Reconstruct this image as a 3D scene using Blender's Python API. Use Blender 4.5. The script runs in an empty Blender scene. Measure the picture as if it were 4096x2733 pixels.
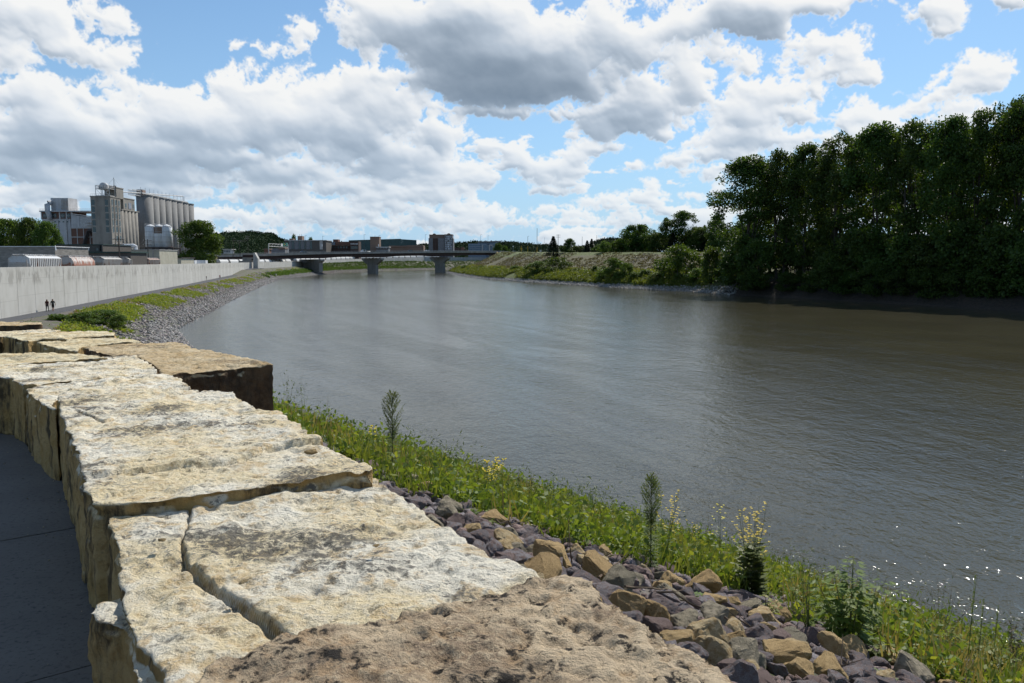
import bpy, bmesh, math, random
import numpy as np
from mathutils import Vector, Matrix, geometry
R = math.radians
SC = bpy.context.scene
COL = SC.collection

# ------------------------------------------------------------------ camera
F = 3137.0                      # focal length in pixels of the 4096 wide photograph
PITCH = math.atan((1366.5 - 1047.0) / F)
EYE = Vector((0, 0, 10.0))
cam = bpy.data.cameras.new('camera'); cam_o = bpy.data.objects.new('camera', cam); COL.objects.link(cam_o)
cam.sensor_width = 36.0; cam.lens = 36.0 * F / 4096.0
cam.clip_start = 0.05; cam.clip_end = 20000
cam_o.location = EYE; cam_o.rotation_euler = (R(90) - PITCH, 0, 0)
SC.camera = cam_o

SUN_AZ, SUN_EL = R(28), R(45)   # azimuth from +Y towards +X
SUN_STRENGTH, SKY_STRENGTH, CLOUD_GAIN = 5.0, 0.108, 0.93
SKY_TINT, SKY_HAZE = (.88, 1.06, 1.12), (.37, .57, .83)
SC.view_settings.view_transform = 'Standard'; SC.view_settings.look = 'None'
SC.view_settings.exposure = 0.0; SC.view_settings.gamma = 1.0

def ray(px, py):
    u = (px - 2048.0) / F; v = (1366.5 - py) / F
    cp, sp = math.cos(PITCH), math.sin(PITCH)
    return Vector((u, cp + v * sp, -sp + v * cp))
def on_z(px, py, z):            # the point of plane z seen at a pixel of the photograph
    d = ray(px, py); k = (z - EYE.z) / d.z
    return EYE + d * k
def at(px, py, Y):              # the point at world depth Y seen at a pixel
    d = ray(px, py); return EYE + d * (Y / d.y)
def X_at(px, Y, py=1047): return at(px, py, Y).x
def Z_at(py, Y, px=2048): return at(px, py, Y).z

# ------------------------------------------------------------------ sun + sky with clouds
sd = Vector((math.sin(SUN_AZ) * math.cos(SUN_EL), math.cos(SUN_AZ) * math.cos(SUN_EL), math.sin(SUN_EL)))
sun = bpy.data.lights.new('sun', 'SUN'); sun_o = bpy.data.objects.new('sun', sun); COL.objects.link(sun_o)
sun.energy = SUN_STRENGTH; sun.angle = R(0.53); sun.color = (1.0, 0.955, 0.88)
sun_o.rotation_euler = sd.to_track_quat('Z', 'Y').to_euler(); sun_o.location = sd * 300

def sstep(a, b, x):
    t = np.clip((x - a) / (b - a), 0, 1); return t * t * (3 - 2 * t)
class NT:                       # small helper to write node trees
    def __init__(s, nt): s.nt = nt
    def n(s, t, **k):
        x = s.nt.nodes.new(t)
        for a, b in k.items(): setattr(x, a, b)
        return x
    def put(s, sock, v):
        if hasattr(v, 'is_output') or isinstance(v, bpy.types.NodeSocket): s.nt.links.new(v, sock)
        else: sock.default_value = v
    def m(s, op, a, b=None, c=None, clamp=False):
        x = s.n('ShaderNodeMath', operation=op, use_clamp=clamp); s.put(x.inputs[0], a)
        if b is not None: s.put(x.inputs[1], b)
        if c is not None: s.put(x.inputs[2], c)
        return x.outputs[0]
    def vm(s, op, a, b=None, c=None):
        x = s.n('ShaderNodeVectorMath', operation=op); s.put(x.inputs[0], a)
        if b is not None: s.put(x.inputs[1], b)
        if c is not None: s.put(x.inputs[2], c)
        return x.outputs['Value'] if op in ('LENGTH', 'DOT_PRODUCT') else x.outputs[0]
    def ss(s, v, lo, hi, a=0.0, b=1.0):
        x = s.n('ShaderNodeMapRange', interpolation_type='SMOOTHSTEP'); s.put(x.inputs[0], v)
        for i, q in enumerate((lo, hi, a, b)): s.put(x.inputs[i + 1], q)
        return x.outputs[0]
    def lin(s, v, lo, hi, a=0.0, b=1.0):
        x = s.n('ShaderNodeMapRange'); s.put(x.inputs[0], v)
        for i, q in enumerate((lo, hi, a, b)): s.put(x.inputs[i + 1], q)
        return x.outputs[0]
    def mix(s, f, a, b, mode='MIX'):
        x = s.n('ShaderNodeMix', data_type='RGBA', blend_type=mode); s.put(x.inputs[0], f)
        s.put(x.inputs[6], c4(a) if not isinstance(a, bpy.types.NodeSocket) else a)
        s.put(x.inputs[7], c4(b) if not isinstance(b, bpy.types.NodeSocket) else b)
        return x.outputs[2]
    def noise(s, vec, scale, detail=4, rough=0.5, dist=0.0):
        x = s.n('ShaderNodeTexNoise'); s.put(x.inputs['Vector'], vec)
        x.inputs['Scale'].default_value = scale; x.inputs['Detail'].default_value = detail
        x.inputs['Roughness'].default_value = rough; x.inputs['Distortion'].default_value = dist
        return x.outputs[0]
    def voro(s, vec, scale, feature='F1', detail=0.0):
        x = s.n('ShaderNodeTexVoronoi', feature=feature); s.put(x.inputs['Vector'], vec)
        x.inputs['Scale'].default_value = scale
        if 'Detail' in x.inputs: x.inputs['Detail'].default_value = detail
        return x
def c4(c): return tuple(c) if len(c) == 4 else (c[0], c[1], c[2], 1.0)

# ------------------------------------------------------------------ cumulus sky, computed here as directions (azimuth, elevation)
# centre, half sizes (in photograph pixels, turned into angles), weight, how dark its shaded body is
CL = [(120,80,200,110,.9,.45),(310,200,150,60,.85,.25),(380,50,75,85,.7,.3),(10,230,90,70,.6,.3),(10,60,120,70,.9,.8),
 (1185,125,60,44,.6,.1),(1165,185,26,36,.4,.1),(1070,200,44,28,.45,.1),(955,195,30,20,.3,.1),
 (110,400,140,80,.95,.15),(370,400,150,90,.9,.2),(500,350,40,30,.45,.1),(680,385,140,60,.85,.1),(800,360,60,40,.6,.1),(1000,345,190,65,.95,.1),(1230,385,150,90,.95,.15),(1120,310,60,26,.5,.1),
 (220,520,360,95,1.15,.45),(720,510,420,125,1.25,.4),(1120,490,360,150,1.2,.35),(1430,370,160,120,1.0,.15),(1520,440,190,160,1.15,.3),
 (150,600,320,70,1.0,1.0),(560,600,430,80,1.15,1.05),(800,640,330,50,1.0,1.0),(1400,560,230,140,1.1,.5),(1560,620,200,80,1.0,1.1),(1500,560,110,90,1,1.0),(1150,700,260,60,1.0,1.0),
 (520,700,480,50,.9,1.0),(130,690,240,45,.8,.9),(1740,560,130,110,.85,.25),(1830,665,100,34,.65,.1),(1700,720,300,45,.75,.35),(1360,760,240,40,.7,.4),
 (1450,120,110,170,.95,.2),(1560,100,190,130,1.1,.5),(1800,90,420,150,1.4,.85),(1520,300,70,100,.7,.1),(2050,230,440,170,1.7,1.15),(2000,340,420,90,1.5,1.5),(2200,330,380,80,1.4,1.3),(2520,190,200,150,1.2,.7),(2560,400,230,120,1.2,.5),(1960,440,300,30,.7,.25),(2250,450,260,28,.6,.2),
 (2440,60,80,100,.9,.1),(3080,30,480,80,1.4,.9),(2980,90,330,55,1.3,1.5),(2760,120,200,130,1.15,.3),(2760,240,200,80,.9,.15),(2930,270,80,50,.6,.1),(2760,350,110,130,1.0,.3),(2740,470,100,70,.8,.3),(1790,30,60,60,.6,.1),
 (2480,500,190,60,1.05,1.05),(2420,450,200,50,.9,.7),(2380,590,150,36,.7,.2),(2210,690,150,60,.9,.5),(2300,640,90,80,.8,.25),(2220,750,140,26,.7,.6),(2120,700,80,50,.6,.15),(2080,600,60,18,.4,.1),
 (3260,210,90,70,.8,.1),(3360,230,90,80,.85,.1),(3310,300,150,70,.95,.65),(3460,300,90,45,.7,.15),(2980,370,90,60,.8,.1),(3100,400,180,75,1.0,.3),(3270,390,100,60,.85,.15),(2960,470,160,90,1.0,.3),(3180,470,180,55,.9,.35),
 (3000,560,260,70,1.0,.5),(2860,620,200,60,.95,.35),(2770,570,60,45,.7,.1),(2740,650,110,40,.75,.4),(2900,690,180,28,.6,.3),(3420,480,110,65,.9,.15),(3540,480,90,70,.8,.1),(3450,560,170,60,.9,.4),
 (3880,280,90,55,.85,.1),(3960,290,100,45,.75,.15),(3830,340,140,60,.9,.35),(3720,400,130,45,.75,.2),(3650,440,90,40,.6,.2),(3850,470,160,50,.6,.15),
 (3760,30,110,70,.9,.1),(3770,100,60,50,.7,.1),(4060,20,90,60,.8,.1),(2550,650,44,24,.5,.1),(2620,545,56,26,.5,.1),(2660,590,40,20,.4,.1),(3390,415,40,16,.4,.1),
 (2640,755,60,50,.65,.1),(2590,800,110,40,.7,.3),(2420,810,150,36,.6,.15),(2260,850,180,40,.55,.15),(2080,880,160,40,.5,.15),(2790,775,60,22,.5,.1),(2480,890,500,30,.45,.15),(2880,740,50,40,.5,.1),(2880,870,160,40,.5,.15),(2700,840,120,30,.5,.15),
 (1860,770,60,45,.7,.1),(1760,790,120,50,.75,.25),(1840,830,120,22,.6,.4),(1960,850,130,35,.6,.15),(1600,790,140,30,.7,.3),(1500,830,330,30,.6,.25),(1800,880,320,36,.55,.2),(1300,830,260,40,.6,.6),(1050,780,200,40,.7,.5),(900,860,260,40,.55,.2),(640,770,260,40,.7,.5),(400,770,180,45,.6,.3),(820,720,120,30,.6,.2),
 (110,808,70,26,.55,.1),(140,855,80,22,.5,.1),(270,850,60,40,.45,.1),(1500,900,800,30,.4,.2),(900,930,500,24,.35,.15)]
AZ0, AZ1, EL0, EL1, STEP = -41.0, 41.0, -2.0, 34.0, 0.045
def _h2(ix, iy, seed):
    n = (ix.astype(np.int64) * 374761393 + iy.astype(np.int64) * 668265263 + seed * 1274126177) & 0xffffffff
    n = ((n ^ (n >> 13)) * 1274126177) & 0xffffffff
    n = ((n ^ (n >> 16)) * 2246822519) & 0xffffffff
    return ((n ^ (n >> 15)) & 0xffff) / 65535.0
def n2d(x, y, seed):
    i = np.floor(x); j = np.floor(y); fx = x - i; fy = y - j
    fx = fx*fx*fx*(fx*(fx*6-15)+10); fy = fy*fy*fy*(fy*(fy*6-15)+10)
    a = _h2(i, j, seed); b = _h2(i+1, j, seed); c = _h2(i, j+1, seed); d = _h2(i+1, j+1, seed)
    return (a + (b-a)*fx) * (1-fy) + (c + (d-c)*fx) * fy
def fb2(x, y, seed, o=6, gain=.52):
    s = 0; a = 1; t = 0; ca, sa = math.cos(.6), math.sin(.6)
    for k in range(o):
        s = s + a * n2d(x, y, seed + k*13); t += a; a *= gain; x, y = (x*ca - y*sa) * 2.07 + 3.7, (x*sa + y*ca) * 2.07 + 9.1
    return s / t
def worley(x, y, seed):
    i = np.floor(x); j = np.floor(y); best = np.full(x.shape, 9.0)
    for a in (-1, 0, 1):
        for b in (-1, 0, 1):
            px = i + a + _h2(i+a, j+b, seed); py = j + b + _h2(i+a, j+b, seed + 7)
            best = np.minimum(best, (px-x)**2 + (py-y)**2)
    return best
def gblur(A, r):
    r = r * .06 / STEP
    k = np.exp(-.5 * (np.arange(-int(3*r), int(3*r)+1) / r) ** 2); k /= k.sum()
    for ax in (0, 1):
        p = [(0, 0), (0, 0)]; p[ax] = (len(k)//2, len(k)//2); B = np.pad(A, p, mode='edge'); O = np.zeros_like(A)
        for q, w in enumerate(k): O += w * (B[q:q+A.shape[0], :] if ax == 0 else B[:, q:q+A.shape[1]])
        A = O
    return A
def shifted(A, dx, dy):
    return np.roll(np.roll(A, -dx, 1), -dy, 0)
def cloud_field():
    az = np.radians(np.arange(AZ0, AZ1, STEP)); el = np.radians(np.arange(EL0, EL1, STEP))
    X, Y = np.meshgrid(az, el)
    k = 1.0 / (0.55 + 2.2 * np.clip(Y, 0, .4))              # finer grain towards the horizon
    u, v = X * 57.3, Y * 57.3                               # degrees
    wx2 = (fb2(u*.55, v*.6, 8, 5, .6) - .5); wy2 = (fb2(u*.55+40, v*.6, 9, 5, .6) - .5)
    ws = .30 + .70 * np.clip(v / 12, 0, 1)
    U = u + wx2 * 3.0 * ws; V = v + wy2 * 2.2 * ws
    mac = np.full(X.shape, -0.9); dk = np.zeros(X.shape); sw = np.full(X.shape, 1e-6)
    for cx, cy, rx, ry, wt, dark in CL:
        a = ray(cx, cy); ca = math.degrees(math.atan2(a[0], a[1])); ce = math.degrees(math.asin(a[2] / math.sqrt(a[0]**2 + a[1]**2 + a[2]**2)))
        sx, sy = math.degrees(rx / F) * 1.10, math.degrees(ry / F) * 1.10
        dv = (V - ce) / sy; dv = np.where(dv < 0, dv * 1.25, dv)            # flatter below
        q = np.sqrt(((U - ca) / sx) ** 2 + dv ** 2); m_ = wt * (1 - q)
        mac = np.maximum(mac, m_)
        w = np.exp(-q * q * 2.2) * wt; dk += w * dark; sw += w
    dk /= sw
    lowc = (fb2(u * .22 + 5, v * .66, 61, 6, .6) - .49) * 4.4 - sstep(6.5, 10.5, v) * 1.6
    mac = np.maximum(mac, np.minimum(lowc, .75))
    low = np.clip(v / 12, 0, 1)
    def field(s):                                           # s: puffs per degree
        p1 = 1 - 1.25 * worley(U * s * .66, V * s * .70, 11); p2 = 1 - 1.25 * worley(U * s * 1.6, V * s * 1.65, 12)
        p3 = 1 - 1.25 * worley(U * s * 3.9, V * s * 4.0, 13); p4 = 1 - 1.25 * worley(U * s * 8.5, V * s * 8.5, 14)
        return p1 * .44 + p2 * .34 + p3 * .24 + p4 * .15, fb2(u * s * .62, v * s * .66, 21, 8, .60) - .5
    pa, fa = field(1.5); pb, fb_ = field(.75); bl = sstep(.15, .75, low)
    puff = pa * (1 - bl) + pb * bl; fb = fa * (1 - bl) + fb_ * bl
    D = mac * 1.15 + (puff - .52) * .86 + fb * (1.0 + .5 * low) - .05 * low - .06 * sstep(-8, 6, u) - .215
    al = sstep(.0, .36, D) * (.80 + .20 * low)
    pos = np.clip(D, 0, 1.5); soft = gblur(pos, 8)
    # light comes from the upper right, from behind the clouds: optical depth along that way
    tau = np.zeros(D.shape); tot = 0
    for i in range(1, 13):
        d = .30 * i * (1 + .05 * i); w = .30 * (1 + .10 * i); tot += w
        tau += (shifted(soft, int(d * .20 / STEP), int(d * .98 / STEP)) + shifted(soft, int(d * .62 / STEP), int(d * .78 / STEP))) * .5 * w
    def relief(r, k):
        H = gblur(D, r); gy, gx = np.gradient(H, STEP)
        return np.tanh(-(gx * .42 + gy * .90) * k)
    inner = sstep(.0, .5, D)
    deep = 1 - .72 * sstep(.25, 1.0, gblur(D, 5))
    rel = (relief(1.1, .55) * .10 + relief(2.8, .9) * .14) * deep + relief(6, 1.5) * .13 * (.35 + .65 * deep) + relief(14, 2.2) * .08
    thick = gblur(pos, 10)
    sh = 1 - np.exp(-tau * .21)
    body = np.clip(sh * np.clip(.10 + thick * 1.05, 0, 1), 0, 1)
    L = 1.01 - body * (.08 + .64 * gblur(dk, 9)) - .03 * np.clip(thick, 0, 1) + rel * (.45 + .55 * inner) + fb * .10 * inner * deep
    edge_w = np.exp(-((D - .18) / .16) ** 2); L += edge_w * .10
    far = sstep(9, 1, v); L = L * (1 - far * .30) + .84 * far * .30
    L = np.where(L < .62, .62 - .34 * (1 - np.exp(-(.62 - L) / .34)), L) + (fb2(u * .5, v * .8, 77, 5, .55) - .5) * .16 * body
    L = np.clip(L, .30, 1.06)
    t = np.clip((L - .30) / .76, 0, 1)[..., None]
    stops = np.array([[.20, .27, .36], [.33, .41, .51], [.50, .585, .69], [.80, .85, .91], [.98, .99, .99]]); xs = np.array([0, .25, .52, .78, 1.0])
    C = np.stack([np.interp(t[..., 0], xs, stops[:, c]) for c in range(3)], -1)
    return C, al
def build_world():
    w = bpy.data.worlds.new('World'); SC.world = w; w.use_nodes = True
    nt = w.node_tree; nt.nodes.clear(); g = NT(nt)
    C, al = cloud_field()
    im = bpy.data.images.new('cloud_directions', al.shape[1], al.shape[0], alpha=True, float_buffer=True); im.colorspace_settings.name = 'Non-Color'; im.alpha_mode = 'CHANNEL_PACKED'
    im.pixels.foreach_set(np.concatenate([C, al[..., None]], -1).astype(np.float32).ravel()); im.update(); im.pack()
    tc = g.n('ShaderNodeTexCoord'); sp = g.n('ShaderNodeSeparateXYZ'); g.put(sp.inputs[0], g.vm('NORMALIZE', tc.outputs['Generated']))
    az = g.m('ARCTAN2', sp.outputs[0], sp.outputs[1]); el = g.m('ARCSINE', sp.outputs[2])
    cb = g.n('ShaderNodeCombineXYZ'); g.put(cb.inputs[0], g.lin(az, R(AZ0), R(AZ1))); g.put(cb.inputs[1], g.lin(el, R(EL0), R(EL1)))
    for nd in nt.nodes:
        if nd.type == 'MAP_RANGE': nd.clamp = False
    tx = g.n('ShaderNodeTexImage', image=im, extension='EXTEND', interpolation='Cubic'); g.put(tx.inputs[0], cb.outputs[0])
    # the rest of the sky, outside the photographed part: scattered cumulus
    v2 = g.n('ShaderNodeCombineXYZ'); g.put(v2.inputs[0], sp.outputs[0]); g.put(v2.inputs[1], sp.outputs[1]); g.put(v2.inputs[2], g.m('MULTIPLY', sp.outputs[2], 1.5))
    n = g.noise(v2.outputs[0], 3.2, 7, .58)
    al2 = g.ss(n, .55, .62); lum = g.ss(n, .57, .76, 1.0, .45)
    c2 = g.mix(lum, (.33, .41, .51), (1, 1, .99))
    inside = g.m('MULTIPLY', g.ss(g.m('ABSOLUTE', az), R(41), R(36)), g.ss(el, R(35), R(30)))
    mxa = g.n('ShaderNodeMix', data_type='FLOAT'); g.put(mxa.inputs[0], inside); g.put(mxa.inputs[2], al2); g.put(mxa.inputs[3], tx.outputs['Alpha'])
    col = g.mix(inside, c2, tx.outputs['Color'])
    sky = g.n('ShaderNodeTexSky', sky_type='NISHITA'); sky.sun_disc = False
    sky.sun_elevation = SUN_EL; sky.sun_rotation = SUN_AZ; sky.altitude = 240; sky.air_density = 1.0; sky.dust_density = 0.3; sky.ozone_density = 3.0
    # pale summer haze near the horizon
    hz = g.m('POWER', g.m('SUBTRACT', 1.0, g.m('MAXIMUM', sp.outputs[2], 0.0), clamp=True), 4.5)
    skc = g.mix(g.m('MULTIPLY', hz, .90), g.mix(1.0, sky.outputs[0], SKY_TINT, 'MULTIPLY'), tuple(x / SKY_STRENGTH for x in SKY_HAZE))
    bg1 = g.n('ShaderNodeBackground'); g.put(bg1.inputs[0], skc); bg1.inputs[1].default_value = SKY_STRENGTH
    bg2 = g.n('ShaderNodeBackground'); g.put(bg2.inputs[0], col); bg2.inputs[1].default_value = CLOUD_GAIN
    ms = g.n('ShaderNodeMixShader'); g.put(ms.inputs[0], mxa.outputs[0]); g.put(ms.inputs[1], bg1.outputs[0]); g.put(ms.inputs[2], bg2.outputs[0])
    o = g.n('ShaderNodeOutputWorld'); g.put(o.inputs[0], ms.outputs[0])
    w.cycles.sampling_method = 'MANUAL'; w.cycles.sample_map_resolution = 512
build_world()
SC.cycles.max_bounces = 6; SC.cycles.diffuse_bounces = 3; SC.cycles.glossy_bounces = 3; SC.cycles.transmission_bounces = 3
SC.cycles.transparent_max_bounces = 6; SC.cycles.sample_clamp_indirect = 4.0; SC.cycles.caustics_reflective = False
SC.cycles.use_denoising = True; SC.render.filter_size = 1.2

# ------------------------------------------------------------------ numpy noise
def _h(ix, iy, iz, seed):
    n = (ix.astype(np.int64) * 374761393 + iy.astype(np.int64) * 668265263 + iz.astype(np.int64) * 2147483647 + seed * 1274126177) & 0xffffffff
    n = ((n ^ (n >> 13)) * 1274126177) & 0xffffffff
    n = ((n ^ (n >> 16)) * 2246822519) & 0xffffffff
    return ((n ^ (n >> 15)) & 0xffff) / 65535.0
def vnoise(p, seed=0):
    i = np.floor(p).astype(np.int64); f = p - i; f = f * f * (3 - 2 * f)
    x, y, z = i[:, 0], i[:, 1], i[:, 2]; fx, fy, fz = f[:, 0], f[:, 1], f[:, 2]
    def L(a, b, t): return a + (b - a) * t
    a = L(_h(x, y, z, seed), _h(x+1, y, z, seed), fx); b = L(_h(x, y+1, z, seed), _h(x+1, y+1, z, seed), fx)
    c = L(_h(x, y, z+1, seed), _h(x+1, y, z+1, seed), fx); e = L(_h(x, y+1, z+1, seed), _h(x+1, y+1, z+1, seed), fx)
    return L(L(a, b, fy), L(c, e, fy), fz)
_ROT = np.array(Matrix.Rotation(.7, 3, Vector((.48, .6, .64)).normalized()))
def fbm(p, seed=0, octv=4, gain=.5):
    s = 0; a = 1; t = 0; q = np.array(p, float)
    for k in range(octv):
        s = s + a * vnoise(q, seed + 17 * k); t += a; a *= gain; q = (q @ _ROT) * 2.03 + 11.3
    return s / t
def sstep(a, b, x):
    t = np.clip((x - a) / (b - a), 0, 1); return t * t * (3 - 2 * t)

# ------------------------------------------------------------------ objects
def tag(o, label=None, cat=None, group=None, kind=None):
    if label: o['label'] = label
    if cat: o['category'] = cat
    if group: o['group'] = group
    if kind: o['kind'] = kind
    return o
def empty(name, loc=(0, 0, 0), rz=0.0, label=None, cat=None, group=None):
    o = bpy.data.objects.new(name, None); o.empty_display_size = .3; COL.objects.link(o)
    o.location = loc; o.rotation_euler = (0, 0, rz); return tag(o, label, cat, group)
def children(o): return [c for c in KIDS.get(o.name, [])]
KIDS = {}
def link(o, parent=None):
    COL.objects.link(o)
    if parent is not None:
        o.parent = parent; KIDS.setdefault(parent.name, []).append(o)
    return o
def copy_tree(o, parent=None):
    c = o.copy(); link(c, parent)
    for ch in list(KIDS.get(o.name, [])): copy_tree(ch, c)
    return c
def world_origin(o):
    v = Vector((0, 0, 0))
    while o is not None: v = v + o.location; o = o.parent
    return v
def mesh_np(name, verts, faces, mats, smooth=False, mi=None):
    """faces: (N,k) array or list of lists"""
    me = bpy.data.meshes.new(name)
    if isinstance(faces, np.ndarray):
        nf, k = faces.shape
        me.vertices.add(len(verts)); me.vertices.foreach_set('co', np.asarray(verts, np.float32).ravel())
        me.loops.add(nf * k); me.loops.foreach_set('vertex_index', faces.astype(np.int32).ravel())
        me.polygons.add(nf); me.polygons.foreach_set('loop_start', np.arange(0, nf * k, k, dtype=np.int32))
        me.update(calc_edges=True)
    else:
        me.from_pydata([tuple(v) for v in verts], [], faces); me.update()
    for m_ in (mats if isinstance(mats, (list, tuple)) else [mats]): me.materials.append(m_)
    if mi is not None: me.polygons.foreach_set('material_index', np.asarray(mi, np.int32))
    if smooth: me.polygons.foreach_set('use_smooth', np.ones(len(me.polygons), bool))
    me.validate()
    return me
class MB:
    def __init__(s): s.v = []; s.f = []; s.mi = []; s.cur = 0
    def add(s, vs, fs):
        b = len(s.v); s.v += [Vector(v) for v in vs]
        for f in fs: s.f.append([b + i for i in f]); s.mi.append(s.cur)
    def box(s, c, size, rz=0.0, M=None):
        x, y, z = size[0] / 2, size[1] / 2, size[2] / 2
        vs = [Vector((a, b, d)) for a in (-x, x) for b in (-y, y) for d in (-z, z)]
        M = M or Matrix.Rotation(rz, 4, 'Z')
        s.add([Vector(c) + (M @ v) for v in vs], [(0, 1, 3, 2), (4, 6, 7, 5), (0, 4, 5, 1), (2, 3, 7, 6), (0, 2, 6, 4), (1, 5, 7, 3)])
    def box2(s, a, b): s.box([(a[i] + b[i]) / 2 for i in range(3)], [abs(b[i] - a[i]) for i in range(3)])
    def prism(s, poly, z0, z1):
        n = len(poly); vs = [(p[0], p[1], z0) for p in poly] + [(p[0], p[1], z1) for p in poly]
        s.add(vs, [tuple(range(n - 1, -1, -1)), tuple(range(n, 2 * n))] + [(i, (i + 1) % n, n + (i + 1) % n, n + i) for i in range(n)])
    def extrude(s, pts, d):                # closed outline of 3D points pushed along vector d
        n = len(pts); d = Vector(d); vs = [Vector(p) for p in pts]; vs += [v + d for v in vs[:n]]
        s.add(vs, [tuple(range(n - 1, -1, -1)), tuple(range(n, 2 * n))] + [(i, (i + 1) % n, n + (i + 1) % n, n + i) for i in range(n)])
    def tube(s, pts, rad, n=6, cap=True):
        pts = [Vector(p) for p in pts]; rad = rad if isinstance(rad, (list, tuple)) else [rad] * len(pts)
        b = len(s.v)
        for i, p in enumerate(pts):
            t = (pts[min(i + 1, len(pts) - 1)] - pts[max(i - 1, 0)])
            t = t.normalized() if t.length > 1e-9 else Vector((0, 0, 1))
            a = Vector((0, 0, 1)) if abs(t.z) < .9 else Vector((1, 0, 0))
            e1 = t.cross(a).normalized(); e2 = t.cross(e1)
            for k in range(n):
                w = 2 * math.pi * k / n; s.v.append(p + (e1 * math.cos(w) + e2 * math.sin(w)) * rad[i])
        for i in range(len(pts) - 1):
            for k in range(n):
                s.f.append([b + i*n + k, b + i*n + (k+1) % n, b + (i+1)*n + (k+1) % n, b + (i+1)*n + k]); s.mi.append(s.cur)
        if cap:
            s.f.append([b + k for k in range(n)][::-1]); s.mi.append(s.cur)
            s.f.append([b + (len(pts)-1)*n + k for k in range(n)]); s.mi.append(s.cur)
    def cyl(s, c, r, z0, z1, n=24, r2=None): s.tube([(c[0], c[1], z0), (c[0], c[1], z1)], [r, r if r2 is None else r2], n)
    def lathe(s, c, prof, n=20):
        s.tube([(c[0], c[1], z) for r, z in prof], [r for r, z in prof], n)
    def build(s, name, mats, parent=None, smooth=False, rel=True):
        off = world_origin(parent) if (parent is not None and rel) else Vector((0, 0, 0))
        me = bpy.data.meshes.new(name); me.from_pydata([v - off for v in s.v], [], s.f)
        for m_ in (mats if isinstance(mats, (list, tuple)) else [mats]): me.materials.append(m_)
        me.polygons.foreach_set('material_index', s.mi)
        if smooth: me.polygons.foreach_set('use_smooth', np.ones(len(me.polygons), bool))
        me.update(); bm = bmesh.new(); bm.from_mesh(me); bmesh.ops.recalc_face_normals(bm, faces=bm.faces); bm.to_mesh(me); bm.free()
        o = bpy.data.objects.new(name, me); link(o, parent); return o
def top(o, label, cat, group=None): return tag(o, label, cat, group)
def struct(o): o['kind'] = 'structure'; return o
def recenter(o):                            # put a one mesh thing's origin at the middle of its base
    me = o.data; n = len(me.vertices); a = np.empty(n * 3, np.float32); me.vertices.foreach_get('co', a); a = a.reshape(-1, 3)
    c = np.array([(a[:, 0].min() + a[:, 0].max()) / 2, (a[:, 1].min() + a[:, 1].max()) / 2, a[:, 2].min()])
    me.vertices.foreach_set('co', (a - c).astype(np.float32).ravel()); me.update(); o.location = Vector(o.location) + Vector(c); return o

# ------------------------------------------------------------------ materials
MATS = {}
def material(name, build):
    if name in MATS: return MATS[name]
    m_ = bpy.data.materials.new(name); m_.use_nodes = True; nt = m_.node_tree; nt.nodes.clear(); g = NT(nt)
    out = g.n('ShaderNodeOutputMaterial'); p = g.n('ShaderNodeBsdfPrincipled'); g.put(out.inputs[0], p.outputs[0])
    build(g, p, out); MATS[name] = m_; return m_
def bump(g, p, h, strength=.5, dist=.02):
    b = g.n('ShaderNodeBump'); b.inputs['Strength'].default_value = strength; b.inputs['Distance'].default_value = dist
    g.put(b.inputs['Height'], h); g.put(p.inputs['Normal'], b.outputs[0]); return b
def plain(name, c1, c2=None, scale=3.0, rough=.8, detail=5, bs=0.0, bd=.02, metal=0.0, lo=.35, hi=.65, spec=.3, stretch=(1, 1, 1)):
    def b(g, p, out):
        tc = g.n('ShaderNodeTexCoord'); v = tc.outputs['Object']
        if stretch != (1, 1, 1): v = g.vm('MULTIPLY', v, stretch)
        n = g.noise(v, scale, detail, .55)
        g.put(p.inputs['Base Color'], g.mix(g.ss(n, lo, hi), c1, c2 or tuple(x * .75 for x in c1)))
        p.inputs['Roughness'].default_value = rough; p.inputs['Metallic'].default_value = metal; p.inputs['Specular IOR Level'].default_value = spec
        if bs: bump(g, p, g.noise(v, scale * 4, 6, .6), bs, bd)
    return material(name, b)
def leafmat(name, c1, c2, trans=.35, rough=.55, c3=None):
    def b(g, p, out):
        ge = g.n('ShaderNodeNewGeometry'); oi = g.n('ShaderNodeObjectInfo')
        r = ge.outputs['Random Per Island']
        c = g.mix(g.ss(r, .05, .95), c1, c2)
        tc = g.n('ShaderNodeTexCoord')
        if c3 is not None: c = g.mix(g.ss(g.noise(tc.outputs['Object'], .55, 3, .5), .5, .7), c, c3)
        hsv = g.n('ShaderNodeHueSaturation'); g.put(hsv.inputs['Color'], c); g.put(hsv.inputs['Value'], g.lin(oi.outputs['Random'], 0, 1, .82, 1.18))
        g.put(hsv.inputs['Hue'], g.lin(oi.outputs['Random'], 0, 1, .488, .512))
        c = hsv.outputs[0]
        g.put(p.inputs['Base Color'], c); p.inputs['Roughness'].default_value = rough; p.inputs['Specular IOR Level'].default_value = .25
        t = g.n('ShaderNodeBsdfTranslucent'); g.put(t.inputs[0], g.mix(1.0, c, (1.35, 1.25, .45, 1), 'MULTIPLY'))
        ms = g.n('ShaderNodeMixShader'); ms.inputs[0].default_value = trans
        g.put(ms.inputs[1], p.outputs[0]); g.put(ms.inputs[2], t.outputs[0]); g.put(out.inputs[0], ms.outputs[0])
    return material(name, b)
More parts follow.
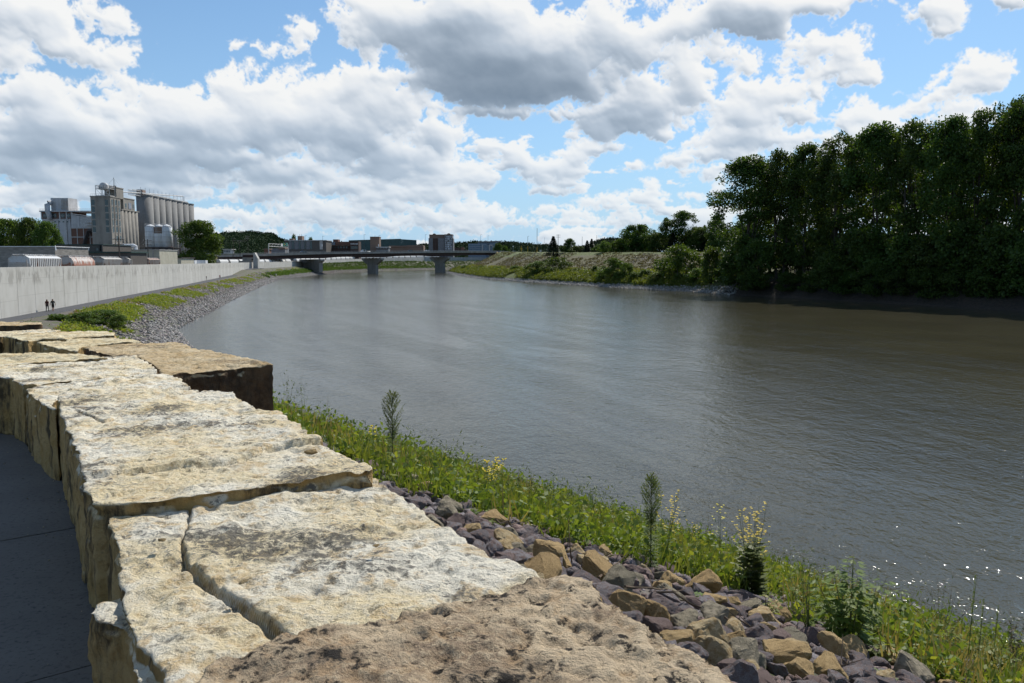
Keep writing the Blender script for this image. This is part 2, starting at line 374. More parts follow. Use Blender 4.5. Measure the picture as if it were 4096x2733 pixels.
# ================================================================== terrain, water, banks
random.seed(4)
rng = np.random.default_rng(11)
NS = Vector((.8, .6, 0)); NA = Vector((-.6, .8, 0)); S_SHORE = 21.9     # near bank: down-slope and along-bank directions
def near_T(t): return 8.2 + (3.2 - 8.2) * sstep(20, 78, np.asarray(t, float))
def s_sh(t): return S_SHORE - 4.6 * float(sstep(12, 36, np.array(t))) * (1 - .85 * float(sstep(56, 80, np.array(t))))
def near_z(x, y):
    s = .8 * x + .6 * y; t = -.6 * x + .8 * y; S = s_sh(t)
    return float(near_T(t)) * max(-.1, min(1.0, (S - s) / (S - 1.9)))
def on_slope(px, py):                   # the point of the near bank seen at a pixel
    d = ray(px, py); k = 1.0
    for i in range(4000):
        p = EYE + d * k
        if p.z <= near_z(p.x, p.y): return p
        k += .02
    return p
ST_L = []                               # left bank: shore point, inland direction, width to the top, height of the top, whole width
for t in (-60, -30, 0, 10, 16, 22, 28, 34, 42, 50, 58, 64, 70, 78):
    p = NS * s_sh(t) + NA * t; ST_L.append((p.x, p.y, -.8, -.6, s_sh(t) - 1.9 - 4 * float(sstep(60, 78, np.array(t))), float(near_T(t)), 70 if t < 30 else 46 - 16 * float(sstep(30, 78, np.array(t)))))
ST_L += [(-50, 116, -.967, -.254, 13.2, 2.9, 17.6), (-74, 208, -.967, -.254, 13.0, 2.9, 17.4), (-99, 307, -.967, -.254, 13.8, 2.9, 18.2), (-119, 390, -.967, -.254, 15.2, 3.1, 20.5),
         (-130, 440, -.97, -.2, 16, 5.4, 21), (-148, 603, -1, -.06, 13.5, 6.5, 15.4), (-152, 700, -.99, .1, 14.5, 7.6, 16.5), (-140, 825, -.97, .25, 17, 9, 20),
         (-96, 980, -.85, .5, 22, 10, 26), (0, 1150, -.7, .7, 24, 11, 28), (200, 1380, -.6, .8, 24, 11, 28), (600, 1700, -.6, .8, 24, 11, 28)]
ST_R = []
WOODS = [(-6, -1.6), (0, 0), (1.5, .5), (4, 2.6), (7, 3.9), (14, 4.6), (30, 5.0), (60, 5.2)]
def levee(zt): return [(-6, -1.6), (0, 0), (3, .55), (6.5, 2.4), (12, 4.4), (26, 6.6), (52, zt), (60, zt + .1)]
def mixp(a, b, k): return [(x0 + (x1 - x0) * k, z0 + (z1 - z0) * k) for (x0, z0), (x1, z1) in zip(a, b)]
for x, y, nx, ny, pr in [(260, -160, .8, .6, WOODS), (170, 40, .83, .55, WOODS), (120, 120, .9, .45, WOODS), (103, 158, .9, .45, WOODS), (94, 179, .9, .45, WOODS), (82, 205, .9, .45, WOODS), (66, 236, .9, .45, mixp(WOODS, levee(13.5), .15)),
         (60, 266, .92, .4, mixp(WOODS, levee(13.6), .5)), (45, 293, .934, .356, levee(13.8)), (23, 349, .934, .356, levee(14.3)), (-19, 461, .934, .356, levee(15.6)), (-44, 600, .96, .28, levee(17.4)), (-62, 730, .99, -.05, levee(19)),
         (-40, 850, .8, -.6, levee(18)), (60, 1000, .7, -.7, levee(15)), (300, 1250, .6, -.8, levee(13))]:
    ST_R.append((x, y, nx, ny, pr))
def dens_stations(st, step):
    out = []
    for a, b in zip(st[:-1], st[1:]):
        L = math.hypot(b[0] - a[0], b[1] - a[1]); n = max(1, int(L / step))
        for i in range(n):
            k = i / n; q = []
            for u, v in zip(a, b):
                q.append(mixp(u, v, k) if isinstance(u, list) else u + (v - u) * k)
            out.append(tuple(q))
    out.append(st[-1]); return out
def lprof(W, T, tot): return [(-7, -1.8), (0, 0), (W * .12, T * .12), (W * .3, T * .3), (W * .5, T * .5), (W * .7, T * .7), (W * .88, T * .88), (W, T), (W + (tot - W) * .5, T + .02), (tot, T)]
def strip(name, stations, mat_, amp, sub=2):
    """a bank: one sheet of cross sections along the shore"""
    rows = []
    for s in stations:
        pr = s[4] if isinstance(s[4], list) else lprof(s[4], s[5], s[6])
        fine = []
        for (o0, z0), (o1, z1) in zip(pr[:-1], pr[1:]):
            for k in range(sub): fine.append((o0 + (o1 - o0) * k / sub, z0 + (z1 - z0) * k / sub))
        fine.append(pr[-1]); rows.append([(s[0] + s[2] * o, s[1] + s[3] * o, z) for o, z in fine])
    nr, nc = len(rows), len(rows[0]); V = np.array(rows).reshape(-1, 3)
    V[:, 2] += (fbm(V * .35, 3, 3) - .5) * amp * (V[:, 2] > .05)
    idx = np.arange(nr * nc).reshape(nr, nc)
    Fc = np.stack([idx[:-1, :-1], idx[1:, :-1], idx[1:, 1:], idx[:-1, 1:]], -1).reshape(-1, 4)
    o = bpy.data.objects.new(name, mesh_np(name, V, Fc, mat_, smooth=True)); link(o)
    bm = bmesh.new(); bm.from_mesh(o.data); bmesh.ops.recalc_face_normals(bm, faces=bm.faces)
    if sum(f.normal.z for f in bm.faces) < 0: bmesh.ops.reverse_faces(bm, faces=bm.faces)
    bm.to_mesh(o.data); bm.free(); return struct(o), np.array(rows)

def soil(g, p, out):
    tc = g.n('ShaderNodeTexCoord'); v = tc.outputs['Object']
    n1 = g.noise(v, .5, 6, .6); n2 = g.noise(v, 4.0, 8, .65)
    c = g.mix(g.ss(n2, .35, .65), (.08, .068, .055), (.16, .14, .12))
    c = g.mix(g.ss(n1, .46, .60), c, (.075, .095, .028))
    g.put(p.inputs['Base Color'], c); p.inputs['Roughness'].default_value = .95; bump(g, p, n2, .8, .15)
M_soil = material('bank_soil', soil)
def soil2(g, p, out):
    tc = g.n('ShaderNodeTexCoord'); v = tc.outputs['Object']; sp = g.n('ShaderNodeSeparateXYZ'); g.put(sp.inputs[0], v)
    n1 = g.noise(v, .12, 6, .6); n2 = g.noise(v, 2.0, 8, .7)
    stone = g.mix(g.ss(n2, .38, .62), (.085, .07, .06), (.19, .17, .16))
    dry = g.mix(g.ss(n2, .4, .6), (.095, .075, .040), (.115, .115, .036))
    grass = g.mix(g.ss(n2, .35, .65), (.05, .085, .018), (.14, .15, .04))
    z = sp.outputs[2]
    up = g.mix(g.ss(n1, .52, .68), dry, stone)
    c = g.mix(g.ss(g.m('MULTIPLY_ADD', n1, 3.0, z), 7.0, 9.4), grass, up)
    c = g.mix(g.ss(z, 13.1, 13.7), c, g.mix(g.ss(z, 13.2, 13.25), c, grass))
    c = g.mix(g.ss(z, .7, 1.3), g.mix(g.ss(n2, .38, .62), (.10, .085, .07), (.3, .28, .25)), c)
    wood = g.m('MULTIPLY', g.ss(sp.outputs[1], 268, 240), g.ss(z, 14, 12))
    c = g.mix(wood, c, g.mix(g.ss(n2, .4, .6), (.030, .023, .016), (.056, .043, .030)))  # dark brown wood soil, darkened further to paint in the shade under the trees
    g.put(p.inputs['Base Color'], c); p.inputs['Roughness'].default_value = .95; bump(g, p, n2, 1.0, .5)
M_levee = material('levee_ground', soil2)
bank_l, ROW_L = strip('left_bank_ground', dens_stations(ST_L, 5.0), M_soil, .25)
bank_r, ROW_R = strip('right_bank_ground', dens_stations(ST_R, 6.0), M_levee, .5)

# the concrete flood wall line: x, y, foot, top, yard behind
WALL = [(-50, 52, 3.3, 9.3, 6.6), (-63.6, 101, 2.9, 9.3, 6.6), (-102.3, 250, 2.9, 9.32, 6.6), (-141, 398, 3.2, 9.36, 6.6), (-153, 450, 5.6, 9.5, 6.8), (-163, 600, 6.5, 10.15, 7.2),
        (-169, 720, 7.8, 11.6, 9.3), (-159, 860, 9.0, 13.2, 11.4), (-113, 1010, 10.2, 15.6, 13.4), (-22, 1180, 11, 16.4, 14), (180, 1412, 11, 16.4, 14), (580, 1735, 11, 16, 14)]
def sheet(name, pts, mat_):
    bm = bmesh.new(); vs = [bm.verts.new(p) for p in pts]
    es = [bm.edges.new((vs[i], vs[(i + 1) % len(vs)])) for i in range(len(vs))]
    bmesh.ops.triangle_fill(bm, edges=es, use_beauty=True)
    me = bpy.data.meshes.new(name); bm.normal_update()
    for f in bm.faces:
        if f.normal.z < 0: f.normal_flip()
    bm.to_mesh(me); bm.free(); me.materials.append(mat_)
    return struct(link(bpy.data.objects.new(name, me)) or bpy.data.objects[name])
def link_ret(o, parent=None): link(o, parent); return o
M_yard = plain('yard_gravel', (.20, .19, .17), (.12, .115, .10), 1.5, .95)
M_field = plain('field_grass', (.06, .09, .025), (.10, .11, .04), .05, .95)
sheet('rail_yard_ground', [(w[0] - .1, w[1], w[4]) for w in WALL] + [(1500, 4000, 14), (-3500, 4000, 12), (-3500, 0, 7), (-75, 20, 6.6)], M_yard)
sheet('right_land_ground', [(r[-1][0], r[-1][1], r[-1][2]) for r in ROW_R[::3]] + [(1200, 1400, 12), (3500, 3000, 12), (4000, -400, 6)], M_field)
struct(link_ret(bpy.data.objects.new('far_ground', mesh_np('far_ground', [(-9000, -3000, -3), (9000, -3000, -3), (9000, 9000, -3), (-9000, 9000, -3)], [[0, 1, 2, 3]], M_field))))

def water(g, p, out):
    tc = g.n('ShaderNodeTexCoord'); v = tc.outputs['Object']
    fl = g.n('ShaderNodeCombineXYZ'); g.put(fl.inputs[0], g.m('MULTIPLY', g.vm('DOT_PRODUCT', v, (-.42, .91, 0)), .018)); g.put(fl.inputs[1], g.m('MULTIPLY', g.vm('DOT_PRODUCT', v, (.91, .42, 0)), .11))
    cur = g.noise(fl.outputs[0], 1.0, 4, .6, 1.6)                 # current lines
    vs = g.vm('MULTIPLY', v, (1.0, .62, 1))
    a = g.noise(vs, .42, 2, .5, .6); b = g.noise(vs, 1.7, 3, .55, .5); c = g.noise(vs, 4.2, 2, .5, .3); d = g.noise(v, 9.5, 2, .5)
    h = g.m('ADD', g.m('MULTIPLY', a, .50), g.m('ADD', g.m('MULTIPLY', b, .34), g.m('ADD', g.m('MULTIPLY', c, .17), g.m('MULTIPLY', d, .085))))
    bn = g.n('ShaderNodeBump'); bn.inputs['Distance'].default_value = .30
    g.put(bn.inputs['Strength'], g.ss(cur, .34, .66, .42, .70)); g.put(bn.inputs['Height'], h); g.put(p.inputs['Normal'], bn.outputs[0])
    n = g.noise(v, .06, 4, .6)
    g.put(p.inputs['Base Color'], g.mix(g.ss(n, .35, .65), (.066, .060, .035), (.054, .049, .029)))
    p.inputs['Roughness'].default_value = .08; p.inputs['IOR'].default_value = 1.333; p.inputs['Specular IOR Level'].default_value = .5
M_water = material('river_water', water)
struct(link_ret(bpy.data.objects.new('river_water', mesh_np('river_water', [(-260, -200, 0), (500, -200, 0), (900, 1900, 0), (-260, 1900, 0)], [[0, 1, 2, 3]], M_water))))

# ================================================================== riverside walk, flood wall, path
def slab(g, p, out):
    tc = g.n('ShaderNodeTexCoord'); v = tc.outputs['Object']
    n = g.noise(v, 1.2, 5, .6); n2 = g.noise(v, 40, 5, .7)
    c = g.mix(g.ss(n, .3, .7), (.118, .106, .088), (.150, .136, .114)); c = g.mix(g.ss(n2, .50, .72), c, (.055, .050, .042)); c = g.mix(g.ss(g.noise(v, 5, 7, .7), .55, .75, 0, .5), c, (.07, .062, .052))
    g.put(p.inputs['Base Color'], c); p.inputs['Roughness'].default_value = .9; bump(g, p, n2, .35, .004)
M_slab = material('walk_concrete', slab)
def walk():                              # slabs with open joints between them
    b = MB(); edge = 1.0
    t = -4.23; k = 0
    while t < 20:
        L = 1.93
        q = []
        for s_, t_ in ((-9, t + .006), (edge, t + .006), (edge, t + L - .006), (-9, t + L - .006)):
            p_ = NS * s_ + NA * (t_ + .10 * (s_ - edge) * 0); q.append((p_.x, p_.y))
        b.prism(q, 8.16, 8.352 + .002 * (k % 2)); t += L; k += 1
    o = b.build('riverside_walk', M_slab); return struct(o)
walk()
def wallmat(g, p, out):
    tc = g.n('ShaderNodeTexCoord'); v = tc.outputs['Object']; ge = g.n('ShaderNodeNewGeometry')
    sp = g.n('ShaderNodeSeparateXYZ'); g.put(sp.inputs[0], v)
    streak = g.noise(g.vm('MULTIPLY', v, (1, 1, .10)), .9, 5, .65); blot = g.noise(v, .35, 5, .6); fine = g.noise(v, 3.0, 6, .6)
    c = g.mix(g.ss(streak, .36, .66), (.40, .39, .355), (.455, .445, .41))
    c = g.mix(g.ss(blot, .35, .65, 0, .6), c, (.50, .495, .465))
    # damp patches low on the wall and a weathered band under the coping
    low = g.m('MULTIPLY', g.ss(g.noise(g.vm('MULTIPLY', v, (1, 1, .5)), .75, 4, .65), .50, .58), g.m('MULTIPLY', g.ss(sp.outputs[2], 3.2, 4.3), g.ss(sp.outputs[2], 6.3, 5.0)))
    c = g.mix(g.m('MULTIPLY', low, .75), c, (.27, .26, .235))
    c = g.mix(g.m('MULTIPLY', g.ss(g.m('MULTIPLY_ADD', streak, 1.6, sp.outputs[2]), 8.3, 9.9), .60), c, (.33, .30, .245))
    lift = g.m('FRACT', g.m('MULTIPLY_ADD', sp.outputs[2], .45, g.m('MULTIPLY', g.m('FLOOR', g.m('MULTIPLY', ge.outputs['Random Per Island'], 3.0)), .21)))
    c = g.mix(g.m('MULTIPLY', g.ss(lift, .035, .0), .55), c, (.24, .23, .21))        # form board lines
    hs = g.n('ShaderNodeHueSaturation'); g.put(hs.inputs['Color'], c); g.put(hs.inputs['Value'], g.lin(ge.outputs['Random Per Island'], 0, 1, .92, 1.04))
    g.put(p.inputs['Base Color'], hs.outputs[0]); p.inputs['Roughness'].default_value = .85; bump(g, p, fine, .2, .02)
M_wall = material('flood_wall_concrete', wallmat)
M_joint = plain('joint_dark', (.10, .095, .085), (.14, .13, .12), 1.0)
def panels(a, b, name_b, L, bm_, back):
    d = Vector((b[0] - a[0], b[1] - a[1], 0)); n = max(1, round(d.length / L)); nrm = Vector((d.y, -d.x, 0)).normalized()
    for i in range(n):
        k0, k1 = i / n, (i + 1) / n; e = .042 / d.length
        q0 = Vector((a[0], a[1], 0)) + d * (k0 + e); q1 = Vector((a[0], a[1], 0)) + d * (k1 - e)
        zt0 = a[3] + (b[3] - a[3]) * k0; zt1 = a[3] + (b[3] - a[3]) * k1
        f0 = min(a[2], b[2]) - 2.5
        bm_.extrude([(q0.x, q0.y, f0), (q1.x, q1.y, f0), (q1.x, q1.y, zt1), (q0.x, q0.y, zt0)], -nrm * .5)
    p0 = Vector((a[0], a[1], 0)) - nrm * .06; p1 = Vector((b[0], b[1], 0)) - nrm * .06
    back.extrude([(p0.x, p0.y, min(a[2], b[2]) - 2.4), (p1.x, p1.y, min(a[2], b[2]) - 2.4), (p1.x, p1.y, b[3] - .05), (p0.x, p0.y, a[3] - .05)], -nrm * .36)
def flood_wall(name, i0, i1, L, label):
    e = empty(name, (WALL[i0][0], WALL[i0][1], WALL[i0][2]), 0, label, 'flood wall')
    pb, jb = MB(), MB()
    for i in range(i0, i1): panels(WALL[i], WALL[i + 1], '', L, pb, jb)
    pb.build('wall_panels', M_wall, e); jb.build('wall_core', M_joint, e); return e
flood_wall('flood_wall', 0, 4, 6.6, 'long tall pale concrete flood wall beside the asphalt path and railway')
flood_wall('flood_wall', 4, 6, 6.5, 'low concrete flood wall stretch between the path crest and the bridge')
flood_wall('flood_wall', 6, 11, 9, 'distant concrete flood wall curving behind the bridge piers')
M_asph = plain('asphalt', (.060, .062, .068), (.085, .086, .092), 2.0, .9, bs=.2, bd=.01)
def path():
    V = []
    pts = [(w[0], w[1], w[2]) for w in WALL[:4]] + [(-147, 424, 4.2), (-150.5, 445, 5.55), (-152, 455, 5.9), (-154, 480, 5.85)]
    fine = []
    for a, b in zip(pts[:-1], pts[1:]):
        n = max(2, int(math.hypot(b[0]-a[0], b[1]-a[1]) / 5))
        for i in range(n): fine.append([a[j] + (b[j] - a[j]) * i / n for j in range(3)])
    fine.append(list(pts[-1]))
    for i, p in enumerate(fine):
        q0 = fine[max(i-1, 0)]; q1 = fine[min(i+1, len(fine)-1)]; d = Vector((q1[0]-q0[0], q1[1]-q0[1], 0)).normalized(); n = Vector((d.y, -d.x, 0))
        for o in (0.02, 2.75): V.append((p[0] + n.x * o, p[1] + n.y * o, p[2] + .18))
        V.append((p[0] + n.x * 2.9, p[1] + n.y * 2.9, p[2] - .1))
    Fc = []
    for i in range(len(fine) - 1):
        for k in range(2): Fc.append([3*i+k, 3*i+k+1, 3*i+4+k, 3*i+3+k])
    struct(link_ret(bpy.data.objects.new('asphalt_path', mesh_np('asphalt_path', V, Fc, M_asph))))
path()

# ================================================================== quarry blocks of the riverside seat wall
def stone_top(g, p, out, white, cream, ochre, dark, patch, spots, pits=.5, fleck=.55, side=((.45, .29, .105), (.54, .38, .175))):
    tc = g.n('ShaderNodeTexCoord'); v = tc.outputs['Object']; ge = g.n('ShaderNodeNewGeometry'); oi = g.n('ShaderNodeObjectInfo')
    v = g.vm('ADD', v, g.vm('MULTIPLY', oi.outputs['Random'], (31, 17, 5)))
    sp = g.n('ShaderNodeSeparateXYZ'); g.put(sp.inputs[0], ge.outputs['Normal'])
    a = g.noise(v, 2.2, 5, .6, .4); b = g.noise(v, 9, 7, .65, .3); c_ = g.noise(v, 34, 8, .72); d = g.noise(v, 90, 5, .7); big = g.noise(v, 1.9, 4, .55); pt = g.noise(v, 17, 7, .7)
    t = g.mix(g.ss(a, .38, .62), cream, white)
    t = g.mix(g.ss(b, .50, .62, 0, .75), t, ochre)
    t = g.mix(g.ss(c_, .46, .64, 0, fleck), t, white)
    dk = g.m('MULTIPLY_ADD', g.ss(big, .46, .68), patch, g.m('MULTIPLY', b, .35))
    spot = g.ss(g.m('ADD', c_, g.m('MULTIPLY', dk, .42)), .66, .80, 0, spots)
    t = g.mix(spot, t, dark)
    t = g.mix(g.ss(d, .60, .72, 0, .55 * spots), t, (.10, .09, .075))
    t = g.mix(g.ss(pt, .455, .36, 0, min(1, .8 * pits)), t, dark)
    # sawn and split sides: ochre, shade-darkened on the tan blocks, with dark drip stains
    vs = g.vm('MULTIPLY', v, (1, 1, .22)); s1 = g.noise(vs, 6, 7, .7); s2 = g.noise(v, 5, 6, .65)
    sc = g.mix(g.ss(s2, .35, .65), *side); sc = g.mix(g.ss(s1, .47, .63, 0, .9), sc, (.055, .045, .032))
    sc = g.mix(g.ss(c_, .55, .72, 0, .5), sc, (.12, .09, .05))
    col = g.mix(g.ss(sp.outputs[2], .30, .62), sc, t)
    g.put(p.inputs['Base Color'], col); p.inputs['Roughness'].default_value = .92; p.inputs['Specular IOR Level'].default_value = .2
    pit = g.voro(v, 26, 'F1', 2.0)
    h = g.m('ADD', g.m('MULTIPLY_ADD', pt, 1.1, g.m('MULTIPLY', c_, .9)), g.m('ADD', g.m('MULTIPLY', d, .32), g.m('MULTIPLY', g.ss(pit.outputs['Distance'], .0, .4), .35)))
    bump(g, p, g.m('ADD', h, g.m('MULTIPLY', b, 1.0)), 1.0, .022)
M_lime = material('limestone_bleached', lambda g, p, o: stone_top(g, p, o, (.88, .82, .67), (.82, .68, .42), (.64, .46, .23), (.085, .08, .07), .50, .85, .8))
M_limey = material('limestone_cream', lambda g, p, o: stone_top(g, p, o, (.82, .73, .50), (.72, .57, .33), (.56, .40, .19), (.10, .085, .06), .5, .6))
M_brown = material('sandstone_brown', lambda g, p, o: stone_top(g, p, o, (.68, .54, .36), (.34, .25, .165), (.48, .33, .19), (.038, .032, .026), .80, 1.0, 1.4, .85))
M_tan = material('sandstone_tan', lambda g, p, o: stone_top(g, p, o, (.66, .54, .35), (.56, .41, .22), (.48, .32, .15), (.13, .095, .06), .5, .7, side=((.075, .048, .028), (.17, .11, .06))))  # side colours hold dark stain plus painted shade of the end face
def stone(label, px, zt, thick, mat_, vox, seed, cracks=(), ledges=(), rough=1.0, terr=.015, mouth=None, extra=(), pock=0.0):
    pts = [on_z(x, y, zt) for x, y in px]
    # ragged outline
    fine = []
    for a, b in zip(pts, pts[1:] + pts[:1]):
        n = max(1, int((b - a).length / .035))
        for i in range(n): fine.append(a + (b - a) * (i / n))
    P = np.array([(v.x, v.y, zt) for v in fine])
    j = (fbm(P * 9, seed, 3, .6) - .5) * .055 * rough; k = (fbm(P * 9 + 50, seed + 5, 3, .6) - .5) * .055 * rough
    P[:, 0] += j; P[:, 1] += k
    c = P.mean(0); org = Vector((c[0], c[1], zt - thick))
    b = MB(); b.prism([(p[0] - org.x, p[1] - org.y) for p in P], 0, thick)
    for pl, drop in extra:
        b.prism([(q.x - org.x, q.y - org.y) for q in (on_z(x, y, zt - drop) for x, y in pl)], .001, thick - drop)
    o = b.build('limestone_block', mat_)
    m_ = o.modifiers.new('r', 'REMESH'); m_.mode = 'VOXEL'; m_.voxel_size = vox; m_.adaptivity = 0
    dg = bpy.context.evaluated_depsgraph_get(); me = bpy.data.meshes.new_from_object(o.evaluated_get(dg)); o.modifiers.clear(); old = o.data; o.data = me; bpy.data.meshes.remove(old)
    n = len(me.vertices); co = np.empty(n * 3, np.float32); me.vertices.foreach_get('co', co); co = co.reshape(-1, 3).astype(float)
    nr = np.empty(n * 3, np.float32); me.vertices.foreach_get('normal', nr); nr = nr.reshape(-1, 3).astype(float)
    w = co + np.array([seed * 3.1, seed * 1.7, 0])
    topm = sstep(thick * .45, thick * .9, co[:, 2])
    # split ledges of the bedding, then bumps and pits
    t = fbm(w * [1.3, 1.3, 1], seed + 40, 4, .55) * 4.2; fl = np.floor(t); led = fl + sstep(.80, .97, t - fl)
    led -= led[co[:, 2] > thick * .97].mean(); dz = topm * led * terr
    bu = (fbm((w @ _ROT) * 5.5, seed + 1, 4, .55) - .5) * .036 + (fbm((w @ _ROT) * 15, seed + 2, 2, .6) - .5) * .030
    if pock: bu = bu - sstep(.50, .72, fbm((w @ _ROT) * 40, seed + 12, 1, .6)) * pock * topm
    pit = -sstep(.60, .78, fbm(w * 11, seed + 9, 2, .5)) * .014
    xy = co[:, :2] + np.array([org.x, org.y])
    wob = (fbm(np.c_[xy * 9, np.zeros(n)], seed + 70, 5, .68) - .5) * .075
    for cr, width, depth, drop in cracks:             # a fissure; the side to its left lies lower by drop
        q = [on_z(x, y, zt) for x, y in cr]; best = np.full(n, 9.0); side = np.zeros(n)
        for a, c2 in zip(q[:-1], q[1:]):
            ax, ay = a.x, a.y; dx, dy = c2.x - ax, c2.y - ay; L2 = dx*dx + dy*dy
            tt = np.clip(((xy[:, 0] - ax) * dx + (xy[:, 1] - ay) * dy) / L2, 0, 1)
            px_, py_ = xy[:, 0] - ax - tt * dx, xy[:, 1] - ay - tt * dy
            dist = np.hypot(px_, py_); cs = np.sign(dx * py_ - dy * px_)
            upd = dist < best; best = np.where(upd, dist, best); side = np.where(upd, cs, side)
        sd_ = best * side + wob * np.minimum(1, best * 40 + .35) * .5
        if isinstance(width, tuple): width = width[0] + (width[1] - width[0]) * sstep(q[2].y, q[4].y, xy[:, 1])
        dz -= topm * depth * np.exp(-(sd_ / width) ** 2)
        if isinstance(width, np.ndarray): drop = drop * (.5 + 1.1 * sstep(q[2].y, q[4].y, xy[:, 1]))
        if np.any(drop): dz -= topm * drop * sstep(-.004, .010, -sd_) * sstep(.9, .3, np.abs(sd_))
    for pl, drop in ledges:                            # lower shelves: inside polygon
        q = [on_z(x, y, zt) for x, y in pl]; ins = np.zeros(n, bool); X, Y = xy[:, 0] + wob * .4, xy[:, 1] + wob * .3
        for a, c2 in zip(q, q[1:] + q[:1]):
            cond = ((a.y > Y) != (c2.y > Y)) & (X < (c2.x - a.x) * (Y - a.y) / ((c2.y - a.y) or 1e-9) + a.x); ins ^= cond
        dz -= topm * drop * ins
    edge = sstep(thick - .09, thick, co[:, 2]) * (1 - np.abs(nr[:, 2]))
    co += nr * (bu * rough)[:, None] * np.where(co[:, 2] > thick * .5, 1, .8)[:, None]
    co[:, 2] += dz + topm * pit * rough
    co[:, :2] -= nr[:, :2] * (edge * np.maximum(0, fbm(w * 6, seed + 31, 3) - .42) * .16)[:, None]
    me.vertices.foreach_set('co', co.astype(np.float32).ravel()); me.polygons.foreach_set('use_smooth', np.ones(len(me.polygons), bool)); me.update()
    o.location = org
    if not me.materials: me.materials.append(mat_)
    return tag(o, label, 'stone block', 'quarry blocks of the seat wall')
stone('brown pitted sandstone block filling the bottom edge, overlapping the cracked white block',
      [(690, 2790), (850, 2640), (1010, 2588), (1160, 2535), (1330, 2500), (1500, 2470), (1760, 2405), (2000, 2350), (2150, 2300), (2260, 2284), (2360, 2312), (2480, 2420), (2600, 2510), (2780, 2600), (3000, 2740), (3350, 2960), (3200, 3300), (1900, 3700), (-500, 3500), (-260, 2930), (480, 2890)],  # left corners out of view are added to cast shade on the walk
      9.02, .62, M_brown, .0085, 3, rough=1.2, terr=.006, pock=.007)
stone('bleached limestone block split by a long jagged dark crack',
      [(430, 2066), (560, 2058), (770, 2030), (800, 2012), (900, 1985), (1050, 1958), (1190, 1935), (1300, 1912), (1430, 1906), (1510, 1918), (1620, 1990), (1740, 2072), (1860, 2150), (2000, 2220), (2150, 2284), (2250, 2420), (2000, 2620), (1300, 2800), (700, 2860), (660, 2700), (620, 2640), (596, 2574), (527, 2540), (500, 2440), (492, 2340), (472, 2290), (455, 2160)],
      8.865, .56, M_lime, .0085, 8,
      cracks=[([(770, 2025), (745, 2100), (728, 2180), (742, 2240), (800, 2300), (900, 2370), (960, 2410), (1050, 2460), (1130, 2510), (1160, 2560), (1250, 2640)], (.005, .009), .05, .017)],
      extra=[([(356, 2432), (404, 2395), (478, 2363), (560, 2400), (640, 2500), (700, 2640), (800, 2800), (560, 2900), (575, 2730), (532, 2645), (520, 2575), (484, 2480), (394, 2462)], .05)])
stone('big bleached limestone block with dark lichen patches and a thin raised slab edge',
      [(222, 1588), (300, 1584), (420, 1582), (560, 1572), (700, 1560), (770, 1552), (850, 1556), (925, 1566), (985, 1602), (1030, 1638), (1115, 1642), (1180, 1690), (1250, 1742), (1380, 1800), (1500, 1850), (1494, 1880), (1330, 1892), (1100, 1922), (900, 1950), (750, 1970), (560, 1985), (357, 2000), (325, 1900), (290, 1780), (255, 1690)],
      8.945, .58, M_lime, .011, 21, cracks=[([(740, 1850), (900, 1832), (1010, 1805), (1075, 1785), (1160, 1774)], .010, .02, .034), ([(300, 1640), (420, 1690), (520, 1650), (680, 1625)], .010, .04, 0)])
stone('cream limestone block wedged behind the lichen stained block',
      [(97, 1553), (190, 1527), (330, 1507), (540, 1497), (690, 1502), (740, 1530), (768, 1551), (690, 1562), (560, 1573), (420, 1583), (300, 1586), (226, 1592), (215, 1640), (165, 1618)],
      8.90, .56, M_lime, .014, 34)
stone('white bleached block with a long flat rim, in front of the dark faced block',
      [(-140, 1500), (-60, 1478), (0, 1466), (120, 1452), (300, 1442), (460, 1428), (540, 1426), (600, 1455), (634, 1482), (630, 1498), (480, 1508), (330, 1518), (190, 1530), (97, 1541), (40, 1510)],
      8.91, .56, M_lime, .016, 45)
stone('yellow cream limestone block at the frame edge behind the white rimmed block',
      [(-300, 1440), (-150, 1422), (0, 1416), (130, 1413), (230, 1415), (330, 1420), (432, 1434), (300, 1441), (130, 1450), (0, 1463), (-150, 1478)],
      8.93, .56, M_limey, .018, 52)
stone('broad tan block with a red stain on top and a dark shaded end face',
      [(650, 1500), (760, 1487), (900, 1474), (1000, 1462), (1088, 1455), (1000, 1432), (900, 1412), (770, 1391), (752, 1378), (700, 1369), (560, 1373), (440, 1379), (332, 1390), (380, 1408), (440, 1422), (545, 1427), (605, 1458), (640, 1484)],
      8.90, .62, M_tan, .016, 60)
stone('flat cream block with an ochre shaded side, left of the red stained block',
      [(148, 1369), (230, 1362), (320, 1357), (440, 1354), (540, 1360), (570, 1371), (440, 1377), (328, 1388), (312, 1404), (230, 1394)],
      8.88, .58, M_limey, .02, 71)
stone('long thin bedded cream block with a dark split along its edge',
      [(10, 1346), (120, 1332), (230, 1324), (330, 1321), (430, 1326), (466, 1333), (460, 1342), (330, 1350), (150, 1357), (110, 1362)],
      8.88, .58, M_limey, .022, 83)
stone('small white bleached block lying between two tan blocks',
      [(-160, 1345), (-80, 1332), (60, 1322), (170, 1316), (242, 1320), (228, 1325), (120, 1334), (10, 1345), (-60, 1352)],
      8.88, .58, M_lime, .024, 90)
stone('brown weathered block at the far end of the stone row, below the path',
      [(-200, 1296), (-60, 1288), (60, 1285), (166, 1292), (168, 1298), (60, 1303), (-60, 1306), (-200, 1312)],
      8.9, .6, M_tan, .026, 97)
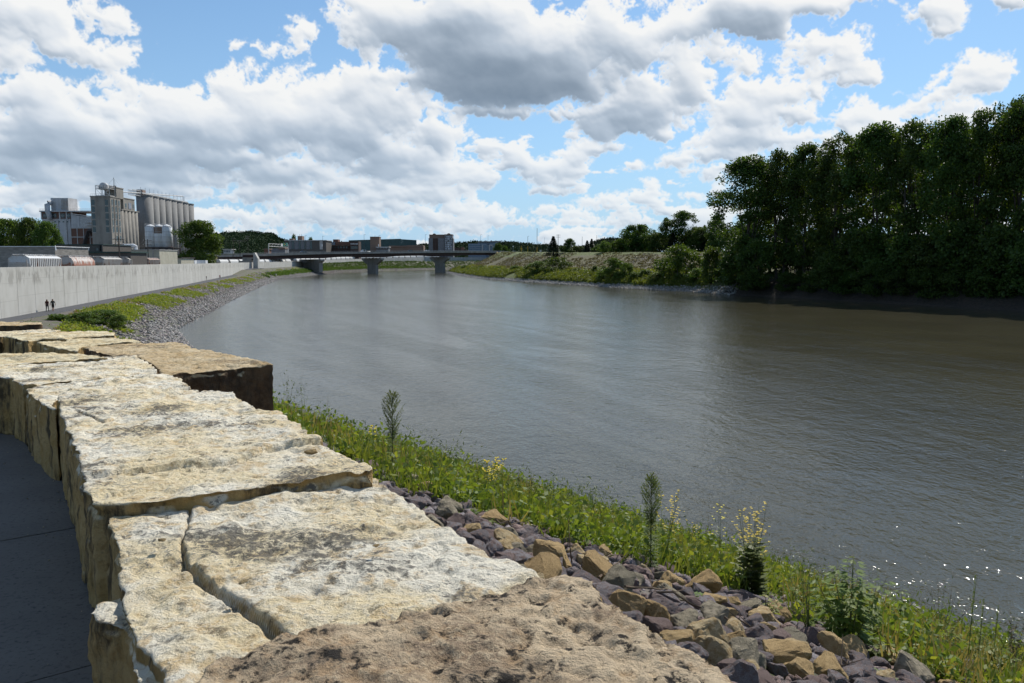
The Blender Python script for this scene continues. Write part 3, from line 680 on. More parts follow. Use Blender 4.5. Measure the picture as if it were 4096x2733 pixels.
# ================================================================== leaves, trees, shrubs
M_leafdk = leafmat('cottonwood_leaves', (.036, .068, .013), (.072, .118, .022), .36)
M_leafmd = leafmat('shrub_leaves', (.055, .10, .018), (.10, .155, .030), .38)
M_leafbr = leafmat('weed_leaves', (.145, .20, .034), (.25, .285, .062), .45, c3=(.22, .22, .06))
M_weedmd = leafmat('near_weed_leaves', (.10, .148, .026), (.17, .215, .048), .42)
M_leafgr = leafmat('horseweed_leaves', (.075, .115, .03), (.14, .19, .06), .38)
M_leafyl = leafmat('yellowing_leaves', (.16, .19, .025), (.25, .24, .04), .42)
M_conif = leafmat('conifer_needles', (.018, .034, .018), (.030, .052, .026), .12)
M_hillf = leafmat('forest_leaves', (.026, .048, .020), (.042, .070, .026), .05, .95)
M_grass = leafmat('grass_blades', (.10, .15, .025), (.20, .22, .06), .38)
M_drygr = leafmat('dry_grass', (.20, .16, .07), (.30, .25, .13), .3)
M_flower = leafmat('yellow_petals', (.70, .55, .02), (.82, .66, .05), .25)
M_bark = plain('bark', (.060, .050, .040), (.11, .092, .075), 3.0, .95, bs=.6, bd=.05, stretch=(3, 3, .6))
M_stem = plain('green_stem', (.10, .13, .04), (.14, .15, .06), 8.0, .8)
M_twig = plain('dry_stem', (.11, .075, .05), (.16, .12, .08), 8.0, .9)

def unit(a): return a / np.maximum(np.linalg.norm(a, axis=1, keepdims=True), 1e-9)
def rand_dirs(n, rg): return unit(rg.normal(size=(n, 3)))
def leaf_quads(P, D, N, L, W, fold=0.0):
    """one rhombic leaf per row: base P, direction D, face normal hint N"""
    D = unit(D); S = unit(np.cross(D, N)); N2 = np.cross(S, D)
    L = np.asarray(L)[:, None]; W = np.asarray(W)[:, None]
    a = P; b = P + D * L * .45 + S * W * .5 - N2 * W * fold; c = P + D * L; d = P + D * L * .45 - S * W * .5 - N2 * W * fold
    V = np.stack([a, b, c, d], 1).reshape(-1, 3); return V, np.arange(len(V)).reshape(-1, 4)
def clump_leaves(cent, rad, per, size, rg, up=.35, squash=.8, wr=.72):
    cent = np.repeat(cent, per, 0); r = np.repeat(rad, per)
    d = rand_dirs(len(cent), rg); d[:, 2] = d[:, 2] * .85 + up * .35; d = unit(d)
    rr = r * (rg.random(len(cent)) ** .45)
    P = cent + d * rr[:, None] * np.array([1, 1, squash])
    D = unit(rand_dirs(len(P), rg) + d * .6 + np.array([0, 0, -.25])); N = rand_dirs(len(P), rg) + d * .5 + np.array([0, 0, .4])
    s = size * (.7 + .6 * rg.random(len(P)))
    return leaf_quads(P, D, N, s, s * wr)
def join(parts):
    V, Fc, b = [], [], 0
    for v, f in parts: V.append(v); Fc.append(f + b); b += len(v)
    return np.concatenate(V), np.concatenate(Fc)
def child(name, me, parent):
    o = bpy.data.objects.new(name, me); link(o, parent); return o

def tree_proto(name, seed, H, Wd, base, nclump, crad, per, size, mat_, limbs=7, trunk_r=.45, lean=0.0, stems=1, shape='round', gapk=.0):
    rg = np.random.default_rng(seed); e = empty(name, (0, 0, -500))
    C = []
    lob = rg.random(6) * 6.28
    while len(C) < nclump:
        h = base + (1 - base) * rg.random() ** .8
        k = (h - base) / (1 - base)
        if shape == 'round': env = (max(0, 1 - ((k - .45) / .58) ** 2)) ** .5
        elif shape == 'tall': env = min(1, .55 + k * .9) * (max(0, 1 - max(0, (k - .55) / .47) ** 2.2)) ** .6
        elif shape == 'umbrella': env = min(1, .25 + k * 1.3) * (max(0, 1 - max(0, (k - .7) / .32) ** 2)) ** .5
        else: env = (1 - k) ** .5 * .95 + .05
        a = rg.random() * 6.283
        env *= .80 + .22 * math.sin(2 * a + lob[0] + k * 3) + .14 * math.sin(5 * a + lob[1] + k * 5)
        rr = Wd / 2 * max(.05, env) * (1 - .6 * rg.random() ** 2.2)
        C.append((math.cos(a) * rr + lean * h * H, math.sin(a) * rr, h * H - crad * .5))
    C = np.array(C); rad = crad * (.65 + .7 * rg.random(len(C)))
    keep = rg.random(len(C)) > gapk * (C[:, 2] < H * .55)
    V, Fc = clump_leaves(C[keep], rad[keep], per, size, rg)
    b = MB()
    for s in range(stems):
        ang = s * 6.28 / max(1, stems) + 1.0; sp = 0 if stems == 1 else Wd * .10
        x0, y0 = math.cos(ang) * sp * .4, math.sin(ang) * sp * .4
        tops = [C[i] for i in rg.choice(len(C), min(limbs, len(C)), replace=False)]
        hb = H * base * (.9 if shape != 'umbrella' else 1.0); p0 = Vector((x0, y0, -1.2)); p1 = Vector((x0 * 2 + lean * hb * .6, y0 * 2, hb)); p2 = Vector((x0 * 3 + lean * H * .6, y0 * 3, H * (base * .4 + .42)))
        b.tube([p0, p0 + (p1 - p0) * .12, p1, p2, p2 + Vector((rg.normal() * .6, rg.normal() * .6, H * .26))], [trunk_r * 1.35, trunk_r, trunk_r * .75, trunk_r * .45, .06], 8)
        for q in tops:
            q = Vector(q); st = p1.lerp(p2, rg.random() * .9); mid = st.lerp(q, .5) + Vector((0, 0, -.06 * (q - st).length))
            r0 = trunk_r * (.22 + .22 * rg.random()); b.tube([st, mid, q], [r0, r0 * .6, .04], 5)
    tr = b.build('trunk', M_bark, e, smooth=True, rel=False)
    cr = child('crown', mesh_np('crown', V, Fc, mat_), e)
    return e
def conifer_proto(seed, H, Wd):
    rg = np.random.default_rng(seed); e = empty('spruce_tree', (0, 0, -500)); P, D, L = [], [], []
    n = 1500
    k = rg.random(n) ** .8; a = rg.random(n) * 6.283; rr = (1 - k) * Wd / 2 * (.35 + .65 * rg.random(n) ** .5) * (.85 + .3 * np.sin(k * 60))
    P = np.stack([np.cos(a) * rr, np.sin(a) * rr, k * H * .96 + .04 * H - rr * .18], 1)
    D = np.stack([np.cos(a), np.sin(a), -.25 + .2 * rg.normal(size=n)], 1); N = np.tile([0, 0, 1.0], (n, 1)) + rand_dirs(n, rg) * .6
    V, Fc = leaf_quads(P, D, N, .10 * Wd + (1 - k) * .16 * Wd, .07 * Wd + (1 - k) * .05 * Wd)
    b = MB(); b.tube([(0, 0, -.5), (0, 0, H * .98)], [.03 * H, .01], 6); b.build('trunk', M_bark, e, rel=False); child('crown', mesh_np('crown', V, Fc, M_conif), e); return e
COTTON = [tree_proto('cottonwood_tree', 30 + i, 36, 17, .14, 150, 1.9, 130, .56, M_leafdk, 9, .55, shape='tall', stems=1 + i % 2, gapk=.22) for i in range(4)]
ROUND = [tree_proto('broadleaf_tree', 50 + i, 20, 19, .10, 150, 1.9, 130, .62, M_leafmd if i else M_leafdk, 7, .4, shape='round') for i in range(2)]
UMBR = tree_proto('spreading_tree', 60, 16, 22, .18, 130, 1.9, 110, .65, M_leafdk, 8, .4, shape='umbrella')
OPEN = tree_proto('open_tree', 63, 24, 12, .22, 90, 1.7, 100, .6, M_leafdk, 9, .4, shape='tall', gapk=.25)
BUSH = [tree_proto('shrub', 70 + i, 6, 7.5, .03, 70, .85, 75, .34, M_leafmd, 5, .09, shape='dome' if i == 2 else 'round', stems=3) for i in range(3)]
DKBUSH = tree_proto('understory_shrub', 75, 9, 10, .03, 80, 1.2, 80, .48, M_leafdk, 5, .12, shape='round', stems=3)
SPRUCE = conifer_proto(80, 14, 7)
USED = set()
def plant(proto, loc, H=None, Wd=None, rz=0.0, label=None, cat='tree', group=None, base=(1, 1), name=None):
    o = proto if proto.name not in USED else copy_tree(proto)
    USED.add(proto.name)
    o.location = loc; o.rotation_euler = (0, 0, rz)
    o.scale = (Wd / base[1], Wd / base[1], H / base[0])
    for k in ('label', 'category', 'group'):
        if k in o: del o[k]
    return tag(o, label, cat, group)
PEND = []                       # copies must be taken before the prototypes move, so placing is queued
# ------- the wood on the right bank
RB_T = [(2990, 238, 640, 262, 0), (3120, 232, 612, 200, 1), (3215, 224, 588, 190, 2), (3345, 214, 548, 230, 3), (3500, 205, 512, 250, 0), (3640, 196, 488, 230, 1), (3790, 187, 480, 230, 2), (3925, 180, 440, 240, 3), (4065, 174, 410, 260, 0), (4230, 166, 395, 300, 1)]
RB_L = ['leftmost tall cottonwood of the right bank wood, crown bulging over the low shrubs', 'slim cottonwood just right of the bulging end of the wood', 'cottonwood with a pointed twig top in the left half of the wood', 'cottonwood with a stepped flat crown top left of the wood centre',
        'dense cottonwood at the centre of the wood, domed crown top', 'cottonwood right of the wood centre with a level crown line', 'cottonwood with an airy top above the gap where sky shows through', 'tall cottonwood third from the right picture edge in the wood', 'tallest broad cottonwood near the right picture edge', 'cottonwood at the right picture edge, mostly cut off by it']
for (px, d, yt, w, k), lb in zip(RB_T, RB_L):
    x = X_at(px, d); PEND.append((COTTON[k], (x, d, 4.0), Z_at(yt, d) - 4.0, w / F * d * 1.12, px * .37, lb, 'tree', 'cottonwoods of the right bank wood', (35.3, 17)))
for i, (px, d, yt, w) in enumerate([(3080, 262, 690, 220), (3270, 250, 640, 220), (3420, 240, 590, 240), (3570, 232, 560, 240), (3720, 222, 540, 240), (3860, 214, 520, 240), (4000, 205, 500, 240), (4150, 196, 470, 260)]):
    PEND.append((COTTON[(i + 2) % 4], (X_at(px, d), d, 4.4), Z_at(yt, d) - 4.4, w / F * d * 1.1, px * .71, 'dark cottonwood in the second row of the wood, behind the front trees', 'tree', 'cottonwoods behind the front row', (35.3, 17)))
for i, (px, d, yt, w) in enumerate([(2950, 238, 1010, 180), (3030, 228, 960, 160), (3330, 206, 1020, 170), (3420, 205, 930, 220), (3530, 200, 980, 220), (3620, 193, 940, 210), (3720, 186, 960, 220), (3810, 182, 900, 230), (3900, 178, 950, 220), (4000, 170, 910, 240), (4090, 166, 940, 240), (4180, 160, 900, 260), (3200, 224, 1080, 60), (3500, 222, 960, 260), (3690, 215, 950, 260), (3880, 205, 930, 260), (4060, 196, 930, 260), (3280, 232, 960, 200), (3160, 250, 940, 220), (3320, 262, 940, 260), (2980, 256, 900, 240)]):
    PEND.append((DKBUSH, (X_at(px, d), d, 3.6), Z_at(yt, d) - 3.6, w / F * d, px * .53, 'dark shaded shrub under the cottonwoods of the wood', 'shrub', 'understory shrubs of the wood', (9, 10)))
for i, (px, d, yt, w) in enumerate([(3010, 228, 1075, 120), (3150, 220, 1090, 90), (3260, 214, 1085, 130), (3390, 203, 1080, 140), (3500, 195, 1060, 150), (3610, 189, 1085, 140), (3730, 182, 1070, 160), (3850, 176, 1080, 150), (3960, 171, 1060, 160), (4070, 166, 1075, 160)]):
    PEND.append((DKBUSH, (X_at(px, d), d, 2.2), Z_at(yt, d) - 2.2, w / F * d * 1.1, px * .29, 'low dark brush hanging over the muddy edge of the wood', 'shrub', 'brush at the muddy edge of the wood', (9, 10)))
rl = random.Random(8)
for x0, y0, x1, y1, r_, lb, nm in [(2895, 1166, 3020, 1136, .45, 'pale washed up trunk lying at the left end of the muddy bank', 'washed_up_trunk'), (3360, 1152, 3475, 1186, .16, 'fallen branch sloping into the water below the wood', 'fallen_branch'), (3470, 1186, 3590, 1178, .12, 'thin drifted branch at the waterline below the wood', 'drifted_branch'), (3890, 1150, 3905, 1190, .2, 'short dead stem standing at the muddy edge near the right', 'dead_snag')]:
    a = on_z(x0, y0, .9); c = on_z(x1, y1, .5); b = MB(); pts = [a.lerp(c, k / 5) + Vector((rl.gauss(0, .12), rl.gauss(0, .12), rl.gauss(0, .08))) for k in range(6)]
    b.tube(pts, [r_, r_ * .95, r_ * .8, r_ * .7, r_ * .5, r_ * .3], 7)
    for j in (1, 3): b.tube([pts[j], pts[j] + Vector((rl.uniform(-1.4, 1.4), rl.uniform(-.6, .6), rl.uniform(.3, 1.2)))], [r_ * .4, .03], 5)
    o = b.build(nm, plain('driftwood', (.34, .31, .27), (.22, .195, .165), 2, .9) if 'trunk' in nm else M_twig, smooth=True); recenter(o); tag(o, lb, 'driftwood')
# ------- shrubs along the right bank
for i, (px, d, yt, w, lb, g_) in enumerate([
    (2150, 408, 1046, 95, 'rounded green shrub on the right bank, left one of the close pair', None), (2225, 398, 1030, 105, 'rounded green shrub on the right bank, right one of the close pair', None),
    (2380, 352, 1062, 40, 'small lone sapling on the weedy bank between two shrub groups', None), (2455, 322, 1034, 95, 'loose green shrub with upright shoots between the shrub pair and the big bush', None), (2510, 316, 1052, 60, 'low dark shrub at the right foot of the loose green shrub', None),
    (2585, 305, 1078, 70, 'low rounded shrub at the waterline left of the big bush', None), (2725, 284, 984, 170, 'big broad yellow green bush before the wood, tallest on the weedy bank', None), (2668, 292, 1030, 70, 'narrow shrub leaning on the left flank of the big bush', None), (2850, 262, 985, 120, 'big green bush between the yellow green bush and the first cottonwood', None), (2790, 272, 1075, 80, 'low dark bush at the waterline under the two big bushes', None)]):
    z = 3.2; PEND.append((BUSH[i % 3], (X_at(px, d), d, z), Z_at(yt, d) - z, w / F * d * 1.15, px * .3, lb, 'shrub', 'shrubs on the right bank', (6, 7.5)))
# ------- trees behind the levee
for i, (pr, px, d, yt, w, lb, hb) in enumerate([
    (SPRUCE, 2213, 470, 945, 54, 'dark spruce tree beside the wooden power pole on the levee', (14, 7)), (SPRUCE, 2348, 462, 962, 36, 'smaller spruce on the levee, left of the twin top', (14, 7)), (SPRUCE, 2366, 466, 955, 34, 'spruce on the levee touching the smaller spruce', (14, 7)),
    (ROUND[0], 2278, 480, 958, 44, 'dark round tree between the pole spruce and the twin spruces', (19, 19)), (ROUND[0], 2255, 520, 985, 40, 'small dark tree low behind the pole spruce', (19, 19)),
    (BUSH[0], 2420, 430, 966, 62, 'mid green rounded bush on the levee top left of the spreading tree', (6, 7.5)), (BUSH[1], 2460, 432, 964, 55, 'mid green bush touching the trunk side of the spreading tree', (6, 7.5)),
    (UMBR, 2545, 425, 905, 165, 'wide spreading feathery tree on the levee top', (15.5, 22)), (OPEN, 2725, 400, 848, 120, 'tall open crowned tree rising above the levee trees', (23.5, 12)), (OPEN, 2660, 404, 875, 50, 'slim tree with a tufted top left of the tall open tree', (23.5, 12)),
    (SPRUCE, 2690, 395, 930, 60, 'dark conifer at the foot of the tall open tree', (14, 7)), (ROUND[1], 2790, 392, 915, 100, 'leafy tree right of the tall open tree behind the big bush', (19, 19)), (SPRUCE, 2815, 388, 900, 40, 'pointed conifer next to the left end of the wood', (14, 7)), (ROUND[1], 2860, 380, 885, 90, 'light green tree just left of the first cottonwood', (19, 19)), (ROUND[0], 2625, 410, 935, 90, 'dark bushy tree between the spreading tree and the tall open tree', (19, 19))]):
    z = 13.5; PEND.append((pr, (X_at(px, d), d, z), Z_at(yt, d) - z, w / F * d * 1.05, px * .2, lb, 'bush' if pr in BUSH else 'tree', None, hb))
for i, (px, d, yt, w) in enumerate([(2490, 440, 955, 90), (2570, 436, 958, 90), (2640, 420, 948, 80), (2700, 410, 940, 80), (2760, 402, 935, 90), (2830, 390, 930, 90), (2880, 372, 925, 90), (2310, 470, 985, 60), (2400, 455, 978, 60)]):
    PEND.append((DKBUSH, (X_at(px, d), d, 12.8), Z_at(yt, d) - 12.8, w / F * d * 1.15, px * .41, 'dark undergrowth filling the tree line on the levee top', 'shrub', 'undergrowth of the levee tree line', (9, 10)))
for i, (px, d, yt, w) in enumerate([(1860, 640, 1062, 36), (1925, 560, 1064, 44), (1990, 500, 1066, 50), (2060, 450, 1064, 60), (2305, 372, 1074, 60), (2350, 356, 1080, 60), (2420, 330, 1078, 70), (2480, 318, 1085, 60), (2540, 308, 1088, 70), (2630, 292, 1092, 70)]):
    PEND.append((BUSH[i % 3], (X_at(px, d), d, 2.6), Z_at(yt, d) - 2.6, w / F * d * 1.15, px * .3, 'low green bush in the weeds near the right waterline', 'shrub', 'low bushes near the right waterline', (6, 7.5)))
# ------- trees of the left side
PEND.append((ROUND[1], (X_at(800, 400), 400, 6.6), Z_at(893, 400) - 6.6, 176 / F * 400, .4, 'round dense green tree standing alone right of the grain silos', 'tree', None, (19, 19)))
for px, d, yt, w, lb in [(30, 235, 888, 150, 'left tree of the green group beside the white mill building'), (120, 232, 884, 120, 'middle tree of the green group beside the white mill building'), (190, 228, 898, 105, 'right tree of the green group, covering the foot of the white mill building'), (-70, 240, 900, 160, 'tree at the left picture edge, mostly cut off')]:
    PEND.append((ROUND[1], (X_at(px, d), d, 6.6), Z_at(yt, d) - 6.6, w / F * d * 1.1, px * .9, lb, 'tree', None, (19, 19)))
for px, y, w, h, lb, mt in [(420, 1262, 150, 52, 'bright green leafy shrub on the stony bank below the walkers', 1), (330, 1278, 150, 58, 'dark soft green shrub on the near stony bank, half behind the stones', 0), (235, 1276, 150, 50, 'light leafy shrub nearest the path edge on the stony bank', 2), (475, 1282, 90, 50, 'dark feathery shrub nearest the water on the stony bank', 0)]:
    p = on_z(px, y + 26, 2.4); PEND.append((BUSH[mt], (p.x, p.y, p.z - .1), h / F * p.y * 1.0, w / F * p.y, px, lb, 'shrub', 'shrubs on the stony left bank', (6, 7.5)))
for pr, loc, H, Wd, rz, lb, cat, gr, hb in PEND: plant(pr, loc, H, Wd, rz, lb, cat, gr, hb)

# ------- weeds along the far banks: nobody could count them
def shore_scatter(rows, o_lo, o_hi, y_lo, y_hi, n, rg):
    """random points on a bank strip between two inland offsets; rows: (station, column, xyz)"""
    seg = np.linalg.norm(np.diff(rows[:, 2], axis=0), axis=1); w = 1.0 / np.maximum(60, rows[:-1, 2, 1]) ** .8 * seg * ((rows[:-1, 2, 1] > y_lo) & (rows[:-1, 2, 1] < y_hi)); w = w / w.sum()
    i = rg.choice(len(seg), n, p=w); k = rg.random(n)
    base = rows[i, 2] * (1 - k)[:, None] + rows[i + 1, 2] * k[:, None]
    inl = rows[i, -1] - rows[i, 2]; inl[:, 2] = 0; inl = unit(inl)
    o = o_lo + (o_hi - o_lo) * rg.random(n); P = base + inl * o[:, None]
    offs = np.linalg.norm((rows - rows[:, 2:3])[:, :, :2], axis=2) * np.where(np.arange(rows.shape[1]) < 2, -1, 1)
    z = np.array([np.interp(o[j], offs[i[j]], rows[i[j], :, 2]) for j in range(n)]); P[:, 2] = z
    return P, o
rg = np.random.default_rng(5)
def weed_stuff(name, label, P, rad, per, size, mat_, seed):
    r2 = np.random.default_rng(seed); V, Fc = clump_leaves(P, rad, per, size, r2, up=.9, squash=.75)
    o = bpy.data.objects.new(name, mesh_np(name, V, Fc, mat_)); link(o); return tag(o, label, 'weeds', None, 'stuff')
P, o_ = shore_scatter(ROW_R, 4.0, 15, 255, 760, 5600, rg); nz = fbm(P * .06, 5, 3); keep = nz > .30
P = P[keep]; rad = .5 + 1.1 * rg.random(len(P)) ** 1.5; P[:, 2] += rad * .45
weed_stuff('bank_weeds', 'tall green weeds covering the lower slope of the right bank', P, rad, 26, .55, M_weedmd, 1)
P, o_ = shore_scatter(ROW_R, 5.0, 26, 255, 760, 3600, rg); P = P[fbm(P * .09 + 7, 6, 3) > .5]; rad = .35 + .6 * rg.random(len(P)); P[:, 2] += rad * .3
weed_stuff('light_weeds', 'yellow green weeds among the tall weeds of the right bank', P, rad, 22, .45, M_leafbr, 2)
P, o_ = shore_scatter(ROW_R, 20, 51, 255, 780, 5200, rg); P = P[fbm(P * .05 + 17, 8, 3) > .40]; rad = .3 + .5 * rg.random(len(P)); P[:, 2] += rad * .2
weed_stuff('dry_weeds', 'brownish dry weeds on the stony levee slope', P, rad, 16, .42, leafmat('dry_levee_weeds', (.11, .085, .045), (.15, .15, .05), .25), 3)
P, o_ = shore_scatter(ROW_L, 6, 12.8, 84, 600, 5200, rg); nz = fbm(P * .12 + 3, 9, 4, .6); P = P[nz > .50]; rad = (.22 + .38 * rg.random(len(P))); P[:, 2] += rad * .2
weed_stuff('bank_scrub', 'scattered green weeds growing among the stones of the left bank', P, rad, 26, .26, M_leafbr, 4)
P, o_ = shore_scatter(ROW_L, 4.5, 9, 420, 1000, 2200, rg); P = P[(fbm(P * .03, 12, 2) > .30)]; rad = .5 + .7 * rg.random(len(P)); P[:, 2] += rad * .3
weed_stuff('far_bank_weeds', 'green strip of weeds on the left bank near the bridge', P, rad, 22, .6, M_leafmd, 5)
P, o_ = shore_scatter(ROW_L, 10.6, 13.2, 84, 420, 1500, rg); rad = .14 + .22 * rg.random(len(P)); P = P[fbm(P * .2 + 31, 15, 3) > .48]; rad = rad[:len(P)]; P[:, 2] += .08
weed_stuff('verge_grass', 'dry tan grass along the outer edge of the asphalt path', P, rad, 14, .22, M_drygr, 6)

# ================================================================== stones of the banks
def rockmat(name, c1, c2, c3, sc=2.5, dk=(.05, .045, .05)):
    def b(g, p, out):
        tc = g.n('ShaderNodeTexCoord'); oi = g.n('ShaderNodeObjectInfo'); ge = g.n('ShaderNodeNewGeometry')
        v = g.vm('ADD', tc.outputs['Object'], g.vm('MULTIPLY', oi.outputs['Random'], (13, 7, 29)))
        n = g.noise(v, sc, 6, .6); n2 = g.noise(v, sc * 7, 7, .68)
        r = g.m('FRACT', g.m('ADD', oi.outputs['Random'], ge.outputs['Random Per Island']))
        c = g.mix(g.ss(r, .1, .9), c1, c2); c = g.mix(g.ss(g.m('FRACT', g.m('MULTIPLY', r, 7.31)), .72, .80), c, c3); c = g.mix(g.ss(n, .42, .64), c, c3); c = g.mix(g.ss(n2, .54, .74, 0, .7), c, dk)
        g.put(p.inputs['Base Color'], c); p.inputs['Roughness'].default_value = .85; p.inputs['Specular IOR Level'].default_value = .3
        bump(g, p, g.m('ADD', n2, g.m('MULTIPLY', n, .6)), 1.0, .06)
    return material(name, b)
M_purple = rockmat('quartzite', (.21, .182, .186), (.37, .335, .34), (.29, .205, .18), 5)
M_tanrock = rockmat('sandstone_rock', (.66, .46, .21), (.72, .57, .33), (.56, .38, .17), 4, (.18, .10, .06))
M_greytan = rockmat('weathered_rock', (.46, .39, .26), (.54, .46, .33), (.30, .26, .18), 4, (.07, .06, .045))
M_shore = rockmat('shore_rock', (.32, .31, .285), (.40, .385, .36), (.25, .24, .22), 4, (.13, .12, .11))
M_riprap = rockmat('riprap_stone', (.23, .205, .20), (.40, .37, .35), (.28, .24, .22), 1.5, (.07, .06, .055))
def hull(seed, n=18, flat=.7):
    rg_ = np.random.default_rng(seed); P_ = rand_dirs(n, rg_) * (.75 + .35 * rg_.random((n, 1))) * np.array([1, .8, flat])
    bm = bmesh.new(); vs = [bm.verts.new(p) for p in P_]; bmesh.ops.convex_hull(bm, input=vs)
    bmesh.ops.delete(bm, geom=[v for v in bm.verts if not v.link_faces], context='VERTS')
    return bm
def rock_mesh(name, seed, mat_, n=16, flat=.7, detail=True):
    bm = hull(seed, n, flat)
    if detail:
        bmesh.ops.bevel(bm, geom=bm.edges[:], offset=.06, segments=1, affect='EDGES', profile=.6, clamp_overlap=True)
        bmesh.ops.triangulate(bm, faces=bm.faces[:]); bmesh.ops.subdivide_edges(bm, edges=[e_ for e_ in bm.edges if e_.calc_length() > .25], cuts=3, use_grid_fill=True); bmesh.ops.triangulate(bm, faces=bm.faces[:])
        co = np.array([v.co for v in bm.verts]); nr = np.array([v.normal for v in bm.verts])
        d = (fbm(co * 2.2 + seed, seed, 5, .65) - .5) * .30
        for v, q in zip(bm.verts, co + nr * d[:, None]): v.co = q
    me = bpy.data.meshes.new(name); bm.normal_update(); bm.to_mesh(me); bm.free(); me.materials.append(mat_); return me
def arr(me):
    n = len(me.vertices); a = np.empty(n * 3, np.float32); me.vertices.foreach_get('co', a)
    me.calc_loop_triangles(); t = np.empty(len(me.loop_triangles) * 3, np.int32); me.loop_triangles.foreach_get('vertices', t); return a.reshape(-1, 3).astype(float), t.reshape(-1, 3)
LOWR = [arr(rock_mesh('low_rock', 200 + i, M_riprap, 11, .62, False)) for i in range(7)]
def rots(n, rg_, tilt=.5):
    a = rg_.random(n) * 6.283; b = (rg_.random(n) - .5) * 2 * tilt; c = (rg_.random(n) - .5) * 2 * tilt
    ca, sa, cb, sb, cc, sc_ = np.cos(a), np.sin(a), np.cos(b), np.sin(b), np.cos(c), np.sin(c); o, z = np.ones(n), np.zeros(n)
    Rz = np.stack([ca, -sa, z, sa, ca, z, z, z, o], 1).reshape(-1, 3, 3); Rx = np.stack([o, z, z, z, cb, -sb, z, sb, cb], 1).reshape(-1, 3, 3); Ry = np.stack([cc, z, sc_, z, o, z, -sc_, z, cc], 1).reshape(-1, 3, 3)
    return Rz @ Rx @ Ry
def rock_stuff(name, label, P, rad, mat_, seed):
    r2 = np.random.default_rng(seed); which = r2.integers(0, len(LOWR), len(P)); Rm = rots(len(P), r2); parts = []
    for k, (v, t) in enumerate(LOWR):
        i = np.where(which == k)[0]
        if not len(i): continue
        W = np.einsum('nij,vj->nvi', Rm[i], v) * rad[i][:, None, None] + P[i][:, None, :]
        parts.append((W.reshape(-1, 3), (t[None] + (np.arange(len(i)) * len(v))[:, None, None]).reshape(-1, 3)))
    V, Fc = join(parts); o = bpy.data.objects.new(name, mesh_np(name, V, Fc, mat_)); link(o); return tag(o, label, 'stones', None, 'stuff')
P, o_ = shore_scatter(ROW_L, -.4, 12.2, 60, 640, 11000, rg); rad = (.14 + .20 * rg.random(len(P)) ** 2) * (1 + P[:, 1] / 900); P[:, 2] += rad * .15
rock_stuff('bank_riprap', 'grey riprap stones covering the left bank below the path', P, rad, M_riprap, 21)
P, o_ = shore_scatter(ROW_L, -.3, 4.0, 60, 640, 6000, rg); rad = (.13 + .18 * rg.random(len(P)) ** 2) * (1 + P[:, 1] / 900); P[:, 2] += rad * .2
rock_stuff('waterline_riprap', 'pale washed riprap stones along the left waterline', P, rad, M_shore, 22)
P, o_ = shore_scatter(ROW_R, -.5, 4.2, 230, 740, 4200, rg); rad = .22 + .32 * rg.random(len(P)) ** 2; P[:, 2] += rad * .2
rock_stuff('shore_riprap', 'pale stones along the waterline of the right bank', P, rad, M_shore, 23)
P, o_ = shore_scatter(ROW_R, 26, 51.0, 280, 720, 2600, rg); P = P[fbm(P * .04 + 3, 18, 3) > .50]; rad = .3 + .35 * rg.random(len(P)) ** 2; P[:, 2] += rad * .1
rock_stuff('levee_riprap', 'pinkish grey riprap on the upper levee slope', P, rad, rockmat('levee_stone', (.12, .10, .098), (.22, .195, .188), (.16, .125, .115), 1.5), 24)

P, o_ = shore_scatter(ROW_L, -.3, 5, 600, 1200, 2200, rg); rad = .35 + .5 * rg.random(len(P)) ** 2; P[:, 2] += rad * .2
rock_stuff('far_shore_stones', 'grey stones along the distant shore beyond the bridge', P, rad, M_riprap, 25)
P, o_ = shore_scatter(ROW_L, 5, 24, 640, 1250, 3000, rg); rad = .7 + .9 * rg.random(len(P)); P[:, 2] += rad * .2
weed_stuff('far_shore_weeds', 'dark green weeds on the distant bank below the far flood wall', P, rad, 18, .75, M_leafdk, 7)
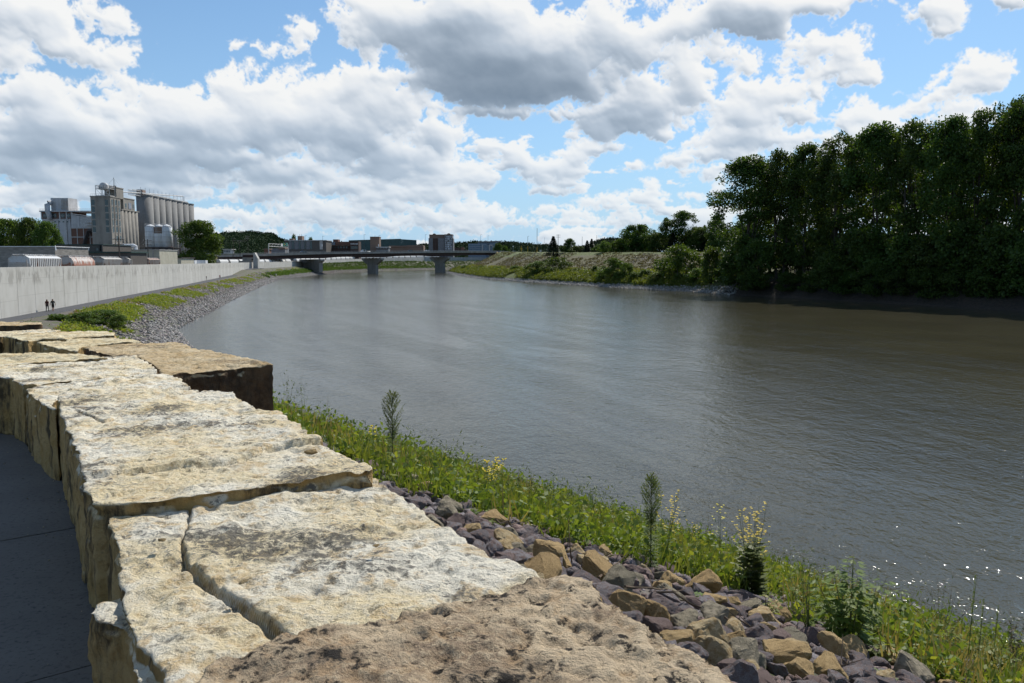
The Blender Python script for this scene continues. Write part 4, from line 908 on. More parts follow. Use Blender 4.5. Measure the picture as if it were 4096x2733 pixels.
# ------- the rubble right behind the seat wall
def place_rock(me, p, r, label, cat, group, name):
    o = bpy.data.objects.new(name, me); link(o); o.location = p; o.scale = (r, r, r)
    o.rotation_euler = (random.uniform(-.45, .45), random.uniform(-.45, .45), random.uniform(0, 6.28)); return tag(o, label, cat, group)
PUR = [rock_mesh('purple_rock', 300 + i, M_purple, 13 + i % 4, .62) for i in range(8)]
TANM = [rock_mesh('tan_boulder', 330 + i, M_tanrock, 15 + i % 4, .68) for i in range(6)]
GTM = [rock_mesh('grey_boulder', 350 + i, M_greytan, 15, .7) for i in range(4)]
SHM = [rock_mesh('shore_boulder', 370 + i, M_shore, 20, .6) for i in range(5)]
BLD = [(2028, 2178, 120, 0, 'orange tan boulder wedged against the edge of the cracked block, above a pale one'), (2062, 2208, 90, 1, 'pale rough boulder leaning under the orange tan one by the cracked block'), (2205, 2243, 195, 0, 'big smooth tan boulder touching the tip of the brown block'), (2322, 2238, 120, 0, 'tan boulder with a flat lit face beside the bent dry twig'),
       (2272, 2182, 85, 1, 'round pale boulder upslope of the bent dry twig'), (2130, 2225, 80, 1, 'grey weathered boulder with a dark hollow left of the big smooth one'), (2402, 2325, 210, 0, 'long tan boulder lying along the edge of the brown block'), (2475, 2372, 190, 2, 'dark pitted boulder tucked against the brown block edge'),
       (2575, 2300, 90, 0, 'small tan boulder in front of the second tall weed'), (2648, 2312, 80, 1, 'pale tan boulder right of the second tall weed foot'), (2808, 2362, 155, 0, 'smooth tan boulder like a loaf, lying on top of a square one'), (2852, 2420, 115, 0, 'square tan boulder below the loaf shaped one'), (2925, 2425, 75, 0, 'small rounded tan boulder right of the square one'),
       (2992, 2445, 125, 1, 'grey tan boulder among purple rocks below the bushy mustard'), (2728, 2512, 140, 2, 'grey layered boulder in the purple rubble right of the brown block'), (2835, 2590, 200, 0, 'large craggy tan boulder standing against the brown block corner'), (2960, 2650, 215, 2, 'large dark mossy boulder at the lower edge, right of the craggy one'), (3140, 2652, 195, 0, 'large orange tan boulder at the lower edge beside the mossy one'),
       (3088, 2545, 95, 0, 'upright orange boulder above the large orange one'), (2152, 2090, 120, 0, 'pointed tan boulder below the hemp like weeds'), (2255, 2118, 100, 1, 'flat tan boulder right of the pointed one'), (1702, 1978, 100, 0, 'tan slab shaped boulder near the corner of the cracked block'), (1782, 1990, 75, 0, 'small tan boulder beside the tan slab shaped one'), (1632, 1942, 105, 2, 'olive grey boulder at the foot of the first tall weed'),
       (1735, 1918, 70, 1, 'small pale boulder under the green leaves past the first tall weed'), (1880, 1992, 85, 2, 'dark brown boulder at the edge of the greenery above the rubble'), (1800, 2040, 105, 2, 'grey lichen covered boulder at the outer edge of the cracked block'), (3318, 2612, 130, 0, 'smooth tan boulder beside the bushy ragweed foot'), (3318, 2700, 140, 0, 'orange slab boulder cut by the lower picture edge'), (3560, 2650, 110, 0, 'flat orange brown boulder in the weeds at lower right'), (3640, 2712, 140, 2, 'grey brown slab boulder at the lower edge under the right weeds')]
taken = []
for px, py, w, k, lb in BLD:
    p = on_slope(px, py + w * .12); dist = (p - EYE).length; r = w / 2 / F * dist * 1.16
    me = (TANM, GTM, GTM)[k][len(taken) % (6 if k == 0 else 4)]
    place_rock(me, p + Vector((0, 0, r * .42)), r, lb, 'boulder', 'boulders in the rubble behind the seat wall', 'boulder'); taken.append((p.x, p.y, r))
def proj(p):
    d = p - EYE; cp, sp = math.cos(PITCH), math.sin(PITCH); f_ = d.y * cp - d.z * sp
    return (2048 + F * d.x / f_, 1366.5 - F * (d.y * sp + d.z * cp) / f_, f_) if f_ > .1 else None
grid = {}
def free(x, y, r, k=.78):
    cx, cy = int(x / .4), int(y / .4)
    for a in range(cx - 2, cx + 3):
        for b_ in range(cy - 2, cy + 3):
            for (u, v, q) in grid.get((a, b_), ()):
                if (u - x) ** 2 + (v - y) ** 2 < ((q + r) * k) ** 2: return False
    return True
for u in taken: grid.setdefault((int(u[0] / .4), int(u[1] / .4)), []).append(u)
def weed_edge(t): return 9.3 - 5.6 * float(sstep(2.5, 13, np.array(t))) + 1.1 * math.sin(t * 1.3) + .5 * math.sin(t * 3.1 + 1)
cand = []
r3 = random.Random(9)
for i in range(42000):
    t = r3.uniform(-9, 15); s = r3.uniform(1.55, 11.5); r = (.165, .13, .10, .075, .058)[min(4, i // 6000)] * r3.uniform(.8, 1.2)
    if s > weed_edge(t) + r3.uniform(0, 1.0): continue
    p = NS * s + NA * t
    if not free(p.x, p.y, r, .70): continue
    grid.setdefault((int(p.x / .4), int(p.y / .4)), []).append((p.x, p.y, r)); cand.append((p.x, p.y, near_z(p.x, p.y) + r * .22, r))
vis, rest = [], []
for c in cand:
    q = proj(Vector(c[:3]))
    ok = q is not None and -20 < q[0] < 4130 and q[1] < 2780
    if ok:                                          # seen over the stone tops?
        k = (8.95 - EYE.z) / (c[2] - EYE.z); hx, hy = c[0] * k, c[1] * k
        ok = k > 1 or (.8 * hx + .6 * hy) > 1.45
    (vis if ok else rest).append((c[3] / q[2] if ok else 0, c))
vis.sort(reverse=True, key=lambda a: a[0])
for i, (_, c) in enumerate(vis[:235]):
    if i % 5 == 4: place_rock((TANM + GTM)[i // 5 % 9], Vector(c[:3]) + Vector((0, 0, c[3] * .2)), c[3] * 1.25, 'small tan sandstone rock lying among the purple grey rubble', 'rock', 'small tan rocks of the rubble slope', 'sandstone_rock'); continue
    place_rock(PUR[i % 8], Vector(c[:3]), c[3] * 1.12, 'angular purple grey quartzite rock lying in the rubble behind the seat wall', 'rock', 'purple rocks of the rubble slope', 'quartzite_rock')
Q = np.array([c for _, c in vis[235:] + rest]); rock_stuff('rubble', 'smaller purple grey stones filling the rubble slope', Q[:, :3], Q[:, 3], M_purple, 31)
Q2 = []
for i in range(3000):                               # gravel between the rocks and thin rubble among the weeds
    t = r3.uniform(-9, 20); s = r3.uniform(1.6, 17); p = NS * s + NA * t; r = r3.uniform(.03, .06) if s < weed_edge(t) else r3.uniform(.05, .12); Q2.append((p.x, p.y, near_z(p.x, p.y) + r * .3, r))
Q2 = np.array(Q2); rock_stuff('gravel', 'gravel and chips between the larger rubble rocks', Q2[:, :3], Q2[:, 3], M_purple, 35)
Q2 = []
for i in range(420):                                # grit along the foot of the seat wall
    t = r3.uniform(-2.5, 9); s = .98 - abs(r3.gauss(0, .22)) - (.6 * r3.random() if i % 6 == 0 else 0); p = NS * s + NA * t; r = r3.uniform(.003, .009); Q2.append((p.x, p.y, 8.356 + r * .3, r))
Q2 = np.array(Q2); rock_stuff('grit', 'grit and small chips on the walk along the wall foot', Q2[:, :3], Q2[:, 3], M_greytan, 36)
Q = []; k = 0
for i in range(1500):
    t = r3.uniform(-14, 60); s = s_sh(t) + r3.uniform(-2.8, .4); r = r3.uniform(.16, .42) * (1 if s > s_sh(t) - 1.9 else .7); p = NS * s + NA * t
    if not free(p.x, p.y, r, .7): continue
    grid.setdefault((int(p.x / .4), int(p.y / .4)), []).append((p.x, p.y, r)); z = max(0, near_z(p.x, p.y)) + r * .2
    if -9 < t < 13 and k < 62: place_rock(SHM[k % 5], Vector((p.x, p.y, z)), r, 'pale grey boulder at the waterline below the weeds', 'boulder', 'waterline boulders of the near bank', 'shore_boulder'); k += 1
    else: Q.append((p.x, p.y, z, r))
Q = np.array(Q); rock_stuff('waterline_stones', 'pale stones along the near waterline', Q[:, :3], Q[:, 3], M_shore, 33)
# ================================================================== plants of the near bank
def facing(p): return (EYE - p)
class Plant:
    """stems as tubes, leaves and petals as many small blades; one thing with parts"""
    def __init__(s, name, p, label, cat='weed', group=None, seed=0):
        s.e = empty(name, p, 0, label, cat, group); s.b = MB(); s.rg = np.random.default_rng(seed); s.L = {}
    def stem(s, pts, rad, n=5): s.b.tube(pts, rad, n); return s
    def leaf(s, key, P, D, N, L, W): s.L.setdefault(key, []).append((P, D, N, L, W))
    def leaves(s, key, P, D, N, L, W):
        for row in zip(P, D, N, L, W): s.leaf(key, *row)
    def done(s, stem_mat, mats):
        if s.b.f: s.b.build('stem', stem_mat, s.e, rel=False, smooth=True)
        for k, rows in s.L.items():
            P = np.array([r[0] for r in rows]); D = np.array([r[1] for r in rows]); N = np.array([r[2] for r in rows])
            V, Fc = leaf_quads(P, D, N, np.array([r[3] for r in rows]), np.array([r[4] for r in rows]), .18)
            child(k, mesh_np(k, V, Fc, mats[k]), s.e)
        return s.e
def size_of(px, py0, py1):
    p = on_slope(px, py0); return p, (py0 - py1) / F * (p - EYE).length * 1.03
def dirn(a, up): return np.array([math.cos(a), math.sin(a), up])
def horseweed(px, y0, y1, label, seed, full=1.0, wide=.115):
    p, h = size_of(px, y0, y1); q = Plant('horseweed', p - Vector((0, 0, .06)), label, 'weed', None, seed); r = q.rg
    lean = (r.random(2) - .5) * .06 * h; ax = lambda k: np.array([lean[0] * k * k, lean[1] * k * k, h * k + .05])
    q.stem([ax(k) for k in np.linspace(0, 1, 8)], list(np.linspace(.011, .003, 8)))
    for i in range(int(330 * full)):                      # narrow leaves along the lower stem
        k = .08 + .62 * r.random(); a = r.random() * 6.283; l = h * (.07 + .06 * r.random())
        q.leaf('leaves', ax(k), dirn(a, .25 - .9 * (1 - k) * r.random()), dirn(a, 1.5), l, l * .10)
    for i in range(int(95 * full)):                       # flowering branches
        k = .48 + .50 * (i / (95 * full)); a = r.random() * 6.283; L = h * wide * 1.7 * min(1, (k - .42) * 5) * min(1, (1.04 - k) * 2.6 + .15); b0 = ax(k); d = dirn(a, 1.15); d /= np.linalg.norm(d)
        q.stem([b0, b0 + d * L * .6 + np.array([0, 0, .02]), b0 + d * L + np.array([0, 0, L * .25])], [.0022, .0016, .001], 3)
        for j in range(13):
            t = .25 + .75 * r.random(); a2 = r.random() * 6.283; dd = d + dirn(a2, .2) * .7; l = h * .022 * (.7 + .7 * r.random())
            q.leaf('leaves' if r.random() < .6 else 'buds', b0 + d * L * t + np.array([0, 0, L * .2 * t * t]), dd, dirn(a2, .5), l, l * .24)
    return q.done(M_stem, {'leaves': M_leafgr, 'buds': M_grass})  # the grass-coloured blades are the flower buds
def mustard(px, y0, y1, label, seed, stems=3, spread=.25, bushy=0.0, flowers=22):
    p, h = size_of(px, y0, y1); q = Plant('wild_mustard', p - Vector((0, 0, .05)), label, 'weed', None, seed); r = q.rg
    for s_ in range(stems):
        a = r.random() * 6.283; top_ = np.array([math.cos(a), math.sin(a), 0]) * spread * h * r.random() + np.array([0, 0, h * (.75 + .25 * r.random() if s_ else 1)])
        mid = top_ * .5 + np.array([0, 0, .04 * h]); q.stem([np.zeros(3), mid, top_], [.006, .0042, .0015])
        def on(k): return (mid * k * 2 if k < .5 else mid + (top_ - mid) * (k - .5) * 2)
        for j in range(7):
            k = .35 + .62 * r.random(); b0 = on(k); a2 = r.random() * 6.283; L = h * .20 * (1.15 - k); tip = b0 + dirn(a2, 1.3) * L; q.stem([b0, tip], [.002, .001], 3)
            for f_ in range(max(1, flowers // 7)):
                c = b0 + (tip - b0) * (.4 + .6 * r.random()); a3 = r.random() * 6.283
                for w in range(4): q.leaf('blossoms', c, dirn(a3 + w * 1.57, .3), np.array([0, -.3, 1.0]), .020, .018)
            for f_ in range(3): q.leaf('leaves', b0 + (tip - b0) * r.random(), dirn(r.random() * 6.28, .8), rand_dirs(1, r)[0], .03, .005)
        for j in range(int(9 + 26 * bushy)):
            k = .04 + (.55 if bushy else .6) * r.random(); a2 = r.random() * 6.283; l = h * (.05 + .07 * (1 - k) * (1 + bushy)) ; q.leaf('leaves', on(k), dirn(a2, .25), dirn(a2, 1.2), l, l * (.42 if bushy else .28))
    return q.done(M_stem, {'leaves': M_weedmd if bushy else M_leafgr, 'blossoms': M_flower})
def lobed(px, y0, y1, label, seed, name='ragweed', stems=3, spread=.35, mat_=None, lf=.14, pairs=9, lobes=3):
    p, h = size_of(px, y0, y1); q = Plant(name, p - Vector((0, 0, .05)), label, 'weed', None, seed); r = q.rg
    for s_ in range(stems):
        a = r.random() * 6.283; top_ = np.array([math.cos(a), math.sin(a), 0]) * spread * h * (.3 + .7 * r.random()) * (s_ > 0) + np.array([0, 0, h * (.6 + .35 * r.random() if s_ else 1)])
        q.stem([np.zeros(3), top_ * .5 + np.array([0, 0, .05 * h]), top_], [.008, .006, .002])
        for j in range(pairs):
            k = .15 + .83 * (j + r.random() * .6) / pairs; b0 = top_ * k + np.array([0, 0, .2 * h * k * (1 - k)]); a2 = r.random() * 6.283; l = h * lf * (1.15 - .6 * k)
            for sgn in range(2):
                a3 = a2 + math.pi * sgn + .3 * r.normal(); pet = b0 + dirn(a3, .35) * l * .45; q.stem([b0, pet], [.0018, .0014], 3)
                for lo in range(lobes):
                    off = (lo - (lobes - 1) / 2) * (.62 if lobes > 1 else 0); dd = dirn(a3 + off, -.15 - .25 * r.random()); q.leaf('leaves', pet, dd, dirn(a3, 1.6) , l * (1.0 - .18 * abs(off)), l * (.30 if lobes > 1 else .75))
    return q.done(M_stem, {'leaves': mat_ or M_weedmd})
def mound(px, py, w, hgt, label, seed, mat_, leaf=.07, n=420, name='broadleaf_weed'):
    p = on_slope(px, py); R_ = w / 2 / F * (p - EYE).length; q = Plant(name, p, label, 'weed', None, seed); r = q.rg
    for i in range(n):
        d = rand_dirs(1, r)[0]; d[2] = abs(d[2]); k = .55 + .45 * r.random() ** .5; P_ = d * R_ * k * np.array([1, 1, hgt]); a = r.random() * 6.283; l = leaf * (.6 + .8 * r.random())
        q.leaf('leaves', P_, dirn(a, -.2) + d * .4, np.array([0, 0, 1.2]) + d * .6 + rand_dirs(1, r)[0] * .5, l, l * .85)
    for i in range(14):
        d = rand_dirs(1, r)[0]; d[2] = abs(d[2]); q.stem([(0, 0, -.03), d * R_ * .9 * np.array([1, 1, hgt])], [.004, .0015], 3)
    return q.done(M_stem, {'leaves': mat_})
def twigs(px, y0, y1, label, seed, name='dry_weed', n=9, spread=.35, mat_=None, leafn=0, thick=.005, lm=None):
    p, h = size_of(px, y0, y1); q = Plant(name, p - Vector((0, 0, .05)), label, 'weed', None, seed); r = q.rg
    for i in range(n):
        a = r.random() * 6.283; k0 = .25 * r.random() * (i > 0); top_ = np.array([math.cos(a), math.sin(a), 0]) * spread * h * r.random() ** .7 + np.array([0, 0, h * (.55 + .45 * r.random() if i else 1)])
        base = np.array([0, 0, h * k0]); mid = base + (top_ - base) * .5 + rand_dirs(1, r)[0] * .03 * h; q.stem([base, mid, top_], [thick, thick * .6, thick * .25], 4)
        for j in range(4):
            b0 = mid + (top_ - mid) * r.random(); q.stem([b0, b0 + (rand_dirs(1, r)[0] * .5 + np.array([0, 0, .8])) * h * .12], [thick * .4, thick * .2], 3)
        for j in range(leafn):
            b0 = base + (top_ - base) * (.1 + .9 * r.random()); q.leaf('leaves', b0 + rand_dirs(1, r)[0] * .02 * h, rand_dirs(1, r)[0], rand_dirs(1, r)[0], h * .035, h * .018)
    return q.done(mat_ or M_twig, {'leaves': lm or M_leafgr})
def spike(px, y0, y1, label, seed):
    p, h = size_of(px, y0, y1); q = Plant('flower_spike', p - Vector((0, 0, .05)), label, 'weed', 'tall flower spikes near the right edge', seed); r = q.rg
    q.stem([(0, 0, 0), (.02 * h, 0, h * .6), (.05 * h, .01, h)], [.006, .005, .002])
    for i in range(260):
        k = .62 + .38 * r.random(); a = r.random() * 6.283; q.leaf('florets', np.array([.03 * h * k, 0, h * k]), dirn(a, .9), dirn(a + 1, .5), .035 * (1.3 - k), .006)
    for i in range(40):
        k = .6 * r.random(); a = r.random() * 6.283; q.leaf('leaves', np.array([.03 * h * k, 0, h * k]), dirn(a, .6), dirn(a, 1.4), .11 * (1 - k), .014)
    return q.done(M_stem, {'florets': M_grass, 'leaves': M_leafgr})
horseweed(1572, 1930, 1590, 'tall bottle brush shaped weed beside the corner of the cracked block', 1)
horseweed(2602, 2290, 1925, 'tall narrow conical weed with yellow tips in the middle of the weed band', 2, 1.25, .10)
mustard(1492, 1885, 1690, 'thin yellow flowered stalk left of the bottle brush weed', 3, 1, .1, 0, 26)
mustard(1945, 2000, 1822, 'spray of yellow flowers at the water side of the weed band', 4, 7, .5, 0, 30)
mustard(2655, 2262, 1950, 'yellow flowered stalk standing close behind the conical weed', 5, 4, .35, 0, 26)
mustard(2885, 2300, 2010, 'tall sparse yellow flowered stalk between the conical and the bushy plant', 6, 2, .15, 0, 20)
mustard(3005, 2395, 2015, 'big bushy plant with blue green leaves and yellow flowers', 7, 8, .34, 1.0, 24)
mustard(2790, 2240, 2070, 'low yellow flowered weed near the waterline stones', 8, 3, .5, 0, 12)
lobed(2075, 2035, 1858, 'first hemp like weed with drooping leaf fingers on the band', 9, 'hemp_weed', 1, .1, None, .20, 7)
lobed(2125, 2020, 1888, 'yellow tinted weed with a rounded head beside the first hemp like weed', 10, 'yellowing_weed', 4, .30, M_leafyl, .15, 9)
lobed(2215, 2050, 1893, 'airy upright weed right of the yellow tinted one', 11, 'hemp_weed', 3, .25, M_leafgr, .14, 9)
lobed(2370, 2095, 1948, 'bright green weed with a leaf tuft on top, left of the reeds', 12, 'hemp_weed', 2, .15, None, .18, 8)
lobed(3395, 2610, 2268, 'large ragweed with deeply cut leaves, tallest green plant on the right', 13, 'ragweed', 9, .42, M_weedmd, .155, 13)
lobed(3600, 2520, 2362, 'small ragweed near the waterline right of the large one', 14, 'ragweed', 3, .30, None, .2, 8)
lobed(3655, 2700, 2590, 'fresh green weed with heart shaped leaves at the lower right', 15, 'heartleaf_weed', 4, .6, M_leafbr, .30, 6, 1)
lobed(3540, 2660, 2555, 'pale green leafy weed left of the heart leaved one', 16, 'heartleaf_weed', 4, .7, M_leafbr, .34, 6, 1)
lobed(4000, 2720, 2600, 'broad leaved weed in the lower right corner', 17, 'heartleaf_weed', 6, .7, M_leafbr, .3, 7, 1)
for i, (px, y0, y1, lb) in enumerate([(3480, 2590, 2440, 'leafy light green weed right behind the large ragweed'), (3290, 2530, 2400, 'light green leafy weed left of the large ragweed'), (3180, 2440, 2330, 'light green weed between the bushy mustard and the dark stemmed weed'), (3700, 2610, 2500, 'light green weed left of the sparse dry stalk'), (3800, 2650, 2520, 'light green weed below the sparse dry stalk'), (3930, 2660, 2560, 'leafy weed between the flower spikes'), (2930, 2360, 2250, 'light green weed left of the bushy mustard'), (2720, 2290, 2190, 'light green weed just right of the conical weed'), (2330, 2130, 2030, 'light green weed left of the leaf mound'), (1700, 1890, 1800, 'light green weed in the upper part of the band')]):
    lobed(px, y0, y1, lb, 60 + i, 'leafy_weed', 6, .5, M_leafbr, .2, 10, 3)
lobed(3060, 2480, 2360, 'yellowing weed at the foot of the bushy plant', 18, 'yellowing_weed', 5, .5, M_leafyl, .24, 7, 1)
twigs(3232, 2570, 2262, 'dark stemmed weed with curled leaves left of the large ragweed', 19, 'withered_weed', 6, .22, M_stem, 26, .006, M_leafgr)
twigs(1155, 1660, 1455, 'bare twiggy weed rising beside the dark end face of the tan block', 20, 'dry_weed', 9, .35, None, 8)
twigs(1215, 1660, 1500, 'second bare twiggy weed right of the dark end face', 21, 'dry_weed', 6, .25, None, 8)
twigs(1320, 1760, 1580, 'wispy brown stalk above the big lichen stained block', 22, 'dry_weed', 6, .4, None, 6)
twigs(1255, 1740, 1640, 'fine green wispy weed by the right edge of the lichen stained block', 23, 'wispy_weed', 8, .4, M_stem, 26, .003)
twigs(2292, 2275, 2078, 'bent dry twig standing in the rubble', 24, 'dry_twig', 1, .25, None, 0, .010)
twigs(2830, 2200, 2085, 'dark dead seed head in the reeds near the water', 25, 'dead_weed', 5, .12, None, 20, .006, M_twig)
twigs(3755, 2600, 2338, 'sparse dry stalk with hanging pods near the waterline', 26, 'dry_weed', 7, .45, None, 6)
twigs(3500, 2480, 2290, 'thin green stalk right of the large ragweed top', 27, 'wispy_weed', 3, .15, M_stem, 16, .004)
twigs(4045, 2720, 2500, 'dark withered reed clump at the right picture edge', 28, 'dead_weed', 9, .16, None, 22, .006, M_twig)
twigs(3300, 2440, 2330, 'thin stalk left of the ragweed near the stones', 29, 'wispy_weed', 3, .2, M_stem, 14, .004)
spike(3865, 2690, 2360, 'tallest of three green flower spikes near the right edge', 30)
spike(3905, 2700, 2440, 'middle one of three green flower spikes near the right edge', 31)
spike(3965, 2705, 2465, 'rightmost of three green flower spikes near the right edge', 32)
mound(1195, 1668, 130, .85, 'dark green leafy shrub beside the dark end face of the tan block', 33, M_weedmd, .075, 420, 'shrub')
mound(2480, 2205, 250, .55, 'bright mound of broad leaves left of the conical weed', 34, M_leafbr, .085, 620)
mound(1945, 2108, 130, .5, 'yellow green leafy patch growing between rocks by the cracked block', 35, M_leafbr, .065, 260)
mound(1868, 2062, 90, .6, 'small green vine climbing over rocks at the cracked block edge', 36, M_weedmd, .06, 160)
mound(1800, 1900, 170, .5, 'leafy green mound past the first tall weed', 37, M_leafbr, .075, 420)
mound(2000, 2050, 150, .6, 'feathery green mound below the yellow flower spray', 38, M_leafgr, .06, 420)
mound(2775, 2400, 90, .5, 'small green sprout in the rubble below the conical weed', 39, M_weedmd, .05, 140)
mound(2490, 2262, 60, .6, 'tiny green sprout among purple rocks by the broad leaf mound', 40, M_weedmd, .045, 90)
mound(2560, 2290, 50, .6, 'green sprout touching the foot of the conical weed', 41, M_weedmd, .045, 90)
mound(3520, 2735, 140, .5, 'green tuft at the lower picture edge', 42, M_weedmd, .06, 200)

# ------- the uncountable rest of the green band
def band_points(n, t0, t1, rg_, w=1.2):
    out = []
    while len(out) < n:
        t = t0 + (t1 - t0) * rg_.random(); s = rg_.uniform(1.8, s_sh(t) - 2.5 - 1.7 * float(sstep(5, -5, np.array(t))))
        if s < weed_edge(t) + .25 * rg_.normal() or (t > 15 and s < 2.6): continue
        p = NS * s + NA * t; d = math.hypot(p.x, p.y)
        if rg_.random() > (7 / max(7, d)) ** w: continue
        out.append((p.x, p.y, near_z(p.x, p.y), d))
    return np.array(out)
rg = np.random.default_rng(77)
B = band_points(5000, -14, 62, rg); B = B[fbm(B[:, :3] * .8 + 70, 63, 3, .6) > .485]; hmap = fbm(B[:, :3] * .45, 41, 3)
def cover(name, label, sel, mat_, rad0, per, leaf, hgt, seed, wr=.5):
    P = B[sel]; rad = rad0 * (.35 + 1.2 * rg.random(len(P)) ** 1.6); C = P[:, :3].copy(); C[:, 2] += rad * hgt * .5
    V, Fc = [], []
    r2 = np.random.default_rng(seed); v, f = clump_leaves(C, rad, per, 1.0, r2, up=.9, squash=hgt, wr=wr)
    # leaf size grows a little with distance so that far leaves still read
    sc = leaf * (1 + np.repeat(P[:, 3], per) / 26); v = v.reshape(-1, 4, 3); b0 = v[:, :1]; v = b0 + (v - b0) * sc[:, None, None]
    o = bpy.data.objects.new(name, mesh_np(name, v.reshape(-1, 3), f, mat_)); link(o); return tag(o, label, 'weeds', None, 'stuff')
cover('weed_cover', 'low green weeds covering the bank between rubble and water', hmap > .50, M_weedmd, .27, 36, .068, 1.2, 1, .55)
cover('bright_weeds', 'bright yellow green weeds of the bank', (hmap <= .56) & (hmap > .36), M_leafbr, .25, 34, .070, 1.0, 2, .62)
cover('pale_weeds', 'fine feathery weeds of the bank', hmap <= .47, M_leafgr, .34, 44, .052, 1.5, 3, .2)
def blades(name, label, n, sel_lo, sel_hi, mat_, l0, seed, s_rng=None):
    r2 = np.random.default_rng(seed); Q = band_points(n, -14, 50, r2); nz = fbm(Q[:, :3] * .5 + 9, 55, 3); Q = Q[(nz > sel_lo) & (nz < sel_hi)]
    k = 9; P = np.repeat(Q, k, 0); P[:, :2] += r2.normal(size=(len(P), 2)) * .10; d = P[:, 3]
    D = np.stack([r2.normal(size=len(P)) * .28, r2.normal(size=len(P)) * .28, np.ones(len(P))], 1); N = rand_dirs(len(P), r2)
    L = l0 * (.5 + .8 * r2.random(len(P))); V, Fc = leaf_quads(P[:, :3], D, N, L, .011 * (1 + d / 9))
    o = bpy.data.objects.new(name, mesh_np(name, V, Fc, mat_)); link(o); return tag(o, label, 'grass', None, 'stuff')
blades('grass', 'green grass blades growing through the bank weeds', 3600, .42, 1, M_grass, .42, 5)
blades('seed_grass', 'tan seeding grass on the bank', 2200, 0, .42, M_drygr, .50, 6)
# dead branches caught in the rubble
rb = random.Random(3)
for i, (x0, y0, x1, y1, lb) in enumerate([(2330, 2300, 2520, 2250, 'dead branch lying across the long tan boulder'), (2400, 2370, 2520, 2255, 'forked dead branch leaning over the dark pitted boulder'), (2500, 2410, 2740, 2430, 'thin dead stick lying flat on purple rocks'),
                                          (2640, 2430, 2900, 2500, 'long dark branch lying across the rubble'), (2900, 2520, 3060, 2590, 'pile end of dark branch beside the upright orange boulder'), (1985, 2130, 2110, 2150, 'dark stick in the gap beside the orange tan boulder'), (3290, 2690, 3420, 2720, 'dark stick at the lower edge near the orange slab')]):
    a = on_slope(x0, y0) + Vector((0, 0, .14)); c = on_slope(x1, y1) + Vector((0, 0, .16)); b = MB(); pts = [a.lerp(c, k / 6) + Vector((rb.gauss(0, .02), rb.gauss(0, .02), rb.gauss(0, .02))) for k in range(7)]
    b.tube(pts, [.011, .010, .009, .008, .006, .005, .003], 5)
    for j in (2, 3, 4): b.tube([pts[j], pts[j] + Vector((rb.uniform(-.18, .18), rb.uniform(-.18, .18), rb.uniform(.02, .16)))], [.005, .002], 4)
    o = b.build('dead_branch', M_twig); recenter(o); tag(o, lb, 'branch', 'dead branches in the rubble')
# ================================================================== buildings, bridge, trains, town
def conc(name, c1, c2, streaks=True):
    def b(g, p, out):
        tc = g.n('ShaderNodeTexCoord'); v = tc.outputs['Object']
        n = g.noise(g.vm('MULTIPLY', v, (1, 1, .12)), .55, 5, .65); n2 = g.noise(v, .3, 5, .6)
        c = g.mix(g.ss(n, .35, .68), c1, c2); c = g.mix(g.ss(n2, .4, .65, 0, .45), c, tuple(x * 1.18 for x in c1))
        g.put(p.inputs['Base Color'], c); p.inputs['Roughness'].default_value = .9
    return material(name, b)
M_elev = conc('elevator_concrete', (.27, .25, .215), (.18, .165, .145))
M_silo = conc('silo_concrete', (.235, .23, .22), (.165, .16, .15))
M_pier = conc('bridge_concrete', (.28, .265, .24), (.20, .19, .175))
M_block = plain('grey_block', (.30, .28, .25), (.20, .185, .165), 1.2, .9, stretch=(.6, .6, 3))
M_white = conc('white_cladding', (.50, .50, .50), (.36, .355, .345))
M_wtank = conc('white_tank_paint', (.74, .75, .75), (.56, .55, .53))
M_glass = plain('window_glass', (.030, .050, .052), (.05, .075, .075), 1, .12, spec=.6)
M_frame = plain('window_frame', (.45, .44, .42), None, 2, .6)
M_steel = plain('pale_steel', (.55, .55, .54), (.40, .39, .37), 2, .5)
M_dsteel = plain('dark_steel', (.045, .04, .04), (.07, .06, .055), 2, .7)
M_brick = plain('brown_brick', (.20, .105, .075), (.145, .08, .06), 2.5, .9)
M_dbrick = plain('dark_brick', (.085, .055, .045), (.06, .042, .036), 2.5, .9)
M_tbrick = plain('tan_brick', (.235, .165, .125), (.18, .125, .095), 2.5, .9)
M_dkwall = plain('dark_block', (.13, .115, .10), (.10, .09, .08), 2.5, .9)
M_beige = plain('beige_metal', (.50, .47, .37), (.43, .40, .31), .8, .7)
M_gtrim = plain('green_trim', (.035, .07, .06), None, 2, .6)
M_girder = plain('weathering_steel', (.060, .036, .030), (.045, .028, .025), 1.2, .75)
M_para = conc('parapet_concrete', (.33, .31, .275), (.24, .225, .20))
M_arena = plain('arena_green', (.050, .095, .092), (.040, .075, .073), .3, .6)
M_greyp = plain('grey_panel', (.20, .20, .205), (.16, .16, .165), .6, .7)
M_pale = plain('pale_panel', (.48, .46, .43), (.40, .38, .36), .6, .7)
M_tar = plain('roof_tar', (.10, .10, .10), (.07, .07, .07), .6, .9)
M_wood = plain('pole_wood', (.095, .075, .06), (.07, .055, .045), 3, .9)
M_wire = plain('wire', (.03, .03, .03))
M_rubber = plain('rubber', (.02, .02, .02), None, 2, .8)
M_sgreen = plain('sign_green', (.02, .16, .11), None, 2, .5)
M_syel = plain('signal_yellow', (.62, .36, .03), None, 2, .6)
M_bglass = plain('blue_glass', (.03, .08, .14), (.05, .12, .18), .4, .1, spec=.6)
M_bpanel = plain('blue_grey_panel', (.22, .27, .32), (.18, .22, .27), .5, .5)
